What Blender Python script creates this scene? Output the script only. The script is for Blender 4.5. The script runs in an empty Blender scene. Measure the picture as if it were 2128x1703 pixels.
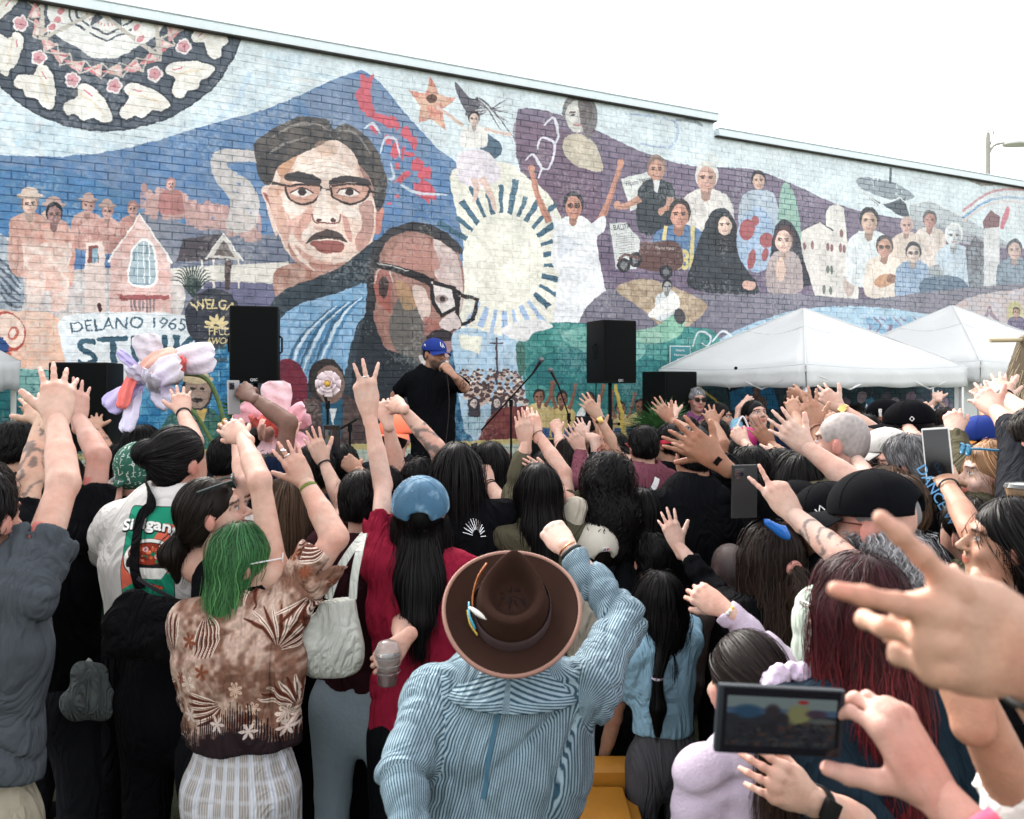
import bpy, bmesh, math, random
import numpy as np
from mathutils import Vector, Matrix
random.seed(7); RNG = np.random.RandomState(7)
SC = bpy.context.scene
COL = SC.collection
R = math.radians
# ---------------------------------------------------------------- camera, light, exposure
F = 1650.0; CX = 1064.0; HY = 796.0; CH = 1.98          # focal length in photo pixels, horizon row, eye height
cam = bpy.data.cameras.new('camera'); camo = bpy.data.objects.new('camera', cam); COL.objects.link(camo)
camo.location = (0, 0, CH); camo.rotation_euler = (R(90), 0, 0)
cam.sensor_width = 36; cam.lens = 36*F/2128; cam.shift_y = -(851.5-HY)/2128
cam.clip_end = 3000; cam.clip_start = 0.05
cam.dof.use_dof = True; cam.dof.focus_distance = 4.2; cam.dof.aperture_fstop = 6.0
SC.camera = camo
SUN_EL, SUN_AZ = 34.0, -28.0                            # behind the wall, a little to the left
world = bpy.data.worlds.new('World'); SC.world = world; world.use_nodes = True
wn = world.node_tree.nodes; wl = world.node_tree.links
bg = wn['Background']; sky = wn.new('ShaderNodeTexSky'); sky.sky_type = 'NISHITA'; sky.sun_disc = False
sky.sun_elevation = R(SUN_EL); sky.sun_rotation = R(SUN_AZ); sky.air_density = 1.0; sky.dust_density = 4.0; sky.ozone_density = 0.6
hsv = wn.new('ShaderNodeHueSaturation'); hsv.inputs['Saturation'].default_value = 0.22
wl.new(sky.outputs[0], hsv.inputs['Color']); wb = wn.new('ShaderNodeMix'); wb.data_type = 'RGBA'; wb.blend_type = 'MULTIPLY'; wb.inputs[0].default_value = 1; wb.inputs[7].default_value = (1.03, 1.0, .96, 1); wl.new(hsv.outputs[0], wb.inputs[6]); wl.new(wb.outputs[2], bg.inputs[0]); bg.inputs[1].default_value = 0.15
sl = bpy.data.lights.new('sun', 'SUN'); sl.energy = 0.9; sl.angle = R(14); sl.color = (1, .96, .9)
so = bpy.data.objects.new('sun', sl); COL.objects.link(so)
sd = Vector((math.sin(R(SUN_AZ))*math.cos(R(SUN_EL)), math.cos(R(SUN_AZ))*math.cos(R(SUN_EL)), math.sin(R(SUN_EL))))
so.rotation_euler = sd.to_track_quat('Z', 'Y').to_euler(); so.location = (0, 0, 20)
SC.view_settings.view_transform = 'Standard'; SC.view_settings.look = 'None'
SC.view_settings.exposure = 2.45; SC.view_settings.gamma = 1.0
SC.cycles.max_bounces = 6; SC.cycles.diffuse_bounces = 3; SC.cycles.glossy_bounces = 2; SC.cycles.transmission_bounces = 4
SC.cycles.transparent_max_bounces = 6; SC.cycles.use_adaptive_sampling = True; SC.cycles.use_denoising = True
SC.cycles.sample_clamp_indirect = 4

CAM = np.array([0, 0, CH])
def P(px, py, z): return np.array([(px-CX)/F*z, z, CH+(HY-py)/F*z])
def RAY(px, py):
    d = np.array([(px-CX)/F, 1.0, (HY-py)/F]); return d/np.linalg.norm(d)
def nrm(v): v = np.asarray(v, float); return v/(np.linalg.norm(v)+1e-12)
def A(*v): return np.array(v, float)

# ---------------------------------------------------------------- objects and tags
def tag(o, label=None, cat=None, group=None, kind=None):
    if label: o['label'] = label
    if cat: o['category'] = cat
    if group: o['group'] = group
    if kind: o['kind'] = kind
    return o
def empty(name, loc, label=None, cat=None, group=None, kind=None, rz=0):
    o = bpy.data.objects.new(name, None); COL.objects.link(o); o.location = loc; o.rotation_euler = (0, 0, rz)
    o.empty_display_size = .1
    return tag(o, label, cat, group, kind)
def link(name, me, mat, parent=None):
    o = bpy.data.objects.new(name, me); COL.objects.link(o)
    if mat is not None and not me.materials: me.materials.append(mat)
    if parent is not None:
        o.parent = parent
        if parent.parent is None and parent.type == 'EMPTY':
            o.matrix_parent_inverse = Matrix.LocRotScale(parent.location, parent.rotation_euler, parent.scale).inverted()
    return o
def npmesh(name, V, Q, mat, parent=None, smooth=True, col=None, uv=None, T=None):
    """V (n,3) vertices, Q (m,4) quads, T (k,3) triangles; col per vertex, uv per corner."""
    me = bpy.data.meshes.new(name); V = np.asarray(V, np.float32)
    Q = np.zeros((0, 4), np.int32) if Q is None else np.asarray(Q, np.int32)
    T = np.zeros((0, 3), np.int32) if T is None else np.asarray(T, np.int32)
    me.vertices.add(len(V)); me.vertices.foreach_set('co', V.ravel())
    nl = Q.size+T.size; me.loops.add(nl); me.loops.foreach_set('vertex_index', np.concatenate([Q.ravel(), T.ravel()]))
    npoly = len(Q)+len(T); me.polygons.add(npoly)
    st = np.concatenate([np.arange(len(Q))*4, len(Q)*4+np.arange(len(T))*3]).astype(np.int32)
    me.polygons.foreach_set('loop_start', st)
    me.polygons.foreach_set('use_smooth', np.full(npoly, smooth))
    if uv is not None:
        l = me.uv_layers.new(name='UVMap'); l.data.foreach_set('uv', np.asarray(uv, np.float32).ravel())
    if col is not None:
        a = me.color_attributes.new('tint', 'FLOAT_COLOR', 'POINT')
        c = np.ones((len(V), 4), np.float32); c[:, :3] = col; a.data.foreach_set('color', c.ravel())
    me.update(calc_edges=True)
    return link(name, me, mat, parent)
class MB:
    """collects boxes, tubes, lathes into one mesh"""
    def __init__(s): s.V = []; s.Fc = []; s.n = 0
    def add(s, V, Fc):
        s.V += [tuple(map(float, v)) for v in V]; s.Fc += [tuple(i+s.n for i in f) for f in Fc]; s.n += len(V); return s
    def box(s, c, size, rot=None, bev=0):
        bm = bmesh.new(); bmesh.ops.create_cube(bm, size=1)
        for v in bm.verts: v.co = Vector((v.co.x*size[0], v.co.y*size[1], v.co.z*size[2]))
        if bev: bmesh.ops.bevel(bm, geom=bm.edges[:], offset=bev, segments=2, affect='EDGES', profile=.7)
        bm.verts.index_update(); M = (rot.to_3x3() if rot is not None else Matrix.Identity(3))
        V = [M@v.co+Vector(c) for v in bm.verts]; s.add(V, [[v.index for v in f.verts] for f in bm.faces]); bm.free(); return s
    def tube(s, pts, r, n=10, closed=False, cap=True, flat=None):
        pts = [np.asarray(p, float) for p in pts]; m = len(pts); rs = r if hasattr(r, '__len__') else [r]*m
        V = []; up = None
        for i, p in enumerate(pts):
            a = pts[(i-1) % m] if (closed or i > 0) else p; b = pts[(i+1) % m] if (closed or i < m-1) else p
            t = nrm(b-a)
            if up is None: up = nrm(np.cross(t, A(.3, .2, 1) if abs(t[2]) < .9 else A(1, 0, 0)))
            up = nrm(up-t*np.dot(up, t)); w = np.cross(t, up)
            for k in range(n):
                an = 2*math.pi*k/n; V.append(p+rs[i]*(math.cos(an)*up*(flat or 1)+math.sin(an)*w))
        Fc = []
        for i in range(m if closed else m-1):
            j = (i+1) % m
            for k in range(n): Fc.append((i*n+k, i*n+(k+1) % n, j*n+(k+1) % n, j*n+k))
        if cap and not closed: Fc.append(tuple(range(n))[::-1]); Fc.append(tuple((m-1)*n+k for k in range(n)))
        return s.add(V, Fc)
    def lathe(s, c, prof, n=24, M=None, sx=1, sy=1):
        V = []; c = np.asarray(c, float); M = np.eye(3) if M is None else M
        for r, z in prof:
            for k in range(n):
                an = 2*math.pi*k/n; V.append(c+M@A(r*math.cos(an)*sx, r*math.sin(an)*sy, z))
        Fc = []
        for i in range(len(prof)-1):
            for k in range(n): Fc.append((i*n+k, i*n+(k+1) % n, (i+1)*n+(k+1) % n, (i+1)*n+k))
        if prof[0][0] > 1e-5: Fc.append(tuple(range(n))[::-1])
        if prof[-1][0] > 1e-5: Fc.append(tuple((len(prof)-1)*n+k for k in range(n)))
        return s.add(V, Fc)
    def build(s, name, mat, parent=None, smooth=None, angle=35):
        me = bpy.data.meshes.new(name); me.from_pydata(s.V, [], s.Fc); me.update()
        if smooth: me.polygons.foreach_set('use_smooth', [True]*len(me.polygons))
        o = link(name, me, mat, parent)
        if smooth is None:
            me.polygons.foreach_set('use_smooth', [True]*len(me.polygons))
            try: me.set_sharp_from_angle(angle=R(angle))
            except Exception: pass
        return o

# ---------------------------------------------------------------- materials
MATS = {}
def mat(name, color=(.5, .5, .5), rough=.6, **k):
    """k: metal, noise (colour variation), nscale, bump, bscale, tint (use vertex colour), emit, trans, coat, sheen, alpha, sss"""
    if name in MATS: return MATS[name]
    m = bpy.data.materials.new(name); MATS[name] = m; m.use_nodes = True; nt = m.node_tree; N = nt.nodes; L = nt.links
    b = N['Principled BSDF']; b.inputs['Roughness'].default_value = rough; b.inputs['Base Color'].default_value = (*color, 1)
    b.inputs['Metallic'].default_value = k.get('metal', 0)
    if 'spec' in k: b.inputs['Specular IOR Level'].default_value = k['spec']
    if 'trans' in k: b.inputs['Transmission Weight'].default_value = k['trans']
    if 'coat' in k: b.inputs['Coat Weight'].default_value = k['coat']
    if 'sheen' in k: b.inputs['Sheen Weight'].default_value = k['sheen']; b.inputs['Sheen Roughness'].default_value = .4
    if 'sss' in k:
        b.inputs['Subsurface Weight'].default_value = k['sss']; b.inputs['Subsurface Radius'].default_value = (1, .35, .2); b.inputs['Subsurface Scale'].default_value = .012
    cur = None
    tc = N.new('ShaderNodeTexCoord')
    if k.get('tint'):
        va = N.new('ShaderNodeVertexColor'); va.layer_name = 'tint'
        mx = N.new('ShaderNodeMix'); mx.data_type = 'RGBA'; mx.blend_type = 'MULTIPLY'; mx.inputs[0].default_value = 1
        mx.inputs[6].default_value = (*color, 1); L.new(va.outputs[0], mx.inputs[7]); cur = mx.outputs[2]
    if k.get('noise'):
        n = N.new('ShaderNodeTexNoise'); n.inputs['Scale'].default_value = k.get('nscale', 12); n.inputs['Detail'].default_value = 6; n.inputs['Roughness'].default_value = .65
        L.new(tc.outputs['Object'], n.inputs['Vector'])
        mr = N.new('ShaderNodeMapRange'); mr.inputs[1].default_value = .3; mr.inputs[2].default_value = .7
        mr.inputs[3].default_value = 1-k['noise']; mr.inputs[4].default_value = 1+k['noise']; L.new(n.outputs[0], mr.inputs[0])
        mm = N.new('ShaderNodeMix'); mm.data_type = 'RGBA'; mm.blend_type = 'MULTIPLY'; mm.inputs[0].default_value = 1
        if cur is not None: L.new(cur, mm.inputs[6])
        else: mm.inputs[6].default_value = (*color, 1)
        L.new(mr.outputs[0], mm.inputs[7]); cur = mm.outputs[2]
    if cur is not None: L.new(cur, b.inputs['Base Color'])
    if k.get('bump'):
        n2 = N.new('ShaderNodeTexNoise'); n2.inputs['Scale'].default_value = k.get('bscale', 60); n2.inputs['Detail'].default_value = 5
        L.new(tc.outputs['Object'], n2.inputs['Vector'])
        bp = N.new('ShaderNodeBump'); bp.inputs['Strength'].default_value = k['bump']; bp.inputs['Distance'].default_value = k.get('bdist', .01)
        L.new(n2.outputs[0], bp.inputs['Height']); L.new(bp.outputs[0], b.inputs['Normal'])
    if 'emit' in k:
        b.inputs['Emission Color'].default_value = (*k['emit'], 1); b.inputs['Emission Strength'].default_value = k.get('estr', 1)
    return m
def fold_bump(m, strength=.55, scale=6.5, dist=.035):
    """soft drape wrinkles under the weave"""
    N = m.node_tree.nodes; L = m.node_tree.links; b = N['Principled BSDF']; old = b.inputs['Normal'].links[0].from_socket if b.inputs['Normal'].links else None
    tc = N.new('ShaderNodeTexCoord'); mp = N.new('ShaderNodeMapping'); mp.inputs['Scale'].default_value = (1, 1, .42); mp.inputs['Rotation'].default_value = (.2, .5, 0); L.new(tc.outputs['Object'], mp.inputs[0])
    n = N.new('ShaderNodeTexNoise'); n.inputs['Scale'].default_value = scale; n.inputs['Detail'].default_value = 3; n.inputs['Distortion'].default_value = 1.6; n.inputs['Roughness'].default_value = .45; L.new(mp.outputs[0], n.inputs[0])
    r = N.new('ShaderNodeMath'); r.operation = 'PINGPONG'; r.inputs[1].default_value = .11; L.new(n.outputs[0], r.inputs[0])
    p = N.new('ShaderNodeBump'); p.inputs['Strength'].default_value = strength; p.inputs['Distance'].default_value = dist*4; L.new(r.outputs[0], p.inputs['Height'])
    if old is not None: L.new(old, p.inputs['Normal'])
    L.new(p.outputs[0], b.inputs['Normal']); return m
def cloth(name, color, rough=.85, noise=.12, bump=.35, **k):
    if 'cloth_'+name in MATS: return MATS['cloth_'+name]
    return fold_bump(_cloth(name, color, rough, noise, bump, **k))
def _cloth(name, color, rough=.85, noise=.12, bump=.35, **k):
    return mat('cloth_'+name, color, rough, noise=noise, nscale=5, bump=bump, bscale=220, bdist=.004, spec=.03, **k)

# ---------------------------------------------------------------- signed distance shapes
def smin(a, b, k):
    if k <= 0: return np.minimum(a, b)
    h = np.clip(.5+.5*(b-a)/k, 0, 1); return b+(a-b)*h-k*h*(1-h)
def cone(a, b, ra, rb, k=.02, flat=1, thin=None, flatend=False, op='+', bulge=0):
    a = np.asarray(a, float); b = np.asarray(b, float); ab = b-a; L = np.linalg.norm(ab)+1e-9; u = ab/L; rm = max(ra, rb)+abs(bulge)
    if flat != 1: n = nrm(np.asarray(thin, float)-u*np.dot(thin, u))
    def fn(X, Y, Z):
        x = X-a[0]; y = Y-a[1]; z = Z-a[2]; t0 = x*u[0]+y*u[1]+z*u[2]
        t = np.clip(t0, 0, L if not flatend else 9)
        x = x-u[0]*t; y = y-u[1]*t; z = z-u[2]*t
        r = ra+(rb-ra)*np.clip(t/L, 0, 1.1)
        if bulge: r = r+bulge*np.sin(np.clip(t/L, 0, 1)*math.pi)
        if flat != 1:
            c = (x*n[0]+y*n[1]+z*n[2])*(1/flat-1); x = x+n[0]*c; y = y+n[1]*c; z = z+n[2]*c
        d = (np.sqrt(x*x+y*y+z*z)-r)*min(1, flat**.5 if flat < 1 else 1)
        if flatend: d = np.maximum(d, t0-L)
        return d
    lo = np.minimum(a, b)-rm; hi = np.maximum(a, b)+rm
    return (fn, lo, hi, k, op)
def ell(c, r, M=None, k=.02, op='+'):
    c = np.asarray(c, float); r = np.asarray(r, float); M = np.eye(3) if M is None else M   # columns of M = local axes
    def fn(X, Y, Z):
        x = X-c[0]; y = Y-c[1]; z = Z-c[2]
        q = [(x*M[0, i]+y*M[1, i]+z*M[2, i]) for i in range(3)]
        k0 = np.sqrt(sum((q[i]/r[i])**2 for i in range(3))); k1 = np.sqrt(sum((q[i]/r[i]**2)**2 for i in range(3)))+1e-9
        return k0*(k0-1)/k1
    e = np.sqrt(sum((M[:, i]*r[i])**2 for i in range(3)))
    return (fn, c-e, c+e, k, op)
def evalf(prims, X, Y, Z):
    Fv = np.full(X.shape, 1.0)
    for fn, lo, hi, k, op in prims:
        d = fn(X, Y, Z); Fv = smin(Fv, d, k) if op == '+' else -smin(-Fv, d, k)
    return Fv
def sdf_mesh(prims, h, disp=None, post=None, crop=None):
    plus = [p for p in prims if p[4] == '+']
    lo = np.min([p[1] for p in plus], 0)-3*h-.01; hi = np.max([p[2] for p in plus], 0)+3*h+.01
    if crop is not None: lo = np.maximum(lo, crop[0]); hi = np.minimum(hi, crop[1])
    n = np.ceil((hi-lo)/h).astype(int)+1
    ax = [lo[i]+h*np.arange(n[i]) for i in range(3)]
    Fv = np.full(n, .2, np.float32)
    for fn, l, u, k, op in prims:
        m = k+2.5*h
        i0 = np.clip(np.floor((l-m-lo)/h).astype(int), 0, n); i1 = np.clip(np.ceil((u+m-lo)/h).astype(int)+1, 0, n)
        if (i1 <= i0).any(): continue
        sl_ = tuple(slice(i0[i], i1[i]) for i in range(3))
        X, Y, Z = np.meshgrid(ax[0][sl_[0]].astype(np.float32), ax[1][sl_[1]].astype(np.float32), ax[2][sl_[2]].astype(np.float32), indexing='ij', sparse=True)
        d = fn(X, Y, Z).astype(np.float32)
        Fv[sl_] = smin(Fv[sl_], d, k) if op == '+' else -smin(-Fv[sl_], d, k)
    if disp is not None or post is not None:
        I = np.argwhere(np.abs(Fv) < .045); X = lo[0]+h*I[:, 0]; Y = lo[1]+h*I[:, 1]; Z = lo[2]+h*I[:, 2]
        v = Fv[I[:, 0], I[:, 1], I[:, 2]]
        if disp is not None: v = v+disp(X, Y, Z)
        if post is not None: v = post(v, X, Y, Z)
        Fv[I[:, 0], I[:, 1], I[:, 2]] = v
        if post is not None:   # planes cut everywhere
            I = np.argwhere(Fv <= -.045)
            if len(I):
                v = post(Fv[I[:, 0], I[:, 1], I[:, 2]], lo[0]+h*I[:, 0], lo[1]+h*I[:, 1], lo[2]+h*I[:, 2]); Fv[I[:, 0], I[:, 1], I[:, 2]] = v
    Fv[0] = Fv[-1] = .2; Fv[:, 0] = Fv[:, -1] = .2; Fv[:, :, 0] = Fv[:, :, -1] = .2
    return nets(Fv, lo, h)
OFF = [(i, j, k) for i in (0, 1) for j in (0, 1) for k in (0, 1)]
EDG = [(a, b) for a in range(8) for b in range(a+1, 8) if sum(abs(OFF[a][i]-OFF[b][i]) for i in range(3)) == 1]
def nets(Fv, lo, h):
    s = Fv < 0; n = Fv.shape
    c = np.zeros(tuple(x-1 for x in n), np.int8)
    for i, j, k in OFF: c += s[i:n[0]-1+i, j:n[1]-1+j, k:n[2]-1+k]
    I = np.argwhere((c > 0) & (c < 8))
    if len(I) == 0: return np.zeros((0, 3)), np.zeros((0, 4), int)
    idx = np.full(c.shape, -1, np.int32); idx[I[:, 0], I[:, 1], I[:, 2]] = np.arange(len(I))
    val = np.stack([Fv[I[:, 0]+i, I[:, 1]+j, I[:, 2]+k] for i, j, k in OFF], 1)
    acc = np.zeros((len(I), 3)); cnt = np.zeros(len(I))
    for a, b in EDG:
        va, vb = val[:, a], val[:, b]; m = (va < 0) != (vb < 0)
        t = np.where(m, va/np.where(m, va-vb, 1), 0)
        pa = np.array(OFF[a], float); pb = np.array(OFF[b], float)
        acc += m[:, None]*(pa+t[:, None]*(pb-pa)); cnt += m
    V = lo+h*(I+acc/np.maximum(cnt, 1)[:, None])
    Qs = []
    for ax in range(3):
        sl0 = [slice(None)]*3; sl1 = [slice(None)]*3; sl0[ax] = slice(0, -1); sl1[ax] = slice(1, None)
        d = s[tuple(sl0)].astype(np.int8)-s[tuple(sl1)].astype(np.int8)
        J = np.argwhere(d != 0); o = [x for x in range(3) if x != ax]
        ok = (J[:, o[0]] > 0) & (J[:, o[1]] > 0) & (J[:, o[0]] < n[o[0]]-1) & (J[:, o[1]] < n[o[1]]-1); J = J[ok]
        sg = d[J[:, 0], J[:, 1], J[:, 2]]
        def g(a, b):
            K = J.copy(); K[:, o[0]] -= a; K[:, o[1]] -= b; return idx[K[:, 0], K[:, 1], K[:, 2]]
        q = np.stack([g(1, 1), g(0, 1), g(0, 0), g(1, 0)], 1)
        flip = (sg < 0) if ax != 1 else (sg > 0)
        q[flip] = q[flip][:, ::-1]; Qs.append(q)
    Q = np.concatenate(Qs); Q = Q[(Q >= 0).all(1)]
    return V, Q
def relax(V, Q, it=1, f=.5):
    for _ in range(it):
        S = np.zeros_like(V); c = np.zeros(len(V))
        for a, b in ((0, 1), (1, 2), (2, 3), (3, 0)):
            np.add.at(S, Q[:, a], V[Q[:, b]]); np.add.at(c, Q[:, a], 1)
        V = V+(S/np.maximum(c, 1)[:, None]-V)*f
    return V
def ring(c, axis, r, th, n=20, m=6, flat=1, wide=None):
    mb = MB(); u = nrm(axis); a = nrm(np.cross(u, A(.1, .3, 1) if abs(u[2]) < .9 else A(1, 0, 0))); b = np.cross(u, a)
    V = []; w = wide or th
    for i in range(n):
        an = 2*math.pi*i/n; d = math.cos(an)*a+math.sin(an)*b*flat
        for j in range(m):
            bn = 2*math.pi*j/m; V.append(c+d*(r+th*math.cos(bn))+u*w*math.sin(bn))
    Fc = [(i*m+j, ((i+1) % n)*m+j, ((i+1) % n)*m+(j+1) % m, i*m+(j+1) % m) for i in range(n) for j in range(m)]
    return mb.add(V, Fc)
# ---------------------------------------------------------------- the painted wall
TH = R(64.6); WD = A(math.sin(TH), math.cos(TH), 0); WN = A(-math.cos(TH), math.sin(TH), 0)   # along the wall, into the wall
W0 = A(0, 8.5, 0); U0, U1, VH = -6.6, 13.0, 5.30
def wall_uv(px, py):
    a = (np.asarray(px, float)-CX)/F; u = 8.5*a/(WD[0]-a*WD[1]); z = 8.5+u*WD[1]
    return u, CH+(HY-np.asarray(py, float))/F*z
def WP(u, v, off=0): return W0+WD*u+A(0, 0, v)-WN*off           # off = metres out of the wall
PPM = 215; IW = int((U1-U0)*PPM); IH = int(VH*PPM)
CV = np.zeros((IH, IW, 3), np.float32); CV[:] = A(205, 222, 230)/255
rs = np.random.RandomState(3)
def vnoise(w, h, cell, seed):
    r = np.random.RandomState(seed); gw, gh = w//cell+3, h//cell+3; g = r.rand(gh, gw).astype(np.float32)
    y = np.arange(h)/cell; x = np.arange(w)/cell; yi = y.astype(int); xi = x.astype(int)
    fy = (y-yi); fx = (x-xi); fy = (fy*fy*(3-2*fy))[:, None]; fx = (fx*fx*(3-2*fx))[None]
    a = g[yi][:, xi]; b = g[yi][:, xi+1]; c = g[yi+1][:, xi]; d = g[yi+1][:, xi+1]
    return ((a*(1-fx)+b*fx)*(1-fy)+(c*(1-fx)+d*fx)*fy).astype(np.float32)
NZ = vnoise(IW, IH, 9, 1)*.4+vnoise(IW, IH, 24, 2)*.35+vnoise(IW, IH, 3, 9)*.25
def mask_poly(X, Y, H, W):
    """even-odd fill of the polygon given in raster coordinates"""
    x0, x1 = int(max(0, np.floor(X.min()))), int(min(W, np.ceil(X.max())+1)); y0, y1 = int(max(0, np.floor(Y.min()))), int(min(H, np.ceil(Y.max())+1))
    if x1 <= x0 or y1 <= y0: return None
    M = np.zeros((y1-y0, x1-x0), bool); xs = np.arange(x0, x1)+.5; ys = np.arange(y0, y1)+.5
    for i in range(len(X)):
        xa, ya, xb, yb = X[i-1], Y[i-1], X[i], Y[i]
        if ya == yb: continue
        r = np.where((ys >= min(ya, yb)) & (ys < max(ya, yb)))[0]
        if len(r): M[r] ^= xs[None] < (xa+(ys[r]-ya)*(xb-xa)/(yb-ya))[:, None]
    return slice(y0, y1), slice(x0, x1), M
def spl(pts, n=6, closed=True):
    p = np.array(pts, float); m = len(p); out = []
    for i in range(m if closed else m-1):
        a, b, c, d = (p[(i-1) % m], p[i], p[(i+1) % m], p[(i+2) % m]) if closed else (p[max(i-1, 0)], p[i], p[i+1], p[min(i+2, m-1)])
        for t in np.arange(n)/n: out.append(.5*((2*b)+(c-a)*t+(2*a-5*b+4*c-d)*t*t+(3*b-a-3*c+d)*t**3))
    if not closed: out.append(p[-1])
    return np.array(out)
def pl(pts, c, al=1, rag=0, c2=None):
    """straight polygon; c colour 0..255; rag = rough, broken cover; c2 = second colour mottled in"""
    p = np.array(pts, float); u, v = wall_uv(p[:, 0], p[:, 1])
    r = mask_poly((u-U0)*PPM, v*PPM, IH, IW)
    if r is None: return
    ys, xs, M = r; a = M*al*1.0
    if rag: a = a*np.clip((NZ[ys, xs]-rag)*9+.5, 0, 1)
    col = np.ones(M.shape+(3,), np.float32)*(A(*c)/255)
    if c2 is not None:
        w = np.clip((NZ[ys, xs]-.38)*4, 0, 1)[..., None]; col = col*(1-w)+w*(A(*c2)/255)
    CV[ys, xs] = CV[ys, xs]*(1-a[..., None])+a[..., None]*col
def sp(pts, c, al=1, rag=0, c2=None): pl(spl(pts), c, al, rag, c2)
def el(cx, cy, rx, ry, c, al=1, rot=0, rag=0, c2=None, n=28):
    t = np.arange(n)/n*2*math.pi; x = rx*np.cos(t); y = ry*np.sin(t); cr, sr = math.cos(R(rot)), math.sin(R(rot))
    pl(np.stack([cx+x*cr-y*sr, cy+x*sr+y*cr], 1), c, al, rag, c2)
def band_pts(pts, w, smooth=True):
    p = spl(pts, 5, False) if smooth and len(pts) > 2 else np.array(pts, float)
    t = np.gradient(p, axis=0); t /= np.linalg.norm(t, axis=1)[:, None]+1e-9; nn = np.stack([-t[:, 1], t[:, 0]], 1)
    ww = (np.interp(np.linspace(0, 1, len(p)), np.linspace(0, 1, len(w)), w) if hasattr(w, '__len__') else np.full(len(p), w))[:, None]/2
    return np.concatenate([p+nn*ww, (p-nn*ww)[::-1]])
def ln(pts, w, c, al=1, rag=0, smooth=True): pl(band_pts(pts, w, smooth), c, al, rag)
_glyph = {}
def glyphs(txt):
    """triangles of a word in Blender's own built-in font, in em units"""
    if txt not in _glyph:
        cu = bpy.data.curves.new('lettering', 'FONT'); cu.body = txt; o = bpy.data.objects.new('lettering', cu); COL.objects.link(o)
        cu.resolution_u = 4; bpy.context.view_layer.update()
        me = o.evaluated_get(bpy.context.evaluated_depsgraph_get()).to_mesh(); me.calc_loop_triangles()
        V = np.array([v.co[:2] for v in me.vertices]); T = np.array([t.vertices[:] for t in me.loop_triangles])
        o.to_mesh_clear(); bpy.data.objects.remove(o); bpy.data.curves.remove(cu); _glyph[txt] = (V, T)
    return _glyph[txt]
def text(txt, x0, y0, x1, y1, h, c, bold=0, arc=0, al=.95):
    """word from (x0,y0) to (x1,y1) on its base line, h px tall, arched by arc px"""
    V, T = glyphs(txt); w = V[:, 0].max()-V[:, 0].min(); s = (V[:, 0]-V[:, 0].min())/w
    cap = .70; dx, dy = x1-x0, y1-y0; L = math.hypot(dx, dy); n = A(dy, -dx)/L
    ang = arc*4/L*(1-2*s)*1.0; hh = V[:, 1]/cap*h
    X = x0+dx*s+n[0]*(arc*4*s*(1-s))+hh*(n[0]-np.sin(ang)*dx/L*1.0); Y = y0+dy*s+n[1]*(arc*4*s*(1-s))+hh*(n[1]-np.sin(ang)*dy/L)
    for ox, oy in ([(0, 0)]+([(bold, 0), (-bold, 0), (0, bold), (0, -bold)] if bold else [])):
        for t in T: pl(np.stack([X[t]+ox, Y[t]+oy], 1), c, al)
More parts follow.
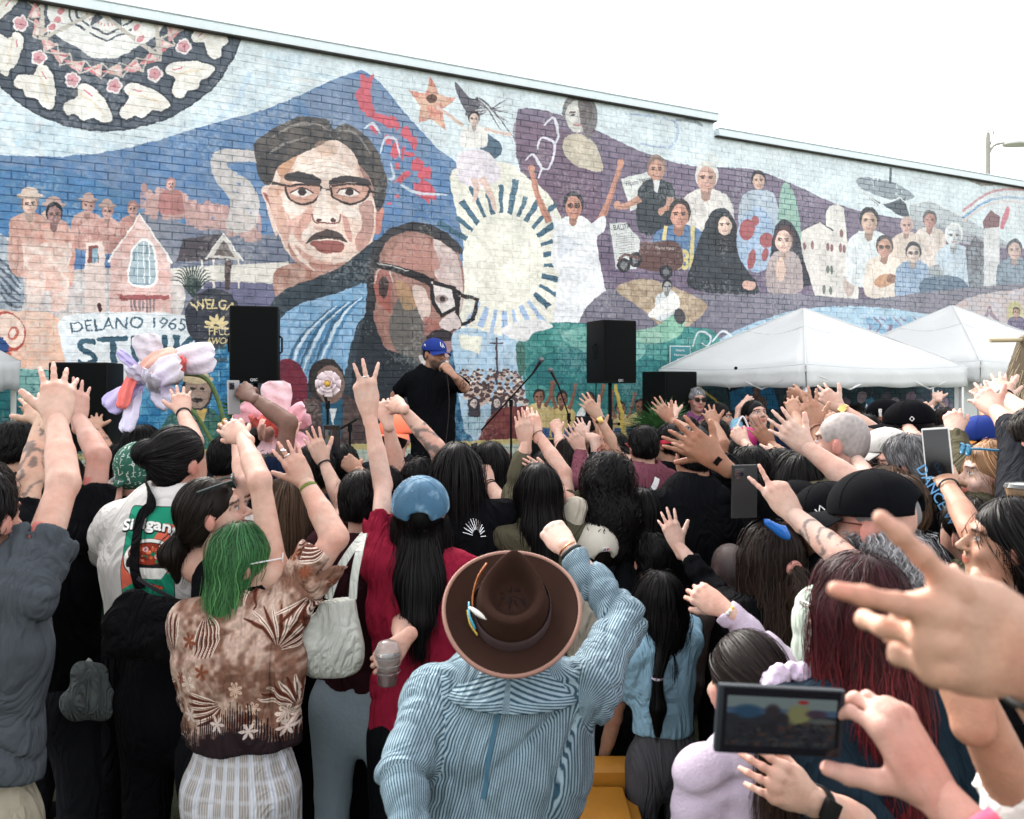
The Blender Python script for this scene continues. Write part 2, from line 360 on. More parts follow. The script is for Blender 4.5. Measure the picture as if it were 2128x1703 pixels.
def figure(x, y, s, hair, skin, top, c2=None, long=False, hat=None, turn=0, arms=None, glasses=False, body=True, bw=1, bh=1):
    """small painted half-length person, head centre (x,y), head height s"""
    r = s/2; sk2 = tuple(int(q*.72) for q in skin); lt = tuple(min(255, int(q*1.15+12)) for q in skin)
    if body:
        w = s*.95*bw; b = s*2.6*bh
        sp([(x-w*.25, y+r*.8), (x+w*.25, y+r*.8), (x+w*.8, y+r*1.35), (x+w*1.0, y+r*2.6), (x+w*.85, y+b), (x-w*.85, y+b), (x-w*1.0, y+r*2.6), (x-w*.8, y+r*1.35)], top, 1, 0, c2)
        d = tuple(int(q*.7) for q in top)
        ln([(x-w*.62, y+r*2), (x-w*.55, y+b*.7), (x-w*.6, y+b)], 1.6, d, .7); ln([(x+w*.6, y+r*2), (x+w*.52, y+b*.7), (x+w*.55, y+b)], 1.6, d, .7)
        ln([(x, y+r*1.5), (x+w*.1, y+b*.6), (x, y+b)], 1.3, d, .5)
        pl([(x-w*.2, y+r*.7), (x+w*.2, y+r*.7), (x+w*.12, y+r*1.5), (x-w*.05, y+r*1.7), (x-w*.2, y+r*1.4)], sk2)
    if long: sp([(x-r*.9, y-r*.5), (x, y-r*1.15), (x+r*.9, y-r*.5), (x+r*1.15, y+r*1.2), (x+r*1.0, y+r*2.6), (x-r*.9, y+r*2.4), (x-r*1.1, y+r)], hair)
    el(x, y-r*.15, r*.82, r*1.02, hair)
    el(x+turn*r*.2, y+r*.12, r*.66, r*.88, skin)
    sp([(x+r*.1, y-r*.5), (x+r*.62, y-r*.3), (x+r*.6, y+r*.5), (x+r*.15, y+r*.95), (x+r*.25, y+r*.2)], sk2, .55)
    el(x-r*.2+turn*r*.2, y-r*.25, r*.3, r*.16, lt, .6); el(x-r*.3+turn*r*.2, y+r*.3, r*.2, r*.16, lt, .5)
    ex = turn*r*.25
    for q in (-.28, .28):
        el(x+ex+q*r, y+r*.02, r*.13, r*.06, (40, 30, 30)); ln([(x+ex+q*r-r*.17, y-r*.1), (x+ex+q*r+r*.17, y-r*.13)], max(1, r*.09), (50, 35, 32), smooth=False)
        if glasses: el(x+ex+q*r, y+r*.03, r*.22, r*.18, (30, 30, 30), .35); ln([(x+ex+q*r-r*.22, y+r*.02), (x+ex+q*r, y+r*.2), (x+ex+q*r+r*.22, y+r*.02), (x+ex+q*r, y-r*.15), (x+ex+q*r-r*.22, y+r*.02)], max(1, r*.06), (30, 25, 25))
    ln([(x+ex, y+r*.1), (x+ex+r*.1, y+r*.36), (x+ex-r*.05, y+r*.38)], max(1, r*.06), sk2)
    el(x+ex, y+r*.58, r*.24, r*.07, (150, 60, 60)); el(x+ex, y+r*.56, r*.17, r*.03, (240, 230, 225), .7)
    if hat:
        el(x, y-r*.72, r*1.25, r*.28, tuple(int(q*.7) for q in hat)); el(x, y-r*.8, r*1.2, r*.22, hat); el(x, y-r*1.05, r*.75, r*.5, hat)
    for ar in (arms or []):
        ln(ar, [s*.3, s*.22, s*.18], skin); ln([(q[0]+s*.06, q[1]+s*.02) for q in ar], [s*.08, s*.06, s*.04], sk2, .6); el(ar[-1][0], ar[-1][1], s*.14, s*.17, skin)
def church(x, y, w, h, c, c2): 
    pl([(x, y), (x, y-h*.55), (x+w/2, y-h), (x+w, y-h*.55), (x+w, y)], c, 1, 0, c2)
    ln([(x-4, y-h*.52), (x+w/2, y-h), (x+w+4, y-h*.5)], 5, (238, 232, 228), smooth=False)
def mural():
    # sky wash
    for i in range(70):
        x = rs.uniform(0, 2128); y = rs.uniform(0, 420); w = rs.uniform(20, 110)
        ln([(x, y), (x+w*.5, y+rs.uniform(-14, 14)), (x+w, y+rs.uniform(-5, 30))], [2, rs.uniform(4, 18), 2], [(150, 190, 215), (232, 240, 243), (176, 205, 214), (222, 222, 214)][i % 4], .5, .42)
    sp([(-200, 180), (0, 200), (230, 290), (420, 235), (560, 110), (700, 60), (520, 240), (330, 300), (110, 330), (-200, 330)], (190, 218, 234), .8, 0, (216, 230, 238))
    ln([(30, 300), (80, 280), (130, 240)], 10, (140, 190, 225), .5, .4); ln([(440, 260), (490, 215), (520, 150)], 12, (150, 190, 225), .5, .4)
    # blue hill
    sp([(-250, 330), (-60, 322), (110, 327), (215, 318), (330, 291), (440, 258), (560, 225), (650, 186), (732, 152), (762, 150), (800, 185), (850, 245), (910, 310), (950, 350), (960, 470), (970, 560), (900, 700), (-200, 700)], (62, 104, 160), 1, 0, (88, 118, 160))
    sp([(-200, 350), (60, 350), (180, 370), (330, 430), (520, 470), (600, 520), (500, 560), (200, 520), (-200, 540)], (38, 98, 160), .8, .3, (60, 110, 160))
    sp([(640, 200), (740, 165), (800, 200), (870, 290), (760, 300), (660, 260)], (92, 112, 148), .7)
    # purple hill on the right
    sp([(1074, 240), (1090, 226), (1150, 236), (1240, 272), (1340, 318), (1440, 346), (1560, 352), (1650, 385), (1740, 425), (1830, 448), (1960, 470), (2140, 520), (2400, 560), (2400, 640), (2000, 620), (1700, 640), (1300, 640), (1170, 560), (1120, 470), (1075, 330)], (88, 72, 96), 1, 0, (104, 88, 112))
    sp([(1075, 250), (1200, 290), (1250, 400), (1220, 520), (1130, 440), (1080, 340)], (92, 62, 82), .6)
    # left lower: grey slope, street
    sp([(290, 445), (400, 470), (600, 500), (640, 600), (600, 640), (300, 640)], (92, 100, 122), 1, 0, (116, 120, 134))
    pl([(330, 560), (600, 545), (600, 590), (330, 592)], (212, 205, 192)); pl([(400, 585), (610, 590), (610, 640), (400, 640)], (88, 88, 118))
    # pale ground under the left figures
    sp([(-200, 480), (40, 500), (90, 560), (180, 560), (360, 560), (360, 670), (130, 680), (-200, 640)], (196, 178, 172), .95, 0, (214, 206, 200))
    # grey cloth at far left
    sp([(-160, 420), (0, 488), (38, 540), (50, 600), (40, 650), (-20, 640), (-160, 620)], (120, 134, 150), 1, 0, (170, 180, 190))
    for k in range(5): ln([(-20+k*6, 520+k*22), (20, 560+k*18), (45, 590+k*12)], [2, 7, 2], (46, 56, 70), .8)
    # peach field, ochre ornament, blue strip
    sp([(-200, 640), (20, 645), (125, 665), (140, 780), (40, 765), (-200, 760)], (238, 178, 148), 1, 0, (232, 190, 168))
    el(18, 690, 34, 44, (170, 60, 50), rot=-20); el(22, 688, 28, 37, (236, 200, 180), rot=-20); el(30, 694, 12, 15, (200, 90, 70)); el(28, 694, 7, 10, (240, 214, 196))
    sp([(-200, 700), (-10, 700), (20, 740), (40, 770), (30, 800), (-200, 800)], (30, 60, 120)); el(14, 752, 8, 20, (210, 80, 60), rot=15)
    # dark green-teal foot of the wall
    sp([(-300, 770), (100, 770), (320, 760), (480, 740), (700, 800), (900, 900), (900, 1000), (-300, 1000)], (24, 82, 96), 1, 0, (20, 110, 110))
    pl([(36, 765), (232, 790), (232, 860), (36, 830)], (120, 180, 168), .8, .3)
    pl([(232, 720), (520, 700), (520, 960), (232, 990)], (22, 96, 152), 1, 0, (60, 140, 186))
    for k in range(16): ln([(240+k*18, 720+(k % 3)*20), (238+k*18, 800+(k % 4)*30)], 3, (150, 200, 226), .5, .45)
    # STRIKE banner
    sp([(122, 668), (180, 652), (262, 646), (350, 652), (400, 662), (404, 700), (398, 780), (300, 792), (150, 790), (134, 740)], (214, 224, 230), 1, 0, (226, 232, 234))
    text('DELANO 1965', 150, 694, 384, 688, 24, (44, 74, 92), 0, 8)
    text('STRIKE', 164, 762, 470, 752, 56, (44, 78, 96), 1.6, 4)
    # round badge
    el(444, 662, 60, 62, (36, 40, 50), 1, 0, 0, (50, 52, 60)); text('WELGA', 402, 650, 486, 652, 20, (222, 196, 130), .5, 9)
    for k in range(5): a = R(-90+(k-2)*34); el(450+17*math.cos(a), 679+15*math.sin(a), 4.5, 11, (222, 196, 130), rot=math.degrees(a)+90)
    pl([(426, 679), (474, 679), (474, 684), (426, 684)], (222, 196, 130))
    text('FFLU', 434, 697, 480, 697, 13, (222, 196, 130), .4); text('AWOC', 430, 715, 482, 715, 13, (222, 196, 130), .4)
    # medallion of fans and blossoms, top left
    cx, cy = 222, 20
    el(cx, cy, 287, 253, (40, 48, 62), 1, 0, 0, (58, 66, 80), n=60)
    ln([(cx+286*math.cos(R(a)), cy+252*math.sin(R(a))) for a in range(-10, 200, 7)], 3.5, (30, 36, 46))
    for k, a in enumerate(range(-12, 200, 28)):
        a = R(a); x, y = cx+225*math.cos(a), cy+196*math.sin(a); t = A(-math.sin(a), math.cos(a)*.88); n = A(math.cos(a), math.sin(a))
        q = lambda s_, o_: tuple(A(x, y)+t*s_*1.22+n*(o_-3)*1.28)
        sp([q(-50, 28), q(-36, 0), q(-10, -22), q(10, -30), q(28, -22), q(24, -6), q(40, 6), q(46, 22), q(34, 34), q(18, 30), q(4, 38), q(-12, 32), q(-28, 38)], (30, 36, 46))
        sp([q(-46, 26), q(-34, 2), q(-10, -18), q(8, -26), q(22, -20), q(18, -4), q(36, 8), q(42, 20), q(32, 29), q(18, 26), q(4, 33), q(-12, 27), q(-28, 32)], (232, 224, 212), 1, 0, (240, 236, 228))
        ln([q(-34, 20), q(-10, 4), q(18, -12)], [2, 6, 2], (226, 196, 150), .6); ln([q(-6, -8), q(10, -16)], [3, 8, 2], (206, 60, 78), .9)
        b = a+R(13); x2, y2 = cx+182*math.cos(b), cy+160*math.sin(b)
        for j in range(5): el(x2+9*math.cos(j*1.257), y2+9*math.sin(j*1.257), 8.5, 8.5, (236, 222, 222))
        for j in range(5): el(x2+7*math.cos(j*1.257), y2+7*math.sin(j*1.257), 6, 6, (206, 128, 138))
        el(x2, y2, 3, 3, (196, 60, 80))
    for k in range(14):
        a0, a1, a2 = R(-14+k*15.5), R(-14+(k+1)*15.5), R(-14+(k+.5)*15.5); f = lambda a, r_: (cx+r_*math.cos(a), cy+r_*.86*math.sin(a))
        pl([f(a0, 132), f(a1, 132), f(a1, 168), f(a0, 168)], (44, 52, 64)); pl([f(a0, 134), f(a1, 152), f(a0, 166)], (224, 150, 138), 1, 0, (214, 84, 96)); pl([f(a0, 144), f(a2, 151), f(a0, 159)], (238, 200, 196))
        ln([f(a0, 132), f(a1, 168)], 3, (196, 184, 172), smooth=False); ln([f(a0, 168), f(a1, 132)], 3, (196, 184, 172), smooth=False); ln([f(a0, 132), f(a0, 168)], 3, (196, 184, 172), smooth=False)
    for a in (-34, 22, 90, 158):
        a = R(a); f = lambda s_, r_: (cx+r_*math.cos(a+s_), cy+r_*.88*math.sin(a+s_)-8)
        sp([f(-.7, 108), f(-.3, 124), f(0, 126), f(.3, 124), f(.7, 108), f(.4, 40), f(0, 22), f(-.4, 40)], (230, 228, 222), 1, 0, (240, 238, 234))
        for rr in (60, 74): ln([f(-.55, rr), f(0, rr+8), f(.55, rr)], 4, (44, 52, 66))
        for j in range(6): ln([f(-.4+j*.16, 50), f(-.4+j*.16, 42)], 3, (200, 110, 110), smooth=False)
    ln([(86, 82), (204, 24), (332, 120)], 9, (190, 178, 164), smooth=False); ln([(86, 82), (88, -20)], 9, (190, 178, 164), smooth=False); ln([(332, 120), (322, 30)], 9, (190, 178, 164), smooth=False)
    for x, y in ((118, 42), (108, 56), (128, 24), (270, 34), (284, 58), (292, 82)): el(x, y, 14, 10, (236, 226, 224), rot=-40); el(x, y, 9, 6, (206, 104, 112), rot=-40)
    # file of workers and two friends, left
    for x, y, s in ((112, 440, 40), (182, 428, 34), (222, 440, 32), (276, 436, 30)): figure(x, y, s, (150, 96, 90), (190, 136, 124), (176, 116, 106), (200, 150, 138), hat=(180, 140, 128) if x < 240 else None)
    figure(62, 425, 46, (120, 80, 70), (212, 170, 150), (184, 128, 112), (204, 160, 146), hat=(206, 176, 156), bh=1.2, arms=[[(90, 450), (104, 440), (120, 450)]])
    figure(113, 446, 44, (22, 22, 28), (150, 104, 100), (206, 134, 118), (220, 168, 150), bh=1.3)
    pl([(46, 505), (150, 505), (140, 640), (108, 650), (100, 560), (86, 640), (56, 640)], (226, 204, 192), .95, 0, (216, 168, 152))
    for k in range(26): x = 300+k*9.4; y = 398+k*2.2+rs.uniform(-10, 10); el(x, y, 7, 9, (206, 156, 148) if k % 2 else (178, 128, 124)); pl([(x-8, y+8), (x+8, y+8), (x+9, y+44), (x-9, y+44)], (186, 138, 130), .9, .25)
    figure(356, 384, 26, (170, 110, 104), (206, 150, 140), (170, 100, 96), bh=.9)
    sp([(440, 325), (470, 312), (540, 316), (590, 336), (560, 344), (500, 336), (470, 345), (520, 380), (540, 430), (520, 480), (470, 476), (478, 420), (446, 372)], (186, 176, 170), .95, .22, (200, 190, 186))
    # church and gate house
    church(228, 650, 126, 204, (214, 160, 150), (226, 190, 182)); pl([(176, 650), (178, 505), (216, 500), (220, 650)], (226, 200, 190)); pl([(182, 512), (206, 510), (206, 546), (182, 548)], (116, 60, 56)); pl([(192, 518), (204, 516), (204, 546), (192, 548)], (120, 160, 180))
    sp([(270, 592), (270, 530), (284, 506), (302, 496), (318, 510), (326, 540), (324, 592)], (244, 240, 238)); sp([(274, 588), (274, 532), (286, 510), (301, 502), (315, 514), (321, 540), (320, 588)], (150, 172, 182))
    for x in (286, 299, 311): ln([(x, 505), (x, 590)], 2, (232, 230, 228), smooth=False)
    for x in range(270, 326, 8): pl([(x, 622), (x+5, 622), (x+5, 648), (x, 648)], (130, 110, 112))
    pl([(240, 612), (350, 614), (350, 622), (250, 624)], (150, 70, 70)); el(206, 640, 5, 10, (60, 34, 34))
    pl([(366, 545), (380, 498), (464, 486), (500, 540)], (60, 54, 60)); pl([(432, 536), (464, 488), (504, 542)], (206, 196, 188)); pl([(444, 532), (464, 500), (490, 536)], (96, 84, 80)); ln([(428, 540), (464, 486), (506, 544)], 4, (232, 226, 220), smooth=False)
    for x in (420, 444, 470, 496): ln([(x, 540), (x, 600)], 4, (216, 208, 200), smooth=False)
    pl([(466, 542), (480, 542), (478, 604), (468, 604)], (66, 50, 50))
    for k in range(15): a = R(200+k*10); ln([(400, 618), (400+30*math.cos(a), 600+40*math.sin(a)), (400+50*math.cos(a), 600+48*math.sin(a))], [4, 3, 1], (34, 48, 44), .9)
    # sun with rays
    sp([(936, 366), (960, 350), (1050, 380), (1110, 380), (1160, 440), (1230, 600), (1250, 690), (940, 700), (960, 600), (962, 500), (945, 430)], (232, 228, 210))
    pl([(1000, 330), (1060, 340), (1130, 400), (1160, 480), (1040, 560)], (232, 228, 210))
    for k in range(30):
        a = R(k*12+4); rx, ry = 96, 116; l = 30+14*((k*7) % 3)
        if 40 < (k*12) % 360 < 48: continue
        c_, s_ = math.cos(a), math.sin(a); w = 5+2*(k % 2); n = A(-s_, c_)*w
        p0 = A(1045+rx*c_*.86, 545+ry*s_*.86); p1 = A(1045+(rx+l)*c_, 545+(ry+l)*s_)
        if p1[0] < 965 and 500 < p1[1] < 690: continue
        pl([tuple(p0-n*.7), tuple(p0+n*.7), tuple(p1+n), tuple(p1-n)], (52, 88, 112) if p1[1] < 640 else (150, 180, 222))
    el(1045, 545, 84, 102, (240, 236, 218), n=40)
    # big portrait with a side parting and glasses
    sp([(575, 560), (580, 640), (600, 660), (820, 640), (800, 520), (700, 540)], (150, 96, 80), 1, 0, (176, 134, 118))
    sp([(545, 398), (553, 386), (566, 400), (580, 470), (572, 490), (556, 440)], (226, 190, 174)); sp([(548, 402), (560, 408), (566, 440)], (160, 80, 70))
    sp([(775, 420), (795, 430), (797, 450), (788, 484), (776, 480)], (196, 110, 96)); 
    sp([(556, 380), (570, 336), (640, 300), (690, 290), (745, 310), (780, 380), (782, 440), (776, 500), (748, 544), (700, 566), (640, 560), (600, 530), (576, 480), (562, 430)], (228, 192, 172), 1, 0, (238, 212, 196))
    sp([(576, 350), (600, 330), (620, 320), (604, 350), (588, 372)], (190, 120, 80), .8)
    sp([(590, 430), (606, 470), (600, 500), (612, 530), (590, 505), (574, 460)], (186, 96, 82), .45, .2, (214, 150, 130)); sp([(745, 430), (772, 420), (776, 480), (750, 530), (738, 500), (752, 470)], (150, 80, 72), .6, .15)
    sp([(612, 510), (650, 556), (700, 560), (740, 530), (716, 546), (660, 540)], (176, 92, 76), .5, .2); sp([(640, 520), (600, 470), (640, 440), (652, 452), (625, 480)], (216, 140, 124), .55, .25)
    sp([(620, 350), (680, 330), (730, 352), (720, 372), (650, 368)], (244, 228, 214), .7); 
    for k in range(3): ln([(636, 344+k*10), (680, 338+k*10), (728, 348+k*10)], 1.8, (196, 150, 130), .7)
    sp([(528, 306), (546, 282), (600, 252), (640, 244), (680, 250), (694, 268), (716, 258), (760, 282), (786, 320), (804, 380), (798, 420), (784, 440), (770, 400), (752, 360), (735, 320), (698, 292), (660, 306), (606, 330), (576, 352), (562, 384), (540, 372)], (44, 42, 44), 1, 0, (70, 62, 58))
    for q in ([(560, 290), (610, 262), (670, 262)], [(600, 262), (650, 256), (690, 276)], [(704, 272), (740, 280), (770, 320)], [(560, 320), (590, 300), (640, 286)]): ln(q, [1, 6, 1], (150, 140, 134), .55, .3)
    sp([(594, 366), (625, 362), (662, 378), (658, 388), (620, 378), (594, 376)], (48, 44, 46)); 
    for q, c_, al in (([(556, 400), (572, 388), (590, 430), (600, 500), (580, 480), (564, 440)], (206, 140, 116), .6), ([(600, 350), (570, 400), (584, 404), (612, 372)], (196, 126, 96), .55), ([(742, 340), (770, 372), (776, 410), (760, 400), (748, 366)], (196, 130, 112), .6),
        ([(640, 420), (652, 440), (640, 470), (618, 496), (612, 480), (630, 450)], (206, 134, 116), .6), ([(712, 440), (726, 466), (732, 500), (724, 500), (714, 470)], (190, 112, 98), .7), ([(640, 545), (680, 552), (720, 545), (700, 566), (660, 566)], (150, 84, 70), .6), ([(600, 505), (620, 540), (650, 562), (640, 566), (606, 535)], (150, 84, 70), .6),
        ([(664, 400), (672, 396), (672, 440), (664, 446)], (206, 150, 130), .6), ([(650, 470), (684, 474), (706, 470), (690, 480), (660, 480)], (206, 150, 134), .6), ([(590, 420), (630, 436), (640, 430), (620, 448), (596, 440)], (250, 232, 220), .7), ([(700, 428), (740, 436), (736, 452), (708, 446)], (250, 232, 220), .7), ([(630, 480), (650, 470), (640, 492), (628, 500)], (250, 232, 220), .6), ([(655, 300), (690, 296), (700, 320), (670, 326)], (206, 150, 120), .5)):
        sp(q, c_, al)
    sp([(594, 364), (625, 358), (664, 372), (660, 384), (620, 376), (594, 376)], (44, 40, 42)); sp([(686, 376), (720, 366), (764, 374), (768, 386), (730, 380), (690, 386)], (44, 40, 42))
    for x0, x1 in ((592, 664), (686, 764)):
        m = (x0+x1)/2; sp([(x0, 386), (m, 382), (x1, 388), (x1-4, 412), (m, 426), (x0+8, 410)], (190, 120, 98), .75)
        sp([(m-24, 402), (m, 392), (m+22, 402), (m, 410)], (228, 214, 204)); el(m, 400, 9, 8, (44, 34, 34)); ln([(m-26, 402), (m, 391), (m+24, 402)], 3, (60, 40, 38))
        ln([(x0, 388), (m, 384), (x1, 388), (x1-4, 412), (m, 426), (x0+8, 410), (x0, 386)], 4.6, (46, 36, 36))
    ln([(664, 395), (688, 395)], 4, (60, 50, 50), smooth=False); ln([(566, 380), (594, 388)], 5, (46, 36, 36), smooth=False); ln([(764, 396), (780, 402)], 5, (46, 36, 36), smooth=False)
    sp([(656, 430), (664, 400), (676, 396), (684, 430), (706, 452), (700, 464), (656, 462), (648, 448)], (242, 222, 208), .8); ln([(650, 446), (654, 462), (676, 466), (704, 462), (708, 446)], 3, (130, 70, 60)); el(663, 459, 6, 4, (70, 40, 40)); el(692, 459, 6, 4, (70, 40, 40))
    sp([(634, 506), (658, 484), (680, 480), (704, 486), (722, 504), (704, 500), (680, 496), (656, 500)], (62, 50, 48)); sp([(644, 506), (680, 500), (714, 506), (706, 524), (668, 526)], (140, 70, 64)); sp([(640, 520), (660, 530), (700, 528), (690, 538), (656, 540)], (236, 206, 190), .85)
    # jacket, pale blue cloth
    sp([(560, 640), (600, 600), (700, 560), (790, 500), (800, 600), (790, 900), (500, 900), (540, 760)], (34, 44, 52), 1, 0, (48, 58, 66))
    sp([(560, 700), (610, 640), (700, 610), (770, 590), (772, 640), (740, 680), (720, 760), (700, 800), (600, 790), (560, 760)], (120, 160, 196), 1, 0, (90, 140, 180))
    for k in range(9): ln([(582+k*10, 800-k*2), (620+k*12, 710-k*6), (690+k*9, 640-k*3)], [2, 8, 2], [(30, 70, 104), (206, 222, 232), (50, 110, 160)][k % 3], .8, .2)
    # second portrait: shaved temples, heavy glasses, in three-quarter view
    sp([(740, 900), (760, 640), (780, 560), (860, 520), (940, 640), (1000, 900)], (30, 36, 42)); 
    sp([(772, 640), (770, 560), (790, 500), (840, 474), (900, 474), (940, 500), (958, 545), (966, 590), (960, 640), (948, 690), (940, 740), (900, 770), (850, 740), (800, 720)], (134, 88, 76), 1, 0, (150, 104, 92))
    sp([(905, 492), (945, 520), (962, 590), (956, 650), (930, 640), (914, 590), (900, 560)], (214, 196, 190), .9, 0, (190, 160, 156)); sp([(840, 500), (880, 490), (905, 520), (912, 560), (860, 560), (800, 545)], (168, 108, 96), .8)
    sp([(830, 620), (880, 660), (900, 720), (860, 760), (810, 700)], (70, 78, 76), .75); sp([(822, 585), (850, 596), (866, 640), (838, 640)], (170, 128, 84), .7); sp([(858, 596), (884, 604), (896, 650), (880, 668), (866, 640)], (222, 200, 188), .75); sp([(880, 660), (910, 672), (905, 700), (886, 712)], (150, 74, 66), .6)
    sp([(764, 640), (768, 540), (792, 490), (836, 466), (880, 464), (920, 480), (958, 512), (956, 528), (900, 494), (850, 482), (806, 502), (786, 550), (780, 640)], (34, 34, 38), 1, 0, (48, 46, 48))
    sp([(776, 590), (784, 560), (806, 556), (816, 580), (812, 620), (812, 652), (796, 640), (782, 620)], (150, 76, 66)); sp([(786, 590), (798, 574), (808, 590), (800, 620), (790, 612)], (54, 40, 40)); ln([(778, 590), (788, 560), (808, 560), (817, 590)], 3, (214, 180, 170))
    ln([(784, 550), (850, 568), (900, 590)], [11, 17, 20], (28, 26, 28)); ln([(944, 604), (956, 612)], 9, (30, 27, 29), smooth=False); ln([(785, 547), (850, 563)], 1.8, (200, 196, 190), smooth=False)
    for P4 in ([(896, 586), (944, 600), (950, 640), (918, 656), (900, 630)], [(952, 612), (992, 622), (984, 664), (958, 676), (950, 650)]):
        if P4[0][0] < 900: sp(P4, (214, 204, 200), .9)
        ln(P4+[P4[0]], 9, (30, 27, 29), smooth=False)
    el(918, 622, 14, 9, (150, 126, 120)); el(920, 622, 6, 6, (50, 40, 40)); sp([(914, 668), (944, 650), (958, 676), (940, 690), (918, 684)], (206, 186, 182)); ln([(916, 682), (932, 690), (948, 686)], 3, (80, 50, 48))
    sp([(886, 700), (920, 684), (948, 700), (944, 712), (900, 716)], (44, 38, 42)); sp([(896, 716), (944, 712), (940, 740), (904, 740)], (150, 110, 112)); sp([(870, 740), (930, 752), (944, 772), (900, 780)], (214, 208, 204), .8, .2)
    sp([(930, 760), (950, 740), (1000, 900), (1000, 960), (930, 960)], (20, 60, 92), 1, 0, (60, 120, 156)); ln([(950, 745), (975, 820), (1002, 920)], 3, (220, 228, 230))
    # small bust lower centre, maroon disc
    el(596, 812, 44, 66, (104, 26, 40), 1, 0, 0, (90, 30, 44)); text('HUELGA', 574, 772, 626, 766, 9, (60, 20, 30), 0, 3)
    sp([(600, 960), (620, 860), (650, 825), (720, 822), (750, 850), (800, 960)], (58, 44, 44), 1, 0, (80, 62, 56)); sp([(668, 830), (712, 830), (700, 960), (680, 960)], (24, 70, 96)); pl([(684, 850), (700, 850), (692, 884)], (200, 205, 205))
    el(678, 792, 38, 46, (40, 34, 34)); el(686, 800, 30, 40, (120, 90, 78))
    # red archipelago-like brush marks on the blue hill
    for i, (x, y, a, b, r) in enumerate([(758, 190, 17, 38, 8), (765, 222, 12, 20, -20), (790, 246, 26, 9, 20), (815, 256, 10, 12, 0), (826, 262, 6, 8, 0), (775, 268, 8, 14, -30), (845, 280, 9, 18, -30), (860, 298, 6, 14, 0), (806, 292, 8, 10, 0), (822, 310, 8, 20, 10), (836, 318, 4, 18, 12), (852, 322, 10, 7, 0), (826, 345, 5, 7, 0), (866, 344, 14, 12, 60), (880, 360, 18, 14, 70), (840, 368, 20, 8, -35), (872, 392, 14, 14, 0), (888, 400, 14, 22, -20), (826, 408, 5, 5, 0), (808, 424, 6, 3, 0)]):
        t = np.linspace(0, 2*math.pi, 14)[:-1]; k = 1+rs.uniform(-.32, .32, 13); cr, sr = math.cos(R(r)), math.sin(R(r))
        sp([(x+a*k[j]*math.cos(q)*cr-b*k[j]*math.sin(q)*sr, y+a*k[j]*math.cos(q)*sr+b*k[j]*math.sin(q)*cr) for j, q in enumerate(t)], (206, 62, 78), 1)
    for q in ([(756, 268), (775, 258), (790, 280)], [(790, 320), (800, 290), (822, 290), (830, 330)], [(812, 340), (818, 370), (806, 372)], [(832, 385), (870, 402), (930, 405)]): ln(q, [3, 7, 3], (196, 210, 226), .9)
    # star, dancer with flying hair
    pl([(896, 160), (912, 198), (948, 206), (920, 228), (926, 272), (896, 248), (868, 256), (874, 222), (848, 188), (884, 196)], (206, 106, 88), 1, 0, (216, 160, 130)); el(897, 206, 11, 9, (70, 40, 30))
    for k in range(12): ln([(968, 240), (1000, 240-k*3), (1040+(k % 3)*14, 200+k*8)], [5, 4, 1], (52, 50, 62) if k % 2 else (196, 198, 200), .9)
    sp([(944, 172), (972, 200), (1000, 214), (980, 236), (962, 226)], (66, 62, 74)); sp([(995, 290), (1010, 280), (1038, 296), (1042, 320), (1020, 332), (1000, 314)], (52, 76, 98))
    figure(985, 248, 30, (44, 34, 38), (222, 184, 168), (226, 220, 212), (236, 230, 226), bh=.75, arms=[[(962, 262), (940, 246), (912, 224)], [(1006, 268), (1034, 276), (1058, 280)]])
    sp([(955, 318), (1006, 314), (1034, 340), (1040, 372), (990, 392), (950, 370)], (222, 208, 220), 1, 0, (232, 222, 228)); ln([(985, 372), (990, 396), (984, 420)], [15, 12, 5], (216, 176, 160)); ln([(1000, 370), (1018, 404), (1030, 440)], [16, 13, 6], (222, 184, 168))
    # woman in white with both arms up
    figure(1192, 428, 52, (34, 34, 40), (196, 120, 96), (232, 232, 234), (240, 240, 240), bw=.9, bh=1.0, glasses=True, arms=[[(1142, 462), (1118, 410), (1104, 352)], [(1246, 462), (1268, 410), (1290, 340)]])
    sp([(1142, 440), (1170, 470), (1220, 470), (1256, 448), (1256, 480), (1240, 500), (1250, 560), (1270, 660), (1288, 720), (1160, 720), (1160, 560), (1162, 500)], (228, 230, 236), 1, 0, (236, 238, 240)); pl([(1158, 480), (1205, 508), (1160, 540)], (206, 212, 222))
    for q in ([(1130, 262), (1150, 246), (1160, 280), (1150, 310)], [(1116, 312), (1126, 288), (1152, 300), (1142, 350), (1122, 348)], [(1092, 334), (1108, 322), (1124, 350), (1118, 372)]): ln(q, [3, 6, 3], (214, 210, 226))
    # grey bust upper middle
    sp([(1172, 290), (1200, 278), (1236, 300), (1252, 356), (1200, 346), (1172, 320)], (186, 168, 142), 1, 0, (206, 192, 168)); figure(1200, 238, 76, (90, 86, 86), (196, 192, 184), (180, 170, 150), body=False); sp([(1204, 206), (1236, 216), (1240, 262), (1220, 290), (1206, 250)], (70, 58, 60), .8, .2)
    # pale scrawls and carrier-like ship
    ln([(1300, 238), (1400, 252), (1396, 304), (1330, 300)], [3, 6, 3], (140, 165, 215), .8, .35); ln([(1404, 250), (1440, 252), (1460, 262)], [5, 9, 3], (110, 122, 130), .9, .2)
    sp([(1786, 370), (1850, 378), (1900, 408), (1860, 418), (1790, 392)], (110, 122, 132), .95, .25); ln([(1850, 382), (1851, 350)], 5, (60, 70, 80), smooth=False); pl([(1786, 394), (1824, 428), (1880, 414), (1890, 452), (1870, 450)], (44, 50, 60)); ln([(1786, 392), (1826, 426), (1870, 412), (1890, 428), (1930, 418), (2020, 462)], 3.5, (206, 210, 212), smooth=False)
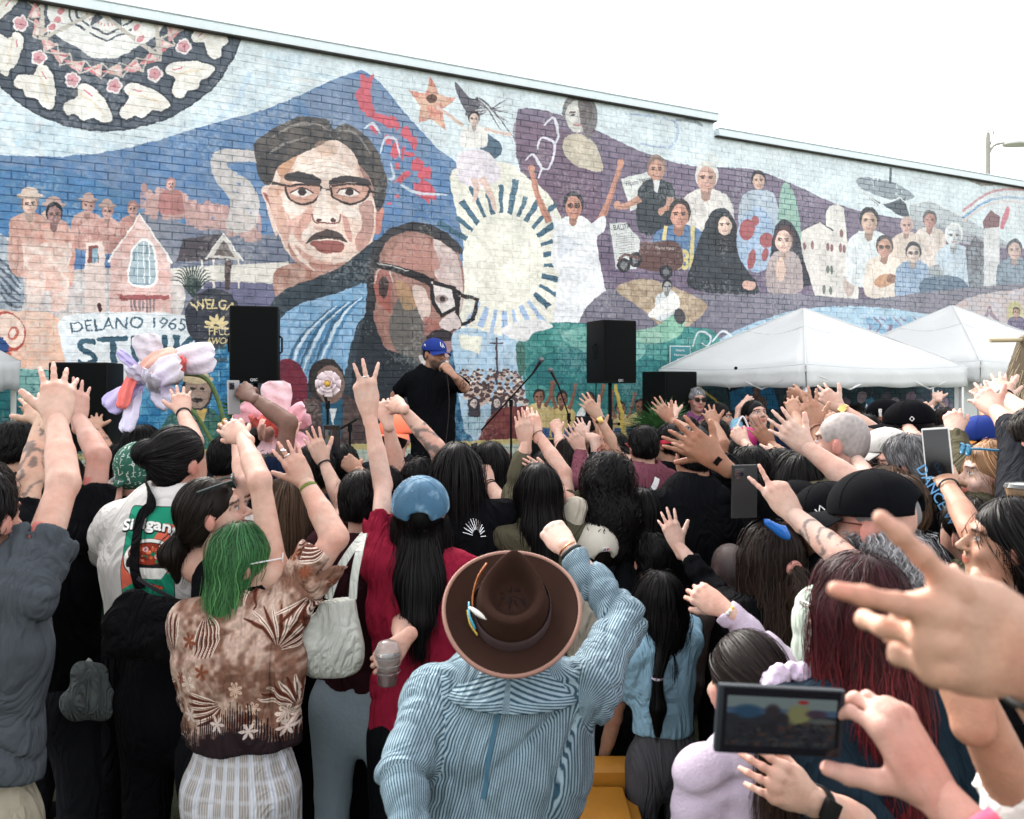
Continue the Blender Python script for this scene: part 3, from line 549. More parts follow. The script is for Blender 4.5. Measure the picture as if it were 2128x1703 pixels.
    pl([(1890, 428), (1930, 418), (2020, 462), (2120, 520), (1940, 500), (1890, 470)], (150, 156, 162), .8, .2); pl([(1966, 356), (2060, 372), (2078, 384), (2040, 388)], (88, 108, 96), 1, 0, (140, 110, 100))
    for k, c in enumerate([(196, 90, 100), (226, 226, 230), (70, 130, 200), (214, 180, 170)]): ln([(2000, 440+k*7), (2060, 400+k*8), (2140, 396+k*9), (2300, 420+k*9)], 5, c, .8)
    sp([(2080, 400), (2300, 420), (2300, 500), (2090, 480)], (196, 196, 200), .5, .2)
    # newspaper, suited man, others on the purple hill
    pl([(1290, 372), (1350, 358), (1366, 420), (1310, 440)], (212, 214, 210)); text('Filipino Nation', 1302, 388, 1354, 376, 10, (40, 40, 44))
    pl([(1266, 466), (1300, 462), (1330, 500), (1322, 560), (1280, 560)], (206, 208, 206)); text('BALITA', 1276, 480, 1312, 476, 12, (30, 30, 34))
    for k in range(14): ln([(1276+k*1.5, 488+k*5), (1318, 484+k*5)], 1.2, (110, 112, 114), .8, smooth=False)
    figure(1364, 352, 50, (120, 90, 80), (196, 130, 106), (34, 40, 46), (44, 50, 56), bw=.85, arms=[[(1330, 414), (1296, 430), (1282, 428)], [(1392, 410), (1388, 430), (1374, 440)]]); pl([(1356, 376), (1372, 376), (1366, 402), (1360, 398)], (226, 226, 226))
    figure(1468, 370, 60, (210, 206, 200), (206, 146, 126), (226, 220, 212), (206, 196, 190), bh=.8)
    figure(1412, 446, 56, (44, 38, 38), (206, 132, 108), (58, 96, 150), (80, 116, 160), bw=1.15, bh=.75); ln([(1384, 470), (1380, 500)], 8, (216, 190, 110), smooth=False); ln([(1440, 470), (1436, 560)], 8, (216, 190, 110), smooth=False); text('28', 1396, 560, 1430, 560, 40, (216, 190, 110), 2)
    sp([(1332, 506), (1352, 504), (1410, 506), (1412, 560), (1330, 560), (1328, 530)], (76, 48, 46)); text('Filipino Nation', 1362, 518, 1404, 520, 6, (206, 196, 190))
    for x, y in ((1296, 552), (1320, 540), (1384, 566)): el(x, y, 14, 15, (34, 34, 38)); el(x, y, 7, 8, (90, 92, 96)); ln([(1284, 542), (1300, 530), (1330, 540)], 6, (80, 52, 50))
    sp([(1436, 600), (1440, 540), (1460, 480), (1480, 440), (1510, 436), (1530, 470), (1540, 540), (1572, 590), (1566, 612)], (30, 34, 40), 1, 0, (40, 44, 50)); figure(1506, 468, 44, (28, 28, 32), (222, 180, 158), (30, 34, 40), body=False, long=True); el(1556, 594, 14, 10, (206, 150, 130))
    sp([(1546, 404), (1606, 402), (1612, 470), (1540, 470)], (150, 168, 190), 1, 0, (170, 184, 200)); figure(1576, 376, 38, (30, 28, 32), (206, 156, 134), (150, 168, 190), body=False)
    el(1572, 500, 42, 68, (130, 160, 200), 1, 0, 0, (150, 176, 206))
    for x, y, a, b in ((1552, 478, 16, 22), (1562, 540, 8, 22), (1592, 500, 14, 16), (1590, 530, 7, 14), (1570, 460, 8, 10)): el(x, y, a, b, (150, 60, 64), rot=10)
    sp([(1614, 480), (1622, 400), (1634, 380), (1652, 410), (1664, 480), (1660, 560), (1616, 540)], (110, 160, 140), 1, 0, (130, 176, 156))
    sp([(1614, 600), (1600, 540), (1612, 470), (1636, 458), (1660, 490), (1680, 560), (1690, 590)], (34, 34, 42)); figure(1630, 500, 52, (60, 36, 38), (222, 176, 156), (170, 148, 144), (150, 130, 130), bw=.75, bh=.8, turn=-.4); el(1622, 560, 10, 26, (214, 172, 152))
    # white mission church
    pl([(1665, 480), (1700, 462), (1732, 478), (1760, 500), (1784, 540), (1784, 625), (1695, 622), (1665, 520)], (216, 206, 198)); pl([(1716, 470), (1716, 445), (1722, 430), (1740, 424), (1754, 434), (1760, 500)], (222, 214, 206)); ln([(1665, 480), (1704, 462), (1732, 480)], 3, (70, 60, 66), smooth=False)
    for x, y in ((1672, 512), (1688, 510), (1720, 514), (1728, 516), (1748, 486), (1746, 516), (1754, 518), (1766, 534), (1720, 560), (1728, 562), (1712, 602), (1726, 604)): el(x, y, 3.4, 9, (120, 70, 72) if y < 540 else (90, 100, 90))
    el(1764, 592, 12, 24, (190, 164, 152))
    # group on the right
    figure(1806, 460, 50, (34, 32, 34), (206, 156, 132), (214, 222, 226), (226, 230, 232)); figure(1884, 470, 34, (200, 160, 150), (206, 150, 136), (216, 190, 172)); figure(1932, 458, 36, (60, 54, 56), (186, 110, 96), (206, 180, 164), (220, 200, 190), bh=1.1)
    figure(1838, 514, 44, (60, 54, 54), (190, 128, 106), (226, 204, 184), (232, 216, 200), glasses=True, bh=.9); el(1838, 584, 22, 13, (190, 120, 76), rot=-18); el(1852, 580, 10, 10, (120, 70, 50)); figure(1898, 526, 40, (40, 40, 46), (206, 176, 160), (110, 138, 176), (140, 164, 192), bh=.9, glasses=True)
    figure(1982, 490, 46, (216, 216, 214), (196, 200, 204), (170, 190, 210), (190, 206, 220), bh=1.0, bw=.9); pl([(1926, 560), (1950, 548), (1966, 580), (1940, 594)], (150, 156, 160)); sp([(1920, 580), (1990, 576), (2010, 610), (1920, 612)], (70, 92, 116))
    pl([(2006, 520), (2026, 490), (2044, 505), (2044, 610), (2014, 606)], (72, 66, 74), 1, 0, (110, 120, 130)); pl([(2044, 480), (2076, 466), (2078, 600), (2044, 604)], (206, 204, 206)); pl([(2042, 462), (2058, 436), (2078, 452), (2076, 472), (2044, 476)], (96, 50, 54)); sp([(2078, 470), (2092, 430), (2098, 440), (2086, 474)], (206, 80, 100))
    figure(2108, 520, 40, (44, 42, 48), (190, 144, 130), (110, 130, 150), (90, 104, 120), bh=1.0)
    # lower bands on the right
    sp([(1270, 600), (1400, 610), (1520, 612), (1660, 612), (1800, 622), (1940, 606), (2128, 590), (2400, 580), (2400, 900), (1700, 900), (1300, 900), (1200, 700)], (96, 92, 108), 1, 0, (112, 106, 120))
    sp([(1280, 600), (1340, 580), (1420, 606), (1470, 640), (1400, 690), (1330, 640)], (150, 124, 96), 1, 0, (186, 160, 130)); figure(1386, 596, 26, (34, 34, 36), (150, 150, 148), (206, 210, 212), bh=1)
    sp([(1480, 720), (1600, 660), (1700, 640), (1830, 640), (2000, 660), (2180, 640), (2400, 650), (2400, 820), (1480, 820)], (140, 180, 206), 1, 0, (160, 192, 212))
    sp([(1980, 640), (2128, 600), (2400, 590), (2400, 760), (2000, 760)], (196, 164, 160), 1, 0, (186, 176, 186))
    for k in range(9): x = 1800+k*14; ln([(x, 660), (x+10+(k % 3)*6, 680), (x-4, 700)], [3, 6, 3], (110, 80, 104) if k % 2 else (140, 110, 140), .8); el(x+6, 668+(k % 3)*10, 8, 8, (110, 160, 196))
    ln([(2022, 690), (2050, 656), (2056, 640), (2062, 656), (2094, 690)], 7, (130, 104, 120)); sp([(2094, 640), (2108, 626), (2124, 640), (2122, 700), (2100, 704)], (190, 176, 110)); figure(2112, 650, 20, (60, 40, 40), (176, 130, 110), (90, 76, 110), bh=1.2)
    # teal countryside, centre bottom
    sp([(945, 690), (1010, 690), (1120, 740), (1180, 900), (990, 920), (945, 760)], (150, 186, 214), 1, 0, (170, 198, 218))
    sp([(1080, 700), (1180, 670), (1300, 690), (1430, 680), (1500, 720), (1500, 960), (1000, 960), (1090, 850)], (40, 118, 112), 1, 0, (70, 150, 140))
    sp([(1100, 760), (1200, 720), (1400, 760), (1480, 840), (1300, 860), (1120, 800)], (24, 92, 98), .9, .2, (30, 110, 108)); sp([(1170, 690), (1260, 680), (1340, 720), (1300, 760), (1190, 720)], (110, 176, 162), .8, .3)
    sp([(1314, 690), (1360, 680), (1408, 648), (1424, 660), (1410, 700), (1340, 716)], (110, 170, 140), 1, 0, (130, 184, 156)); el(1412, 658, 11, 17, (60, 56, 60), rot=-15); sp([(1350, 650), (1400, 610), (1410, 640), (1360, 660)], (230, 228, 222))
    for q in ([(1440, 720), (1452, 690), (1476, 700), (1470, 720), (1456, 712)], [(1480, 712), (1500, 690), (1520, 700), (1510, 712)]): ln(q, [3, 5, 2], (206, 214, 220))
    for k in range(170):
        y = 770+rs.uniform(0, 1)**1.3*70; x = 955+rs.uniform(0, 125)+(y-770)*.2; s = 3+(y-770)*.05; el(x, y, s, s*1.2, (196, 160, 142) if k % 3 else (226, 204, 186)); el(x, y-s*.6, s, s*.7, (70, 50, 50)); 
    for x in (985, 1032, 1062): figure(x, 838, 22, (50, 44, 50), (200, 180, 170), (130, 168, 186), (160, 190, 200), bh=1.1, long=True)
    pl([(1030, 700), (1034, 700), (1034, 800), (1030, 800)], (60, 50, 60)); pl([(1018, 712), (1046, 712), (1046, 715), (1018, 715)], (60, 50, 60)); pl([(952, 696), (1002, 700), (996, 736), (960, 724)], (222, 220, 200))
    sp([(1000, 900), (1040, 850), (1130, 850), (1160, 900), (1150, 960), (1000, 960)], (92, 34, 36), 1, 0, (110, 50, 44))
    sp([(1040, 690), (1070, 670), (1120, 664), (1150, 680), (1110, 692), (1090, 710)], (222, 220, 218)); sp([(1072, 720), (1088, 716), (1092, 770), (1078, 780)], (52, 96, 84))
    for i, (x, y) in enumerate(((1120, 826), (1168, 830), (1226, 832), (1290, 850), (1330, 846))): figure(x, y, 30, (34, 30, 30), (130, 80, 60), [(214, 190, 120), (206, 178, 100), (226, 228, 226)][i % 3], (190, 160, 90) if i % 3 < 2 else None, arms=[[(x+14, y+20), (x+22, y), (x+28, y-30)], [(x-12, y+20), (x-20, y-4), (x-18, y-34)]][:1+(i % 2)], bh=1.0)
    for x in range(1120, 1340, 26): pl([(x, 890), (x+22, 890), (x+20, 940), (x+2, 940)], (40, 74, 124))
    ln([(1278, 800), (1292, 860), (1296, 920)], 8, (214, 178, 60), smooth=False)
    # farmer in a straw hat, lower left
    sp([(320, 960), (340, 880), (376, 850), (440, 850), (470, 890), (480, 960)], (46, 104, 84), 1, 0, (40, 86, 84)); pl([(404, 850), (430, 850), (420, 880)], (206, 160, 70)); el(410, 812, 32, 42, (44, 40, 40)); el(410, 814, 27, 36, (150, 120, 104)); el(410, 788, 34, 10, (190, 164, 120)); el(410, 780, 24, 10, (200, 176, 130)); el(410, 832, 12, 5, (50, 36, 36))
    for x in (400, 420): el(x, 808, 5, 3, (40, 32, 30))
    # dark field with lettering seen under the tents
    pl([(1430, 770), (2400, 740), (2400, 900), (1430, 930)], (26, 58, 66), 1, 0, (34, 44, 58)); pl([(1505, 790), (1545, 790), (1515, 830)], (20, 22, 30)); text('Viaje', 1508, 812, 1562, 796, 16, (214, 218, 220))
    pl([(1516, 815), (1600, 790), (1620, 850), (1520, 852)], (20, 96, 150)); ln([(1444, 800), (1500, 842)], 5, (214, 178, 60), smooth=False); figure(1572, 812, 22, (50, 38, 38), (96, 70, 62), (84, 62, 54), bh=1.1)
    for k in range(26): x = 1740+k*17; el(x, 826+(k % 3)*12, 10, 12, [(40, 120, 170), (120, 90, 110), (70, 66, 80), (160, 130, 140)][k % 4], .9, 20); 
    for k in range(5): t = k*1.257; pl([(1948+12*math.cos(t), 858+16*math.sin(t)), (1948+5*math.cos(t+.6), 858+6*math.sin(t+.6)), (1948, 858), (1948+5*math.cos(t-.6), 858+6*math.sin(t-.6))], (190, 160, 180)); ln([(1948+18*math.cos(a), 858+22*math.sin(a)) for a in np.linspace(0, 6.28, 14)], 2.4, (190, 170, 90))
mural()
# ochre stripe and scrolled base course, level along the wall
vs = int((CH-.62)*PPM); CV[vs-7:vs+4] = A(190, 170, 96)/255; CV[:vs-7] = A(172, 184, 164)/255
for k in range(60):
    u = U0+.2+k*.33; t = np.linspace(0, 1, 12); X = u+.06*np.sin(t*6.3)+t*.16; Y = (CH-.70)-t*.62
    p = band_pts(np.stack([(X-U0)*PPM, Y*PPM], 1), [14, 26, 12], False); r = mask_poly(p[:, 0], p[:, 1], IH, IW)
    if r: CV[r[0], r[1]][r[2]] = A(*[(70, 46, 84), (96, 44, 44), (70, 46, 84)][k % 3])/255
# brushy wobble of the edges, worn patches, vertical brush grain
wx = ((vnoise(IW, IH, 14, 21)-.5)*5+(vnoise(IW, IH, 5, 22)-.5)*2).astype(int); wy = ((vnoise(IW, IH, 14, 23)-.5)*5+(vnoise(IW, IH, 5, 24)-.5)*2).astype(int)
yy, xx = np.meshgrid(np.arange(IH), np.arange(IW), indexing='ij')
CV = CV[np.clip(yy+wy, 0, IH-1), np.clip(xx+wx, 0, IW-1)]
CV *= (1+(vnoise(IW, IH, 40, 5)-.5)*.16+(vnoise(IW, IH, 7, 6)-.5)*.16+(vnoise(IW, IH, 2, 8)-.5)*.10)[..., None]
wear = .6*np.clip((vnoise(IW, IH, 60, 12)*.6+vnoise(IW, IH, 4, 13)*.55-.78)*5, 0, .35)[..., None]; CV = CV*(1-wear)+wear*A(.8, .8, .78)
vv_ = (np.arange(IH)/PPM)[:, None, None]; uu_ = (np.arange(IW)/PPM+U0)[None, :, None]      # veiling haze mixed into the mural colours higher up and along the right
haze = np.clip((vv_-2.6)/2.4, 0, 1)*.16+np.clip((uu_-1.0)/7, 0, 1)*.16*np.clip((vv_-1.9)/.6, 0, 1); CV = CV*(1-haze)+haze*A(.86, .90, .92)
# pigment gathered in the joints of the dark fields, broken and uneven
uu2 = np.arange(IW)/PPM+U0; vv2 = np.arange(IH)/PPM; row = np.floor(vv2/.0677).astype(int); fv = np.minimum(vv2/.0677-row, 1-(vv2/.0677-row))*.0677
ju = np.zeros((IH, IW), np.float32)
for p_ in (0, 1):
    f_ = (uu2-p_*.1015+.1015)/.2030; du = np.abs(f_-np.round(f_))*.2030; ju[row % 2 == p_] = np.clip(1.35-du/.0052, 0, 1)[None]
jv = np.clip(1.35-fv/.0048, 0, 1)[:, None]; jm = np.maximum(ju, jv)*np.clip((vnoise(IW, IH, 12, 31)*.6+vnoise(IW, IH, 34, 32)*.6-.28)*2.2, .12, 1); lum = CV.mean(2); jm = jm*np.clip((.86-lum)*2.2, .04, .46)*np.clip(1.0-(CV[..., 0]-CV[..., 2])*6, .35, 1)
CV = CV*(1-jm[..., None]*A(1.0, .78, .60))
g_ = CV.mean(2, keepdims=True); CV = np.clip(CV+(g_-CV)*.14, 0, 1)**.80
def make_image(name, arr):
    h, w = arr.shape[:2]; im = bpy.data.images.new(name, w, h); b = np.ones((h, w, 4), np.float32); b[..., :arr.shape[2]] = arr
    im.pixels.foreach_set(b.ravel()); im.update(); im.pack(); return im
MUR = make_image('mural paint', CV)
def mural_mat(name, mult, rough=.8):
    m = bpy.data.materials.new(name); m.use_nodes = True; N = m.node_tree.nodes; L = m.node_tree.links; b = N['Principled BSDF']; b.inputs['Roughness'].default_value = rough
    b.inputs['Specular IOR Level'].default_value = .3
    g = N.new('ShaderNodeNewGeometry'); d = N.new('ShaderNodeVectorMath'); d.operation = 'DOT_PRODUCT'; L.new(g.outputs['Position'], d.inputs[0]); d.inputs[1].default_value = tuple(WD)
    mu = N.new('ShaderNodeMapRange'); off = float(np.dot(W0, WD)); mu.inputs[1].default_value = U0+off; mu.inputs[2].default_value = U1+off; L.new(d.outputs['Value'], mu.inputs[0])
    s = N.new('ShaderNodeSeparateXYZ'); L.new(g.outputs['Position'], s.inputs[0]); mv = N.new('ShaderNodeMapRange'); mv.inputs[2].default_value = VH; L.new(s.outputs[2], mv.inputs[0])
    c = N.new('ShaderNodeCombineXYZ'); L.new(mu.outputs[0], c.inputs[0]); L.new(mv.outputs[0], c.inputs[1])
    t = N.new('ShaderNodeTexImage'); t.image = MUR; t.extension = 'EXTEND'; L.new(c.outputs[0], t.inputs[0])
    mx = N.new('ShaderNodeMix'); mx.data_type = 'RGBA'; mx.blend_type = 'MULTIPLY'; mx.inputs[0].default_value = 1; L.new(t.outputs[0], mx.inputs[6]); mx.inputs[7].default_value = (*mult, 1)
    L.new(mx.outputs[2], b.inputs['Base Color'])
    n = N.new('ShaderNodeTexNoise'); n.inputs['Scale'].default_value = 22; n.inputs['Detail'].default_value = 7; n.inputs['Roughness'].default_value = .7
    mp = N.new('ShaderNodeMapping'); mp.inputs['Scale'].default_value = (1, 1, 2.6); L.new(g.outputs['Position'], mp.inputs[0]); L.new(mp.outputs[0], n.inputs['Vector'])
    bp = N.new('ShaderNodeBump'); bp.inputs['Strength'].default_value = .8; bp.inputs['Distance'].default_value = .012; L.new(n.outputs[0], bp.inputs['Height']); L.new(bp.outputs[0], b.inputs['Normal'])
    return m
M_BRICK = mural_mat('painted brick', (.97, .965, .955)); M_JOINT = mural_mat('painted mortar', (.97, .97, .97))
# ---------------------------------------------------------------- ground, building, stage
def build_setting():
    rg = np.random.RandomState(5)
    n = 60; g = MB(); 
    mg = mat('ground soil and turf', (.05, .06, .028), .95, noise=.5, nscale=3, bump=.8, bscale=30, bdist=.03)
    g.add([(-600, -600, 0), (600, -600, 0), (600, 900, 0), (-600, 900, 0)], [(0, 1, 2, 3)]); tag(g.build('ground', mg), kind='structure')
    # grass blades between the feet at the front
    k = 26000; x = rg.uniform(-3.2, 3.2, k); y = rg.uniform(.7, 5.2, k); h = rg.uniform(.015, .05, k); a = rg.uniform(0, 6.28, k); ln_ = rg.uniform(-.03, .03, (k, 2))
    V = np.zeros((k, 3, 3)); V[:, 0] = np.stack([x-.003*np.cos(a), y-.003*np.sin(a), 0*x], 1); V[:, 1] = np.stack([x+.003*np.cos(a), y+.003*np.sin(a), 0*x], 1); V[:, 2] = np.stack([x+ln_[:, 0], y+ln_[:, 1], h], 1)
    cl = np.repeat(np.stack([rg.uniform(.6, 1.5, k), rg.uniform(.8, 1.2, k), rg.uniform(.5, 1, k)], 1), 3, 0)
    o = npmesh('grass', V.reshape(-1, 3), None, mat('grass', (.07, .10, .035), .8, tint=True), None, False, cl, T=np.arange(k*3).reshape(-1, 3)); tag(o, 'trampled short grass under the crowd', 'grass', kind='stuff')
    # building: core box behind the brick face
    b = empty('building', tuple(W0), 'long low building whose brick side carries the painted mural', 'building')
    H1 = 5.15; ustep = float(wall_uv(1484, 500)[0]); H2 = H1-.17
    core = MB()
    for u0, u1, hh in ((U0-1.5, ustep, H1), (ustep, U1+6, H2)):
        p = [WP(u0, 0, -.0015), WP(u1, 0, -.0015), WP(u1, 0, -7), WP(u0, 0, -7)]
        core.add(p+[q+A(0, 0, hh) for q in p], [(0, 1, 5, 4), (1, 2, 6, 5), (2, 3, 7, 6), (3, 0, 4, 7), (4, 5, 6, 7)])
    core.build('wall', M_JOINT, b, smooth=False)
    cop = MB(); mc = mat('painted coping', (.68, .76, .79), .5, noise=.06)
    for u0, u1, hh in ((U0-1.5, ustep+.03, H1), (ustep+.03, U1+6, H2)):
        c0 = WP((u0+u1)/2, hh+.045, -.12); cop.box(c0, (u1-u0, .36, .085), Matrix.Rotation(math.pi/2-TH, 4, 'Z'), .01); cop.box(c0+A(0, 0, .050), (u1-u0, .385, .014), Matrix.Rotation(math.pi/2-TH, 4, 'Z'))
    cop.build('coping', mc, b); fl = MB()
    for u0, u1, hh in ((U0-1.5, ustep, H1), (ustep, U1+6, H2)): fl.box(WP((u0+u1)/2, hh-.004, .030), (u1-u0, .05, .010), Matrix.Rotation(math.pi/2-TH, 4, 'Z'))
    fl.build('flashing', mat('rusted flashing', (.03, .025, .022), .8, noise=.5, nscale=9), b)
    # bricks: running bond 0.203 x 0.0677 pitch
    CW, CR = .2030, .0677; rows = int(H1/CR); rot = Matrix.Rotation(math.pi/2-TH, 4, 'Z').to_3x3()
    def brick_local(sd):
        r = np.random.RandomState(sd); a, c, d = CW/2-.0020, CR/2-.0018, .004
        f = [(-a, c), (a, c), (a, -c), (-a, -c)]
        V = [(x, .006, z) for x, z in f]+[(x*(1-.03)+r.uniform(-.001, .001), -.0022+r.uniform(-.0012, .0012), z*(1-.05)) for x, z in f]
        # x along the wall, y out of it
        return V, [(4, 7, 6, 5), (0, 4, 5, 1), (1, 5, 6, 2), (2, 6, 7, 3), (3, 7, 4, 0)]
    var = []
    for i in range(8):
        V, Fc = brick_local(i); me = bpy.data.meshes.new('brick'); me.from_pydata(V, [], [f[::-1] for f in Fc]); me.materials.append(M_BRICK); me.update(); var.append(me)
    cand = []
    for r in range(rows+1):
        v = (r+.5)*CR
        if v+CR/2 > H1-.025: continue
        off = (r % 2)*CW/2
        for k in range(int((U0-.5)/CW), int((U1+4)/CW)):
            u = k*CW+off
            if u > ustep-CW/2 and v+CR/2 > H2-.025: continue
            z = 8.5+u*WD[1]; px = CX+F*(u*WD[0])/z; py = HY-F*(v-CH)/z
            cand.append((u, v, z, px, py))
    inview = [c for c in cand if -10 < c[3] < 2128 and 0 < c[4] < 640 and not (470 < c[3] < 600 and c[4] > 630)]
    inview.sort(key=lambda c: c[2]); near = set((c[0], c[1]) for c in inview[:296])
    V = []; Q = []; 
    rb = np.random.RandomState(8); base = 0
    L = []
    for c in cand:
        if (c[0], c[1]) in near:
            o = bpy.data.objects.new('brick', var[rb.randint(8)]); COL.objects.link(o); o.parent = b; p = WP(c[0], c[1], 0)
            o.matrix_parent_inverse = Matrix.Translation(-Vector(tuple(W0))); o.location = tuple(p); o.rotation_euler = (0, 0, math.pi/2-TH)
        else: L.append(c)
    L = np.array(L); m = len(L); a, cc = CW/2-.0020, CR/2-.0018
    f = A(-a, a, a, -a); g2 = A(cc, cc, -cc, -cc); VV = np.zeros((m, 8, 3)); out = -.0022+rb.uniform(-.0013, .0013, (m, 4))
    for j in range(4):
        for q in range(2):
            uu = L[:, 0]+f[j]*(1 if q == 0 else .98); vv = L[:, 1]+g2[j]*(1 if q == 0 else .93); oo = np.full(m, -.006) if q == 0 else -out[:, j]
            VV[:, j+4*q] = W0+WD*uu[:, None]+A(0, 0, 1)*vv[:, None]-WN*oo[:, None]
    fa = np.array([(4, 5, 6, 7), (0, 1, 5, 4), (1, 2, 6, 5), (2, 3, 7, 6), (3, 0, 4, 7)])
    Q = (np.arange(m)[:, None, None]*8+fa[None]).reshape(-1, 4)
    o = npmesh('brickwork', VV.reshape(-1, 3), Q, M_BRICK, b, False); o['kind'] = 'stuff'
    # stage
    md = mat('stage deck', (.018, .018, .02), .6, noise=.3, nscale=6); s = empty('stage', tuple(WP(-.2, 0, 1.0)), 'low black stage platform in front of the painted wall', 'stage')
    rz = Matrix.Rotation(math.pi/2-TH, 4, 'Z')
    MB().box(WP(.6, .56, 1.12), (7.6, 2.1, .08), rz, .006).build('deck', md, s); MB().box(WP(.6, .26, 2.12), (7.6, .03, .52), rz).build('skirt', mat('stage skirt', (.012, .012, .014), .9), s)
    for u in (-3, -1, 1, 3.2):
        for q in (.2, 2.0): MB().box(WP(u+.3, .26, q), (.06, .06, .52), rz).build('leg', md, s)
build_setting()
# ---------------------------------------------------------------- hands (left hand, back +Z, fingers +Y, thumb +X, wrist at the origin)
FBASE = [(.030, .092, .002), (.009, .097, .004), (-.012, .093, .003), (-.031, .083, 0)]
FLEN = [.076, .085, .078, .062]; FRAD = [.0081, .0083, .0078, .0070]
# pose: per finger (splay degrees, bend at three joints), thumb (out angle, lift, bend)
POSES = {
 'open': ([(-9, 6, 8, 6), (-2, 3, 6, 5), (6, 5, 8, 6), (16, 8, 10, 8)], (42, -8, 8)),
 'spread': ([(-12, 5, 8, 6), (-3, 3, 7, 5), (6, 6, 10, 6), (17, 10, 12, 8)], (48, -10, 8)),
 'soft': ([(-6, 22, 24, 14), (-1, 26, 26, 16), (4, 30, 30, 18), (10, 34, 32, 20)], (34, -22, 14)),
 'together': ([(-2, 10, 8, 6), (0, 8, 8, 5), (2, 10, 9, 6), (5, 14, 10, 8)], (26, -14, 8)),
 'vwide': ([(-22, 2, 5, 4), (12, 2, 6, 5), (6, 84, 94, 60), (8, 84, 92, 60)], (26, -40, 45)),
 'peace': ([(-12, 4, 6, 5), (9, 2, 6, 5), (4, 82, 96, 60), (6, 84, 92, 60)], (20, -44, 50)),
 'vfore': ([(-24, 3, 6, 5), (6, 4, 8, 6), (8, 48, 50, 30), (10, 66, 66, 40)], (10, -50, 45)),
 'horns': ([(-14, 4, 6, 5), (6, 4, 8, 8), (4, 86, 96, 60), (6, 80, 92, 60)], (10, -40, 50)),
 'three': ([(-24, 8, 8, 6), (2, 4, 8, 6), (12, 2, 5, 5), (14, 86, 96, 60)], (6, -46, 55)),
 'fist': ([(-3, 86, 98, 62), (0, 88, 100, 62), (3, 86, 98, 62), (6, 84, 94, 60)], (18, -40, 52)),
 'grip': ([(-4, 52, 46, 30), (0, 54, 46, 30), (4, 54, 48, 30), (8, 54, 48, 32)], (36, -52, 30)),
 'phone': ([(-6, 34, 52, 34), (0, 36, 54, 34), (5, 38, 54, 34), (10, 40, 52, 34)], (50, -46, 18)),
 'pinch': ([(-10, 26, 30, 20), (0, 34, 34, 24), (6, 44, 40, 26), (12, 50, 44, 26)], (46, -40, 22)),
 'flat': ([(-12, 14, 22, 14), (-2, 12, 22, 14), (8, 14, 22, 14), (20, 16, 24, 16)], (52, -10, 12)),
}
_hand = {}
def rotx(v, a, ax): return np.array(Matrix.Rotation(a, 3, Vector(ax))@Vector(v))
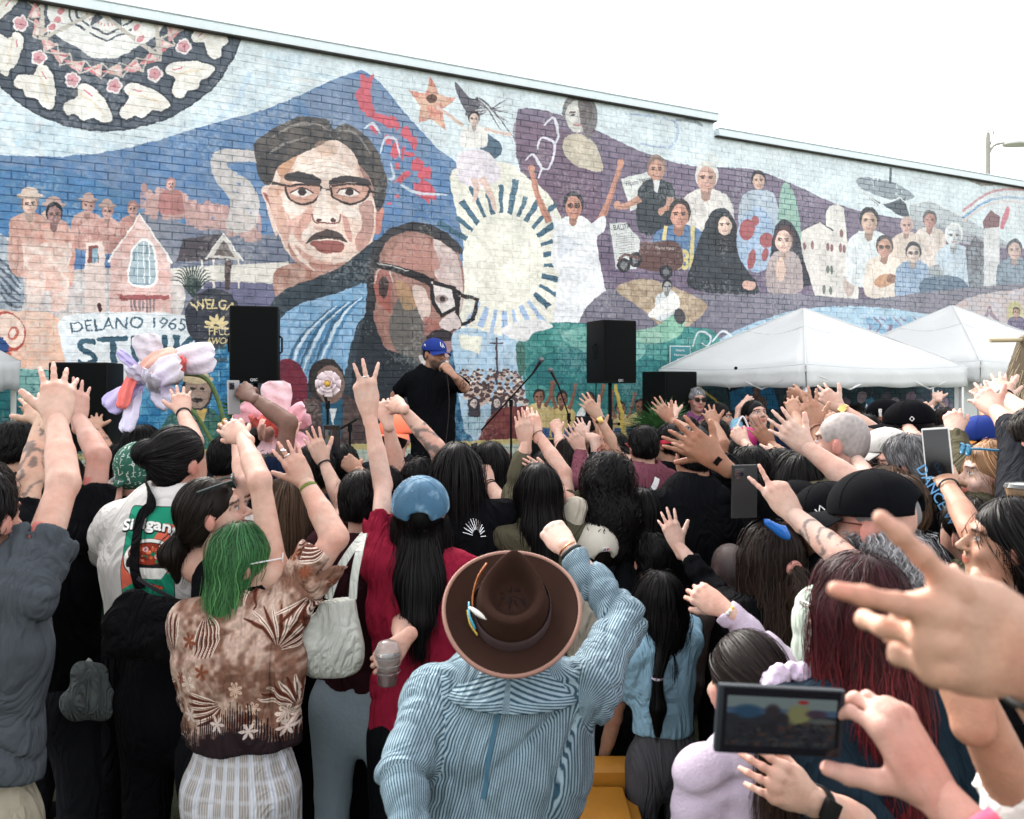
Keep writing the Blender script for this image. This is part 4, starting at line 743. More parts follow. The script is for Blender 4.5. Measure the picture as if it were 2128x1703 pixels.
def hand_template(pose, h):
    key = (pose, round(h, 4))
    if key in _hand: return _hand[key]
    fs, th = POSES[pose]; pr = []; tips = []; creases = []
    pr.append(cone((0, -.05, 0), (.0, .01, 0), .0275, .027, 0, .74, (0, 0, 1)))
    pr.append(cone((0, .0, 0), (.004, .045, 0), .026, .036, .02, .46, (0, 0, 1)))
    pr.append(cone((-.001, .04, 0), (-.001, .078, .001), .037, .039, .02, .32, (0, 0, 1)))
    for b in FBASE: pr.append(cone((b[0]*.5, .03, 0), b, .012, .0118, .012))
    for b in FBASE: pr += [cone((b[0]*.55, .030, .0095), (b[0], b[1]-.012, b[2]+.0075), .0028, .0034, .005), ell((b[0], b[1]-.001, b[2]+.005), (.0098, .0105, .0085), None, .006)]
    pr.append(ell((.020, .032, -.010), (.015, .030, .014), None, .014)); pr.append(ell((-.024, .04, -.009), (.012, .034, .012), None, .014))
    for i, (sp_, b1, b2, b3) in enumerate(fs):
        p = A(*FBASE[i]); d = A(-math.sin(R(sp_)), math.cos(R(sp_)), 0); ax = nrm(np.cross(A(0, 0, 1), d)); r = FRAD[i]; up = A(0, 0, 1)
        for j, (bb, fr) in enumerate(((b1, .46), (b2, .31), (b3, .25))):
            d = rotx(d, R(bb), ax); up = rotx(up, R(bb), ax); q = p+d*FLEN[i]*fr
            creases.append((p, d, .0125)) if j else None
            r2 = r*(.93 if j < 2 else .84); pr.append(cone(p, q, r*1.03 if j else r*1.1, r2, .0035 if j else .010, .94, up)); p = q; r = r2
        tips.append((p-d*.003+up*r*.75, up, r))
    out, lift, bend = th; p = A(.018, .020, -.006)
    d = nrm(A(math.sin(R(out)), math.cos(R(out)), math.sin(R(lift)))); q = p+d*.042; pr.append(cone(p, q, .0165, .0132, .014))
    ax = nrm(np.cross(d, A(0, 0, 1))*.25+A(0, 0, 1)*.8+A(.3, 0, 0)); ax = nrm(ax)
    for j, L in enumerate((.032, .026)):
        d = rotx(d, R(bend)*(.7 if lift > -30 else 1), ax if lift > -30 else nrm(A(-.2, .7, .6))); p2 = q+d*L; pr.append(cone(q, p2, .0124-.0012*j, .0115-.002*j, .005)); q = p2
    upt = nrm(np.cross(d, np.cross(A(.5, 0, .8), d))); tips.append((q+upt*.007, upt, .0105))
    cz = [q for q in creases]
    def dcr(X, Y, Z):
        d = np.zeros_like(X)
        for c_, dr, w_ in cz:
            t = (X-c_[0])*dr[0]+(Y-c_[1])*dr[1]+(Z-c_[2])*dr[2]; rr = np.sqrt((X-c_[0])**2+(Y-c_[1])**2+(Z-c_[2])**2); d = d+np.where(rr < w_, (np.exp(-((t)/.0011)**2)+.6*np.exp(-((t-.0035)/.001)**2)+.6*np.exp(-((t+.0035)/.001)**2))*.0006-.0007*np.exp(-(t/.006)**2), 0)
        return d
    V, Q = sdf_mesh(pr, h, dcr if h < .004 else None); V = V.astype(float)
    c = np.ones((len(V), 3)); 
    for tp, up, r in tips:
        m = np.linalg.norm(V-tp, axis=1); w = np.clip(1-m/(r*1.15), 0, 1)**.5; w = (w > .25)*.8; c = c*(1-w[:, None])+w[:, None]*A(1.22, 1.15, 1.2)
    for b in FBASE: w = np.exp(-((V-(A(*b)+A(0, -.002, .008)))**2).sum(1)/.008**2)*.35; c *= 1-w[:, None]*A(.15, .35, .35)
    w = np.clip((V[:, 1]-.10)/.08, 0, 1)*.12; c *= 1-w[:, None]*A(.0, .5, .4)
    _hand[key] = (V, Q, c); return _hand[key]

# ---------------------------------------------------------------- people
C_ARM = (.30, .265)
def PP(a): return A(*a[1:]) if a[0] == 'w' else P(*a)
def raysph(S, L, px, py, near=False):
    """the point at distance L of S on the view line through a pixel (closest approach if it passes outside)"""
    d = RAY(px, py); o = CAM-S; b = np.dot(d, o); c = np.dot(o, o)-L*L; D = b*b-c
    t = -b if D <= 0 else (-b-math.sqrt(D) if near else -b+math.sqrt(D))
    return CAM+d*max(t, .15), (0 if D > 0 else math.sqrt(-D))
SK = {'fair': (.49, .315, .25), 'pale': (.54, .375, .31), 'tan': (.36, .205, .14), 'olive': (.43, .27, .195), 'brown': (.26, .13, .080), 'deep': (.14, .075, .055), 'pink': (.45, .26, .21)}
HAIR = {'black': (.0045, .0038, .0042), 'dark': (.010, .0068, .0056), 'brown': (.06, .035, .022), 'green': (.035, .16, .035), 'red': (.10, .012, .012), 'grey': (.22, .22, .23), 'silver': (.42, .42, .42), 'blond': (.34, .19, .10), 'buzz': (.30, .27, .26)}
def skin_mat():
    if 'skin' in MATS: return MATS['skin']
    m = mat('skin', (1, 1, 1), .56, tint=True, noise=.13, nscale=34, bump=.35, bscale=240, bdist=.003, spec=.30, sss=.08); N = m.node_tree.nodes; L = m.node_tree.links; b = N['Principled BSDF']; src = b.inputs['Base Color'].links[0].from_socket
    n = N.new('ShaderNodeTexNoise'); n.inputs['Scale'].default_value = 11; n.inputs['Detail'].default_value = 5; tc = N.new('ShaderNodeTexCoord'); L.new(tc.outputs['Object'], n.inputs[0]); r = N.new('ShaderNodeMapRange'); r.inputs[1].default_value = .42; r.inputs[2].default_value = .68; L.new(n.outputs[0], r.inputs[0])
    x = N.new('ShaderNodeMix'); x.data_type = 'RGBA'; x.blend_type = 'MULTIPLY'; x.inputs[7].default_value = (.98, .80, .76, 1); L.new(r.outputs[0], x.inputs[0]); L.new(src, x.inputs[6]); L.new(x.outputs[2], b.inputs['Base Color']); return m
def hair_mat(): return mat('hair', (1, 1, 1), .46, tint=True, spec=.13)
def mframe(yaw, pitch=0, roll=0):
    """columns: right, forward, up"""
    M = Matrix.Rotation(-R(yaw), 3, 'Z')@Matrix.Rotation(R(pitch), 3, 'X')@Matrix.Rotation(R(roll), 3, 'Y'); return np.array(M)
def head_prims(Hc, M, s, face=True):
    T = lambda x, y, z: Hc+M@(A(x, y, z)*s)
    e = lambda c, r, k=.02, op='+', MM=None: ell(T(*c), A(*r)*s, M if MM is None else M@MM, k*s, op)
    p = [e((0, -.012, .026), (.076, .096, .094), 0), e((0, .030, -.045), (.058, .060, .072), .035), e((0, .062, -.088), (.024, .022, .02), .02)]
    for q in (-1, 1): p.append(e((q*.079, -.008, -.012), (.008, .019, .031), .008, '+', np.array(Matrix.Rotation(R(-q*18), 3, 'Z'))))
    if face:
        p += [e((0, .078, .030), (.05, .016, .012), .018), cone(T(0, .088, .012), T(0, .112, -.022), .007*s, .0125*s, .012*s), e((-.013, .1, -.026), (.009, .010, .007), .006), e((.013, .1, -.026), (.009, .010, .007), .006)]
        for q in (-1, 1): p += [e((q*.031, .096, .010), (.020, .014, .012), .014, '-'), e((q*.031, .074, .008), (.014, .0135, .0125), .002), e((q*.043, .066, -.03), (.02, .018, .018), .02)]
        p += [e((0, .092, -.050), (.023, .011, .0065), .006), e((0, .090, -.060), (.019, .011, .0065), .004), cone(T(-.016, .104, -.0555), T(.016, .104, -.0555), .0018*s, .0018*s, .003*s, op='-')]
    return p
def head_tint(V, Hc, M, s, skin, beard=None, lips=(1.0, .55, .55), brow=(.12, .1, .1)):
    L = (V-Hc)@M/s; c = np.ones((len(V), 3)); x, y, z = L[:, 0], L[:, 1], L[:, 2]
    fr = (y > .05) & (np.abs(z) < .12) & (np.abs(x) < .07)
    m = fr & (((x/.024)**2+((z+.055)/.0115)**2) < 1) & (y > .085); c[m] = lips
    for q in (-1, 1):
        m = fr & (((x-q*.031)/.0135)**2+((z-.008)/.0058)**2 < 1); c[m] = A(.85, .85, .85)/A(*skin)*.6
        m = fr & (((x-q*.031)/.0062)**2+((z-.008)/.0062)**2 < 1); c[m] = A(.03, .02, .015)/A(*skin)
        m = fr & (np.abs(x-q*.033) < .020) & (np.abs(z-.0155+(x-q*.031)**2*9) < .0018); c[m] = A(.05, .04, .04)/A(*skin)
        m = fr & (np.abs(x-q*.034) < .022) & (np.abs(z-.031+(x-q*.03)**2*10) < .0042); c[m] = A(*brow)
        w = np.exp(-((x-q*.045)**2+(z+.03)**2+(y-.07)**2)/.02**2)*.25; c *= 1-w[:, None]*A(0, .5, .45)
    w = np.clip(np.abs(x)/.075-.7, 0, 1)*((np.abs(y+.008) < .04) & (np.abs(z+.01) < .05)); c *= 1-w[:, None]*A(.0, .5, .45)
    if beard is not None:
        q = np.clip((-.035-z)/.02, 0, 1)*np.clip((y-.0)/.03, 0, 1)*(1-np.exp(-((x/.026)**2+((z+.055)/.013)**2)*1.0)); c = c*(1-q[:, None]*.85)+(q[:, None]*.85)*A(*beard)/A(*skin)
    return c
def noise3(seed, f):
    r = np.random.RandomState(seed); K = [(nrm(r.normal(size=3))*f*r.uniform(.6, 1.7), r.uniform(0, 6.28)) for _ in range(7)]
    def fn(X, Y, Z):
        w = np.sin(X*f*.5+Y*f*.3+seed)*1.6; return sum(np.sin(X*k[0]+Y*k[1]+Z*k[2]+p+w) for k, p in K)/5
    return fn
def strands(name, prims, roots, M, Hc, seg, steps, parent, base, width=.004, lift=.004, wave=.0, wfreq=30, fall=1.0, tips=None, part=None, seed=0, grow=None, var=.5, gather=None):
    """hair: ribbons traced over the shell surface, then falling free"""
    r = np.random.RandomState(seed+11); n = len(roots); p = roots.copy(); G = A(0, 0, -1.0); pts = []; nr = []
    def f(q): return evalf(prims, q[:, 0], q[:, 1], q[:, 2])
    def grad(q):
        e = .004; g = np.stack([f(q+A(e, 0, 0))-f(q-A(e, 0, 0)), f(q+A(0, e, 0))-f(q-A(0, e, 0)), f(q+A(0, 0, e))-f(q-A(0, 0, e))], 1); return g/(np.linalg.norm(g, axis=1)[:, None]+1e-9)
    L = r.uniform(.72, 1.1, n); rl = (roots-Hc); ph = np.sin(rl[:, 0]*38+seed)*2.2+np.sin(rl[:, 1]*31+rl[:, 2]*27+seed*2)*2.2+r.normal(0, .55, n); am = .8+.5*np.sin(rl[:, 0]*55+rl[:, 2]*40)+r.uniform(-.2, .2, n); up = M[:, 2]; crown = Hc+M@A(0, -.03, .12); lf = lift*r.uniform(-.3, 1.6, n)*np.where(r.rand(n) < .06, 2.6, 1)
    prev = None
    for j in range(seg+1):
        g = grad(p); d = f(p); near = d < lf+.012
        p = p-g*((d-lf)*np.where(near, 1, 0))[:, None]*.9
        pts.append(p.copy()); nr.append(g)
        away = p-crown; dl = np.linalg.norm(away, axis=1); w = np.clip(1-(dl-.02)/.12, 0, 1)[:, None]
        dd = G*fall+away/(dl[:, None]+.01)*w*1.2
        if gather is not None: q = gather-p; dd = dd*.15+q/(np.linalg.norm(q, axis=1)[:, None]+.02)
        if grow is not None: dd = dd+grow
        dd = dd-g*(dd*g).sum(1)[:, None]*np.where(near, 1, 0)[:, None]*.95
        dd /= np.linalg.norm(dd, axis=1)[:, None]+1e-6
        if wave:
            sd_ = np.cross(dd, g); dd = dd+sd_*(np.sin(ph+j*steps*wfreq)*wave*am)[:, None]+g*(np.cos(ph*1.3+j*steps*wfreq)*wave*.45*am)[:, None]
            dd /= np.linalg.norm(dd, axis=1)[:, None]
        if prev is not None: dd = dd*.6+prev*.4; dd /= np.linalg.norm(dd, axis=1)[:, None]
        prev = dd; p = p+dd*(steps*L)[:, None]
    pts = np.stack(pts, 1); nr = np.stack(nr, 1); t = np.gradient(pts, axis=1); t /= np.linalg.norm(t, axis=2)[..., None]+1e-9
    sd_ = np.cross(t, nr+r.normal(0, .35, (n, 1, 3))); sd_ /= np.linalg.norm(sd_, axis=2)[..., None]+1e-9
    w = width*r.uniform(.5, 1.3, n)[:, None]*np.sin(np.linspace(.5, math.pi*.97, seg+1))[None]**.6
    V = np.stack([pts-sd_*w[..., None]/2, pts+sd_*w[..., None]/2], 2).reshape(-1, 3)
    i0 = (np.arange(n)*(seg+1)*2)[:, None]+np.arange(seg)[None]*2; Q = np.stack([i0, i0+1, i0+3, i0+2], 2).reshape(-1, 4)
    lock = (1+.45*np.sin(rl[:, 0]*90+seed)*np.sin(rl[:, 1]*70+rl[:, 2]*60))[:, None, None]
    c = A(*base)[None, None]*(1+r.uniform(-var, var*1.4, (n, 1, 1)))*np.ones((n, seg+1, 1))*lock
    if tips is not None: w2 = np.linspace(0, 1, seg+1)[None, :, None]**1.3*r.uniform(.3, 1.1, (n, 1, 1)); c = c*(1-w2)+w2*A(*tips)*(1+r.uniform(-.3, .4, (n, 1, 1)))
    return npmesh(name, V, Q, hair_mat(), parent, True, np.repeat(c.reshape(-1, 3), 2, 0))
def surf_roots(prims, Hc, M, n, lo=-.1, front=.055, seed=0, R0=.2, zmax=1):
    """random points on the shell round the head, back of the hair line"""
    r = np.random.RandomState(seed); d = r.normal(size=(n*3, 3)); d /= np.linalg.norm(d, axis=1)[:, None]
    d = d[(d[:, 2] > lo) & (d[:, 2] < zmax) & (d[:, 1] < front*10*(.35+d[:, 2]))][:n]; D = d@M.T
    lo_, hi = np.zeros(len(D)), np.full(len(D), R0)
    for _ in range(12):
        m = (lo_+hi)/2; q = Hc+D*m[:, None]; ins = evalf(prims, q[:, 0], q[:, 1], q[:, 2]) < 0; lo_ = np.where(ins, m, lo_); hi = np.where(ins, hi, m)
    return Hc+D*lo_[:, None]
def bones_uv(V, Q, bones, scale=1):
    cen = V[Q].mean(1); best = None
    for i, (a, b, up, r) in enumerate(bones):
        ab = b-a; L = np.linalg.norm(ab); u = ab/L; n1 = nrm(up-u*np.dot(up, u)); n2 = np.cross(u, n1)
        t = np.clip((cen-a)@u, 0, L); d = np.linalg.norm(cen-a-t[:, None]*u, axis=1)-r
        q = V[Q]-a; ang = np.arctan2(q@n2, q@n1); ca = np.arctan2((cen-a)@n2, (cen-a)@n1)[:, None]; ang = ca+(ang-ca+math.pi) % (2*math.pi)-math.pi
        uv = np.stack([ang*r, q@u+i*.37], 2)
        if best is None: best = d; UV = uv
        else: m = d < best; UV[m] = uv[m]; best = np.where(m, d, best)
    return UV.reshape(-1, 2)*scale
class Person: pass
NP = [0]
def person(label, px, py=0, z=None, yaw=None, hyaw=None, hp=0, roll=0, b=1.0, sex='m', skin='fair', hair=('short', 'black'), top=('tee', 'black'), bottom='black', arms=(), hs=1.0, beard=None, face=False, lean=0, group='people in the crowd', low=False, zfix=False, capped=False, hres=None, ground=0.0, brow=None, legs=True, shoes='shoe_black', sway=0, off=0):
    """hair: (style, colour, length); top: (cut, material, options); arms: dicts with side, e elbow, w wrist, t finger tips in photo pixels"""
    k = NP[0]; NP[0] += 1
    if isinstance(px, tuple): w_ = px; z = w_[1]; px, py = CX+F*w_[0]/z, HY-F*(w_[2]-CH)/z
    if 2.2 < z < 4.7 and not zfix: z = z*1.08
    Hc = P(px, py, z); st = max(1.2, (Hc[2]-ground)+.11); s = min(max(st/1.74, .80), 1.10)
    if hs < 1: s = st/1.74*.98
    hsz = (.5+.5*s)*hs if hs >= 1 else .9*hs+.1
    if yaw is None: yaw = math.degrees(math.atan2(-.6-Hc[0], 6.5-Hc[1]))
    if hyaw is None: hyaw = yaw
    M = mframe(hyaw, hp, roll); B = mframe(yaw); rt, fw = B[:, 0], B[:, 1]; up = A(0, 0, 1)
    root = empty('person', (Hc[0], Hc[1], ground), label, 'person', group)
    N = Hc-M[:, 2]*.085*s-M[:, 1]*.02*s-up*.02*s; C7 = N-up*.055*s-fw*.01*s
    C7 = C7+B[:, 0]*off        # neck base
    sw = (.185 if sex == 'm' else .160)*s*b**.7
    chest = C7-up*.14*s+rt*sway*.3; pel = A(Hc[0], Hc[1], ground)+up*(.50*(st)); pel = pel-fw*.03+rt*sway-fw*lean*.3
    sdw = .165*b*s; h = max(.006, min(.017, z*.0034)) if hres is None else hres
    if z < 1.3: h = .006
    pr = head_prims(Hc, M, hsz, face or h < .009); pr.append(cone(Hc-M[:, 2]*.05*s-M[:, 1]*.022*s, C7, (.055 if sex == 'm' else .046)*s, (.062 if sex == 'm' else .052)*s, .02))
    body_in = [cone(chest, pel+up*.1, .10*s*b, .10*s*b, .03, .7, fw), cone(C7-up*.045*s, chest, .06*s, .09*s, .04, .8, fw)]
    sh = {}; armj = []
    for q, nm in ((-1, 'L'), (1, 'R')): sh[nm] = C7+rt*q*sw-up*.045*s-fw*.005
    A2 = {a['side']: a for a in arms}; parts = []; handV = []; sleeves = []; hold = {}
    for nm in ('L', 'R'):
        a = A2.get(nm, {'side': nm}); q = -1 if nm == 'L' else 1; S = sh[nm]; L1, L2 = C_ARM[0]*s, C_ARM[1]*s; ksc = a.get('k', 1); L1 *= ksc; L2 *= ksc; err = 0
        if 'S' in a: S = PP(a['S']); sh[nm] = S
        if a.get('e'): 
            up_arm = a['e'][0] != 'w' and (HY-a['e'][1])/F*z+CH > S[2]-.02
            if up_arm and 'S' not in a: S = S+up*.035*s-rt*q*.012; sh[nm] = S
            if len(a['e']) >= 3: E = PP(a['e'])
            else: E, err = raysph(S, L1, a['e'][0], a['e'][1], a.get('en', False))
        elif 'w' in a:
            D = (L1+L2)*a.get('ext', .93); 
            W, err = (PP(a['w']), 0) if len(a['w']) >= 3 else raysph(S, D, a['w'][0], a['w'][1], a.get('wn', False))
            if W[2] > S[2] and 'S' not in a: S = S+up*.035*s; sh[nm] = S
            D = np.linalg.norm(W-S); x = (L1*L1-L2*L2+D*D)/(2*D); hh = math.sqrt(max(L1*L1-x*x, 0)); u = (W-S)/D
            bd = rt*q*.9-up*.6+fw*.1; bd = nrm(bd-u*np.dot(bd, u)); E = S+u*x+bd*hh
        else:
            E = S-up*L1*.97+rt*q*.06+fw*(-.03); 
        if 'w' in a:
            if a.get('e'):
                W, e2 = (PP(a['w']), 0) if len(a['w']) >= 3 else raysph(E, L2, a['w'][0], a['w'][1], a.get('wn', False)); err = max(err, e2)
        elif a.get('fold'): W = E+fw*L2*.75-rt*q*L2*.55+up*.06
        else: W = E-up*L2*.92+fw*.08-rt*q*.02
        if err > .06: print('ARM', label[:40], nm, 'off by %.2f' % err)
        if 't' in a:
            tp = PP(a['t']) if len(a['t']) >= 3 else raysph(W, .17*s*ksc, a['t'][0], a['t'][1], a.get('tn', False))[0]; hd = nrm(tp-W)
        else: hd = nrm(W-E)
        bk = a.get('back', 'cam'); bv = (CAM-W) if bk == 'cam' else (W-CAM) if bk == 'away' else (B@A(*bk) if a.get('bl') else A(*bk)); bv = nrm(bv-hd*np.dot(bv, hd))
        X = np.cross(hd, bv); fl = 1 if nm == 'L' else -1
        hh = .0042 if z > 3.4 else .0033 if z > 2 else .0025 if z > 1.4 else .0018
        if nm in A2 or not a.get('nohand'):
            if nm in A2 and 'w' in a or a.get('fold') or not low:
                V, Q, c = hand_template(a.get('pose', 'soft'), hh); sc = s*a.get('hsc', 1)*(1.0 if sex == 'm' else .92)*ksc
                sc *= .94; VV = W+(V*A(fl, 1, 1)*sc)@np.stack([X, hd, bv], 0); handV.append((VV, Q if fl > 0 else Q[:, ::-1], c))
        bb = b**.6*s*(.90 if sex == 'm' else .80)*a.get('thick', 1)
        lg = (a.get('cut', (top[0])) == 'long'); cf = a.get('cuff', (top[2] if len(top) > 2 else {}).get('cuff', .95)); ku = .84 if lg else 1; kf = .86 if lg and cf > .5 else 1
        pr += [cone(S, E, .053*bb*ku, .041*bb*ku*kf, .02), cone(E, W, .043*bb*kf, .0275*bb, .016, .88, bv, bulge=.004*kf), cone(E, E+(W-E)*.45, .044*bb*kf, .041*bb*kf, .012, .94, bv)]
        body_in.append(cone(C7-up*.07*s, S, .05*s, .05*s, .03))
        armj.append((S, E, W, bb)); hold[nm] = (S, E, W, hd, X*fl, bv)
    # ---- clothes
    cut, tm, opt = (top+({},))[:3] if len(top) < 3 else top
    tm = opt.get('mat') or cloth_of(tm); ease = opt.get('ease', .022)
    hem = opt.get('hem', pel[2]-.02*s if sex == 'm' else pel[2]+.02*s)
    wz = pel+up*.16*s
    if sex == 'm': tr = [(pel-up*.06*s, .166*b), (wz, .160*b), (chest-up*.02, .182*b), (C7-up*.075*s, .165)]
    else: tr = [(pel-up*.06*s, .172*b), (wz, .138*b), (chest-up*.02, .158*b), (C7-up*.075*s, .142)]
    bw = opt.get('boxy', 0)
    cp = []
    for (p0, r0), (p1, r1) in zip(tr[:-1], tr[1:]): cp.append(cone(p0, p1, (r0+ease*.5+bw)*s, (r1+ease*.5+bw*.6)*s, .05, .64, fw))
    for nm in 'LR':
        S = sh[nm]; S2 = S-up*.012*s if cut != 'tank' else C7*.42+S*.58-up*.02; cp.append(cone(C7-up*.052*s, S2, .058*s, (.060*s*b**.5+ease*.3)*(1 if cut != 'tank' else .8), .045, .9, fw))
    cp.append(cone(C7+up*.000*s-fw*.006, C7-up*.05*s, .068*s, .10*s, .045, .8, fw))
    seg_fold = []
    for i, nm in enumerate('LR'):
        S, E, W, bb = armj[i]; a = A2.get(nm, {}); c_ = a.get('cut', cut)
        if c_ in ('tee', 'long'):
            if c_ == 'tee':
                f = opt.get('slv', .62); e_ = S+(E-S)*f; ro = opt.get('slr', .018); wall = max(.008, 2.3*h*opt.get('res', 1.25)); cp.append(cone(S, e_, (.060+.006)*bb+ease*.4, .050*bb+ro+ease*.3, .035, flatend=True))
                cp.append(cone(e_-(E-S)*.02, e_+(E-S)*.3, max(.03, .050*bb+ro+ease*.3-wall), .050*bb+ro, .004, op='-')); sleeves.append((S, e_))
            else:
                f = a.get('cuff', opt.get('cuff', .95)); e_ = E+(W-E)*f
                cp += [cone(S, E, .062*bb+ease*.5, .048*bb+ease*.8, .035), cone(E, e_, .046*bb+ease*.8, .034*bb+ease*.6+opt.get('flare', 0), .02, flatend=True), cone(e_+(W-E)*.03, e_+(W-E)*.3, .024*bb+ease*.3+opt.get('flare', 0), .034*bb+ease*.6, .003, op='-')]
                sleeves += [(S, E), (E, e_)]
    nk = opt.get('neck', .066); cp.append(cone(C7-up*.012*s+fw*.012, C7+up*.16*s+fw*.012, nk*s*(1 if sex == 'm' else .95), (nk+.01)*s, .01, op='-'))
    if cut == 'tank' or opt.get('wide'):
        pass
    rw = np.random.RandomState(k+50); amp = opt.get('fold', .011)
    ka = A(rw.uniform(-6, 6), rw.uniform(-6, 6), rw.uniform(14, 22)); kb = A(rw.uniform(15, 26), rw.uniform(-9, 9), rw.uniform(3, 9)); n1 = noise3(k, 9)
    dirs = [(nrm(A(rw.choice([-1, 1])*rw.uniform(.5, 1), rw.uniform(-1, 1), rw.uniform(-.55, .55)))*rw.uniform(14, 30), rw.uniform(0, 6)) for _ in range(3)]
    def groove(ph, sharp=.30): return np.exp(-(np.sin(ph)/sharp)**2)
    def disp(X, Y, Z):
        w = n1(X, Y, Z); w2 = n1(Y*.6, Z*.6, X*.6); d = np.zeros_like(w)
        for i, (kk, ph) in enumerate(dirs):
            q = X*kk[0]+Y*kk[1]+Z*kk[2]+ph+w*1.9+w2*1.2; m = np.clip(.5+w2*(1 if i % 2 else -1)*1.3, 0, 1); d = d+(groove(q*.5, .30)*.60-.18*np.cos(q))*amp*m
        for S_, E_ in sleeves:
            u = E_-S_; L = np.linalg.norm(u); u = u/L; q = (X-S_[0])*u[0]+(Y-S_[1])*u[1]+(Z-S_[2])*u[2]
            rr = np.sqrt((X-S_[0]-u[0]*q)**2+(Y-S_[1]-u[1]*q)**2+(Z-S_[2]-u[2]*q)**2); m = (q > -.02) & (q < L+.02) & (rr < .11)
            d = d+np.where(m, groove(q*48+w*2.6+w2*2+(X*u[2]-Z*u[0])*14, .42)*amp*opt.get('bunch', .55)*np.clip(.6+w2, 0, 1.2), 0)
        for nm_, (S_, E_, W_, bb_) in zip('LR', armj):      # pull lines that fan down from a raised shoulder
            if E_[2] > S_[2]-.02:
                dx = (X-S_[0])*rt[0]+(Y-S_[1])*rt[1]; dz = Z-S_[2]-.03; an = np.arctan2(dx, -dz); ds = np.sqrt(dx*dx+dz*dz)
                d = d+(groove(an*5.5+w*.7+k, .30)-.2)*amp*1.25*np.exp(-((ds-.20)/.14)**2)
            else:
                dz = Z-S_[2]; d = d+groove(((X-S_[0])*rt[0]+(Y-S_[1])*rt[1])*32+w*1.2, .4)*amp*.5*np.exp(-((dz+.16)/.1)**2)
        side = np.abs((X-pel[0])*rt[0]+(Y-pel[1])*rt[1])
        d = d+groove(Z*30+side*26+w*2.2+k, .36)*amp*.8*np.exp(-((Z-pel[2]-.16)/.12)**2)*np.clip(side*8-.2, 0, 1)
        return d
    def post(v, X, Y, Z):
        wob = .008*np.sin(X*23+k)+.008*np.sin(Y*19+2*k)+((X-pel[0])*rt[0]+(Y-pel[1])*rt[1])*opt.get('tilt', 0)
        inner = np.ones_like(Z, bool)
        return np.maximum(v, hem+wob-Z)
    def postarm(v, X, Y, Z):
        r_ = np.sqrt((X-pel[0])**2+(Y-pel[1])**2); return np.where((r_ < .42*s), post(v, X, Y, Z), v)
    hc = h*opt.get('res', 1.25)
    if cut == 'tank': cp2 = cp[:3]+cp[3:5]; cp = [c for c in cp]
    V, Q = sdf_mesh(cp, hc, disp, post if not any(a.get('down') for a in arms) and False else postarm)
    uvb = [(pel, C7, -fw, .17*s)]+[(s0, s1, -fw, .055) for s0, s1 in sleeves]
    uv = bones_uv(V, Q, uvb) if opt.get('uv', True) else None
    if opt.get('planar'): uv = np.stack([((V[Q]-C7)@rt).reshape(-1), (V[Q][..., 2]-C7[2]).reshape(-1)], 1)
    if opt.get('decal'): uv = np.stack([((V[Q]-C7)@rt+.5*np.where(((V[Q]-C7)@fw) > -.02, 9, 0)).reshape(-1), (V[Q][..., 2]-C7[2]).reshape(-1)], 1)
    sname = opt.get('name', 'shirt' if cut != 'tank' else 'tank_top')
    shirt = npmesh(sname, V, Q, tm, root, True, None, uv)
    # ---- trousers and feet
    if legs:
        bm_ = cloth_of(bottom); hip = .088*s*b**.5; lp = []; ft = []
        for q in (-1, 1):
            H_ = pel-up*.03*s+rt*q*hip; K = A(H_[0], H_[1], ground+.48*s)+fw*.02+rt*q*.02; An = A(K[0], K[1], ground+.085*s)-fw*.05+rt*q*.01
            lp += [cone(H_, K, (.098 if sex == 'm' else .104)*s*b**.5, .072*s*b**.4, .04), cone(K, An, .070*s*b**.4, .060*s, .02, flatend=True)]
            ft.append((An, An+fw*.16*s)); body_in.append(cone(pel, H_, .07*s, .06*s, .03)); body_in.append(cone(H_, K, .06*s, .045*s, .02)); body_in.append(cone(K, An-up*.02, .045*s, .035*s, .02))
        lp.append(cone(pel+up*.07*s, pel-up*.05*s, .150*s*b, .162*s*b, .05, .68, fw))
        Vt, Qt = sdf_mesh(lp, max(hc, .012 if z < 2.8 else .018), noise3(k+9, 26) and (lambda X, Y, Z: noise3(k+9, 26)(X, Y, Z)*.005))
        npmesh('trousers', Vt, Qt, bm_, root, True, None, bones_uv(Vt, Qt, [(pel-up*.9, pel, -fw, .15)]))
        for An, toe in ft:
            Vs, Qs = sdf_mesh([cone(An-up*.035*s, An-up*.03*s+(toe-An)*.9, .046*s, .040*s, 0, .8, up), cone(An-up*.02, An+up*.03, .045*s, .04*s, .02)], .014); Vs[:, 2] = np.maximum(Vs[:, 2], ground+.002); npmesh('shoe', Vs, Qs, cloth_of(shoes), root)
    # ---- the body itself: one surface with its hands
    Vb, Qb = sdf_mesh(pr+body_in, h if not face else min(h, .0075), None)
    sk = SK[skin] if isinstance(skin, str) else skin
    cb = head_tint(Vb, Hc, M, hsz, sk, beard, brow=(.12, .1, .1) if brow is None else brow); d = np.linalg.norm(Vb-Hc, axis=1); cb[d > .17*hsz] = 1
    for S, E, W, bb in armj:
        w = np.exp(-((Vb-E)**2).sum(1)/.04**2)*.30; cb *= 1-w[:, None]*A(.05, .38, .38)
    if 'tattoo' in (opt or {}):
        for nm, t0, t1, sd_ in opt['tattoo']:
            S, E, W, bb = armj['LR'.index(nm)]; a0 = S+(E-S)*min(t0, 1)+(W-E)*max(0, t0-1); a1 = S+(E-S)*min(t1, 1)+(W-E)*max(0, t1-1); u = a1-a0; L = np.linalg.norm(u); q = (Vb-a0)@u/L/L
            nz = noise3(sd_, 60)(Vb[:, 0], Vb[:, 1], Vb[:, 2]); m = (q > 0) & (q < 1) & (np.linalg.norm(Vb-a0-q[:, None]*u, axis=1) < .07) & ((np.abs(nz) < .13) | (nz > .62)); cb[m] = A(.34, .40, .46)
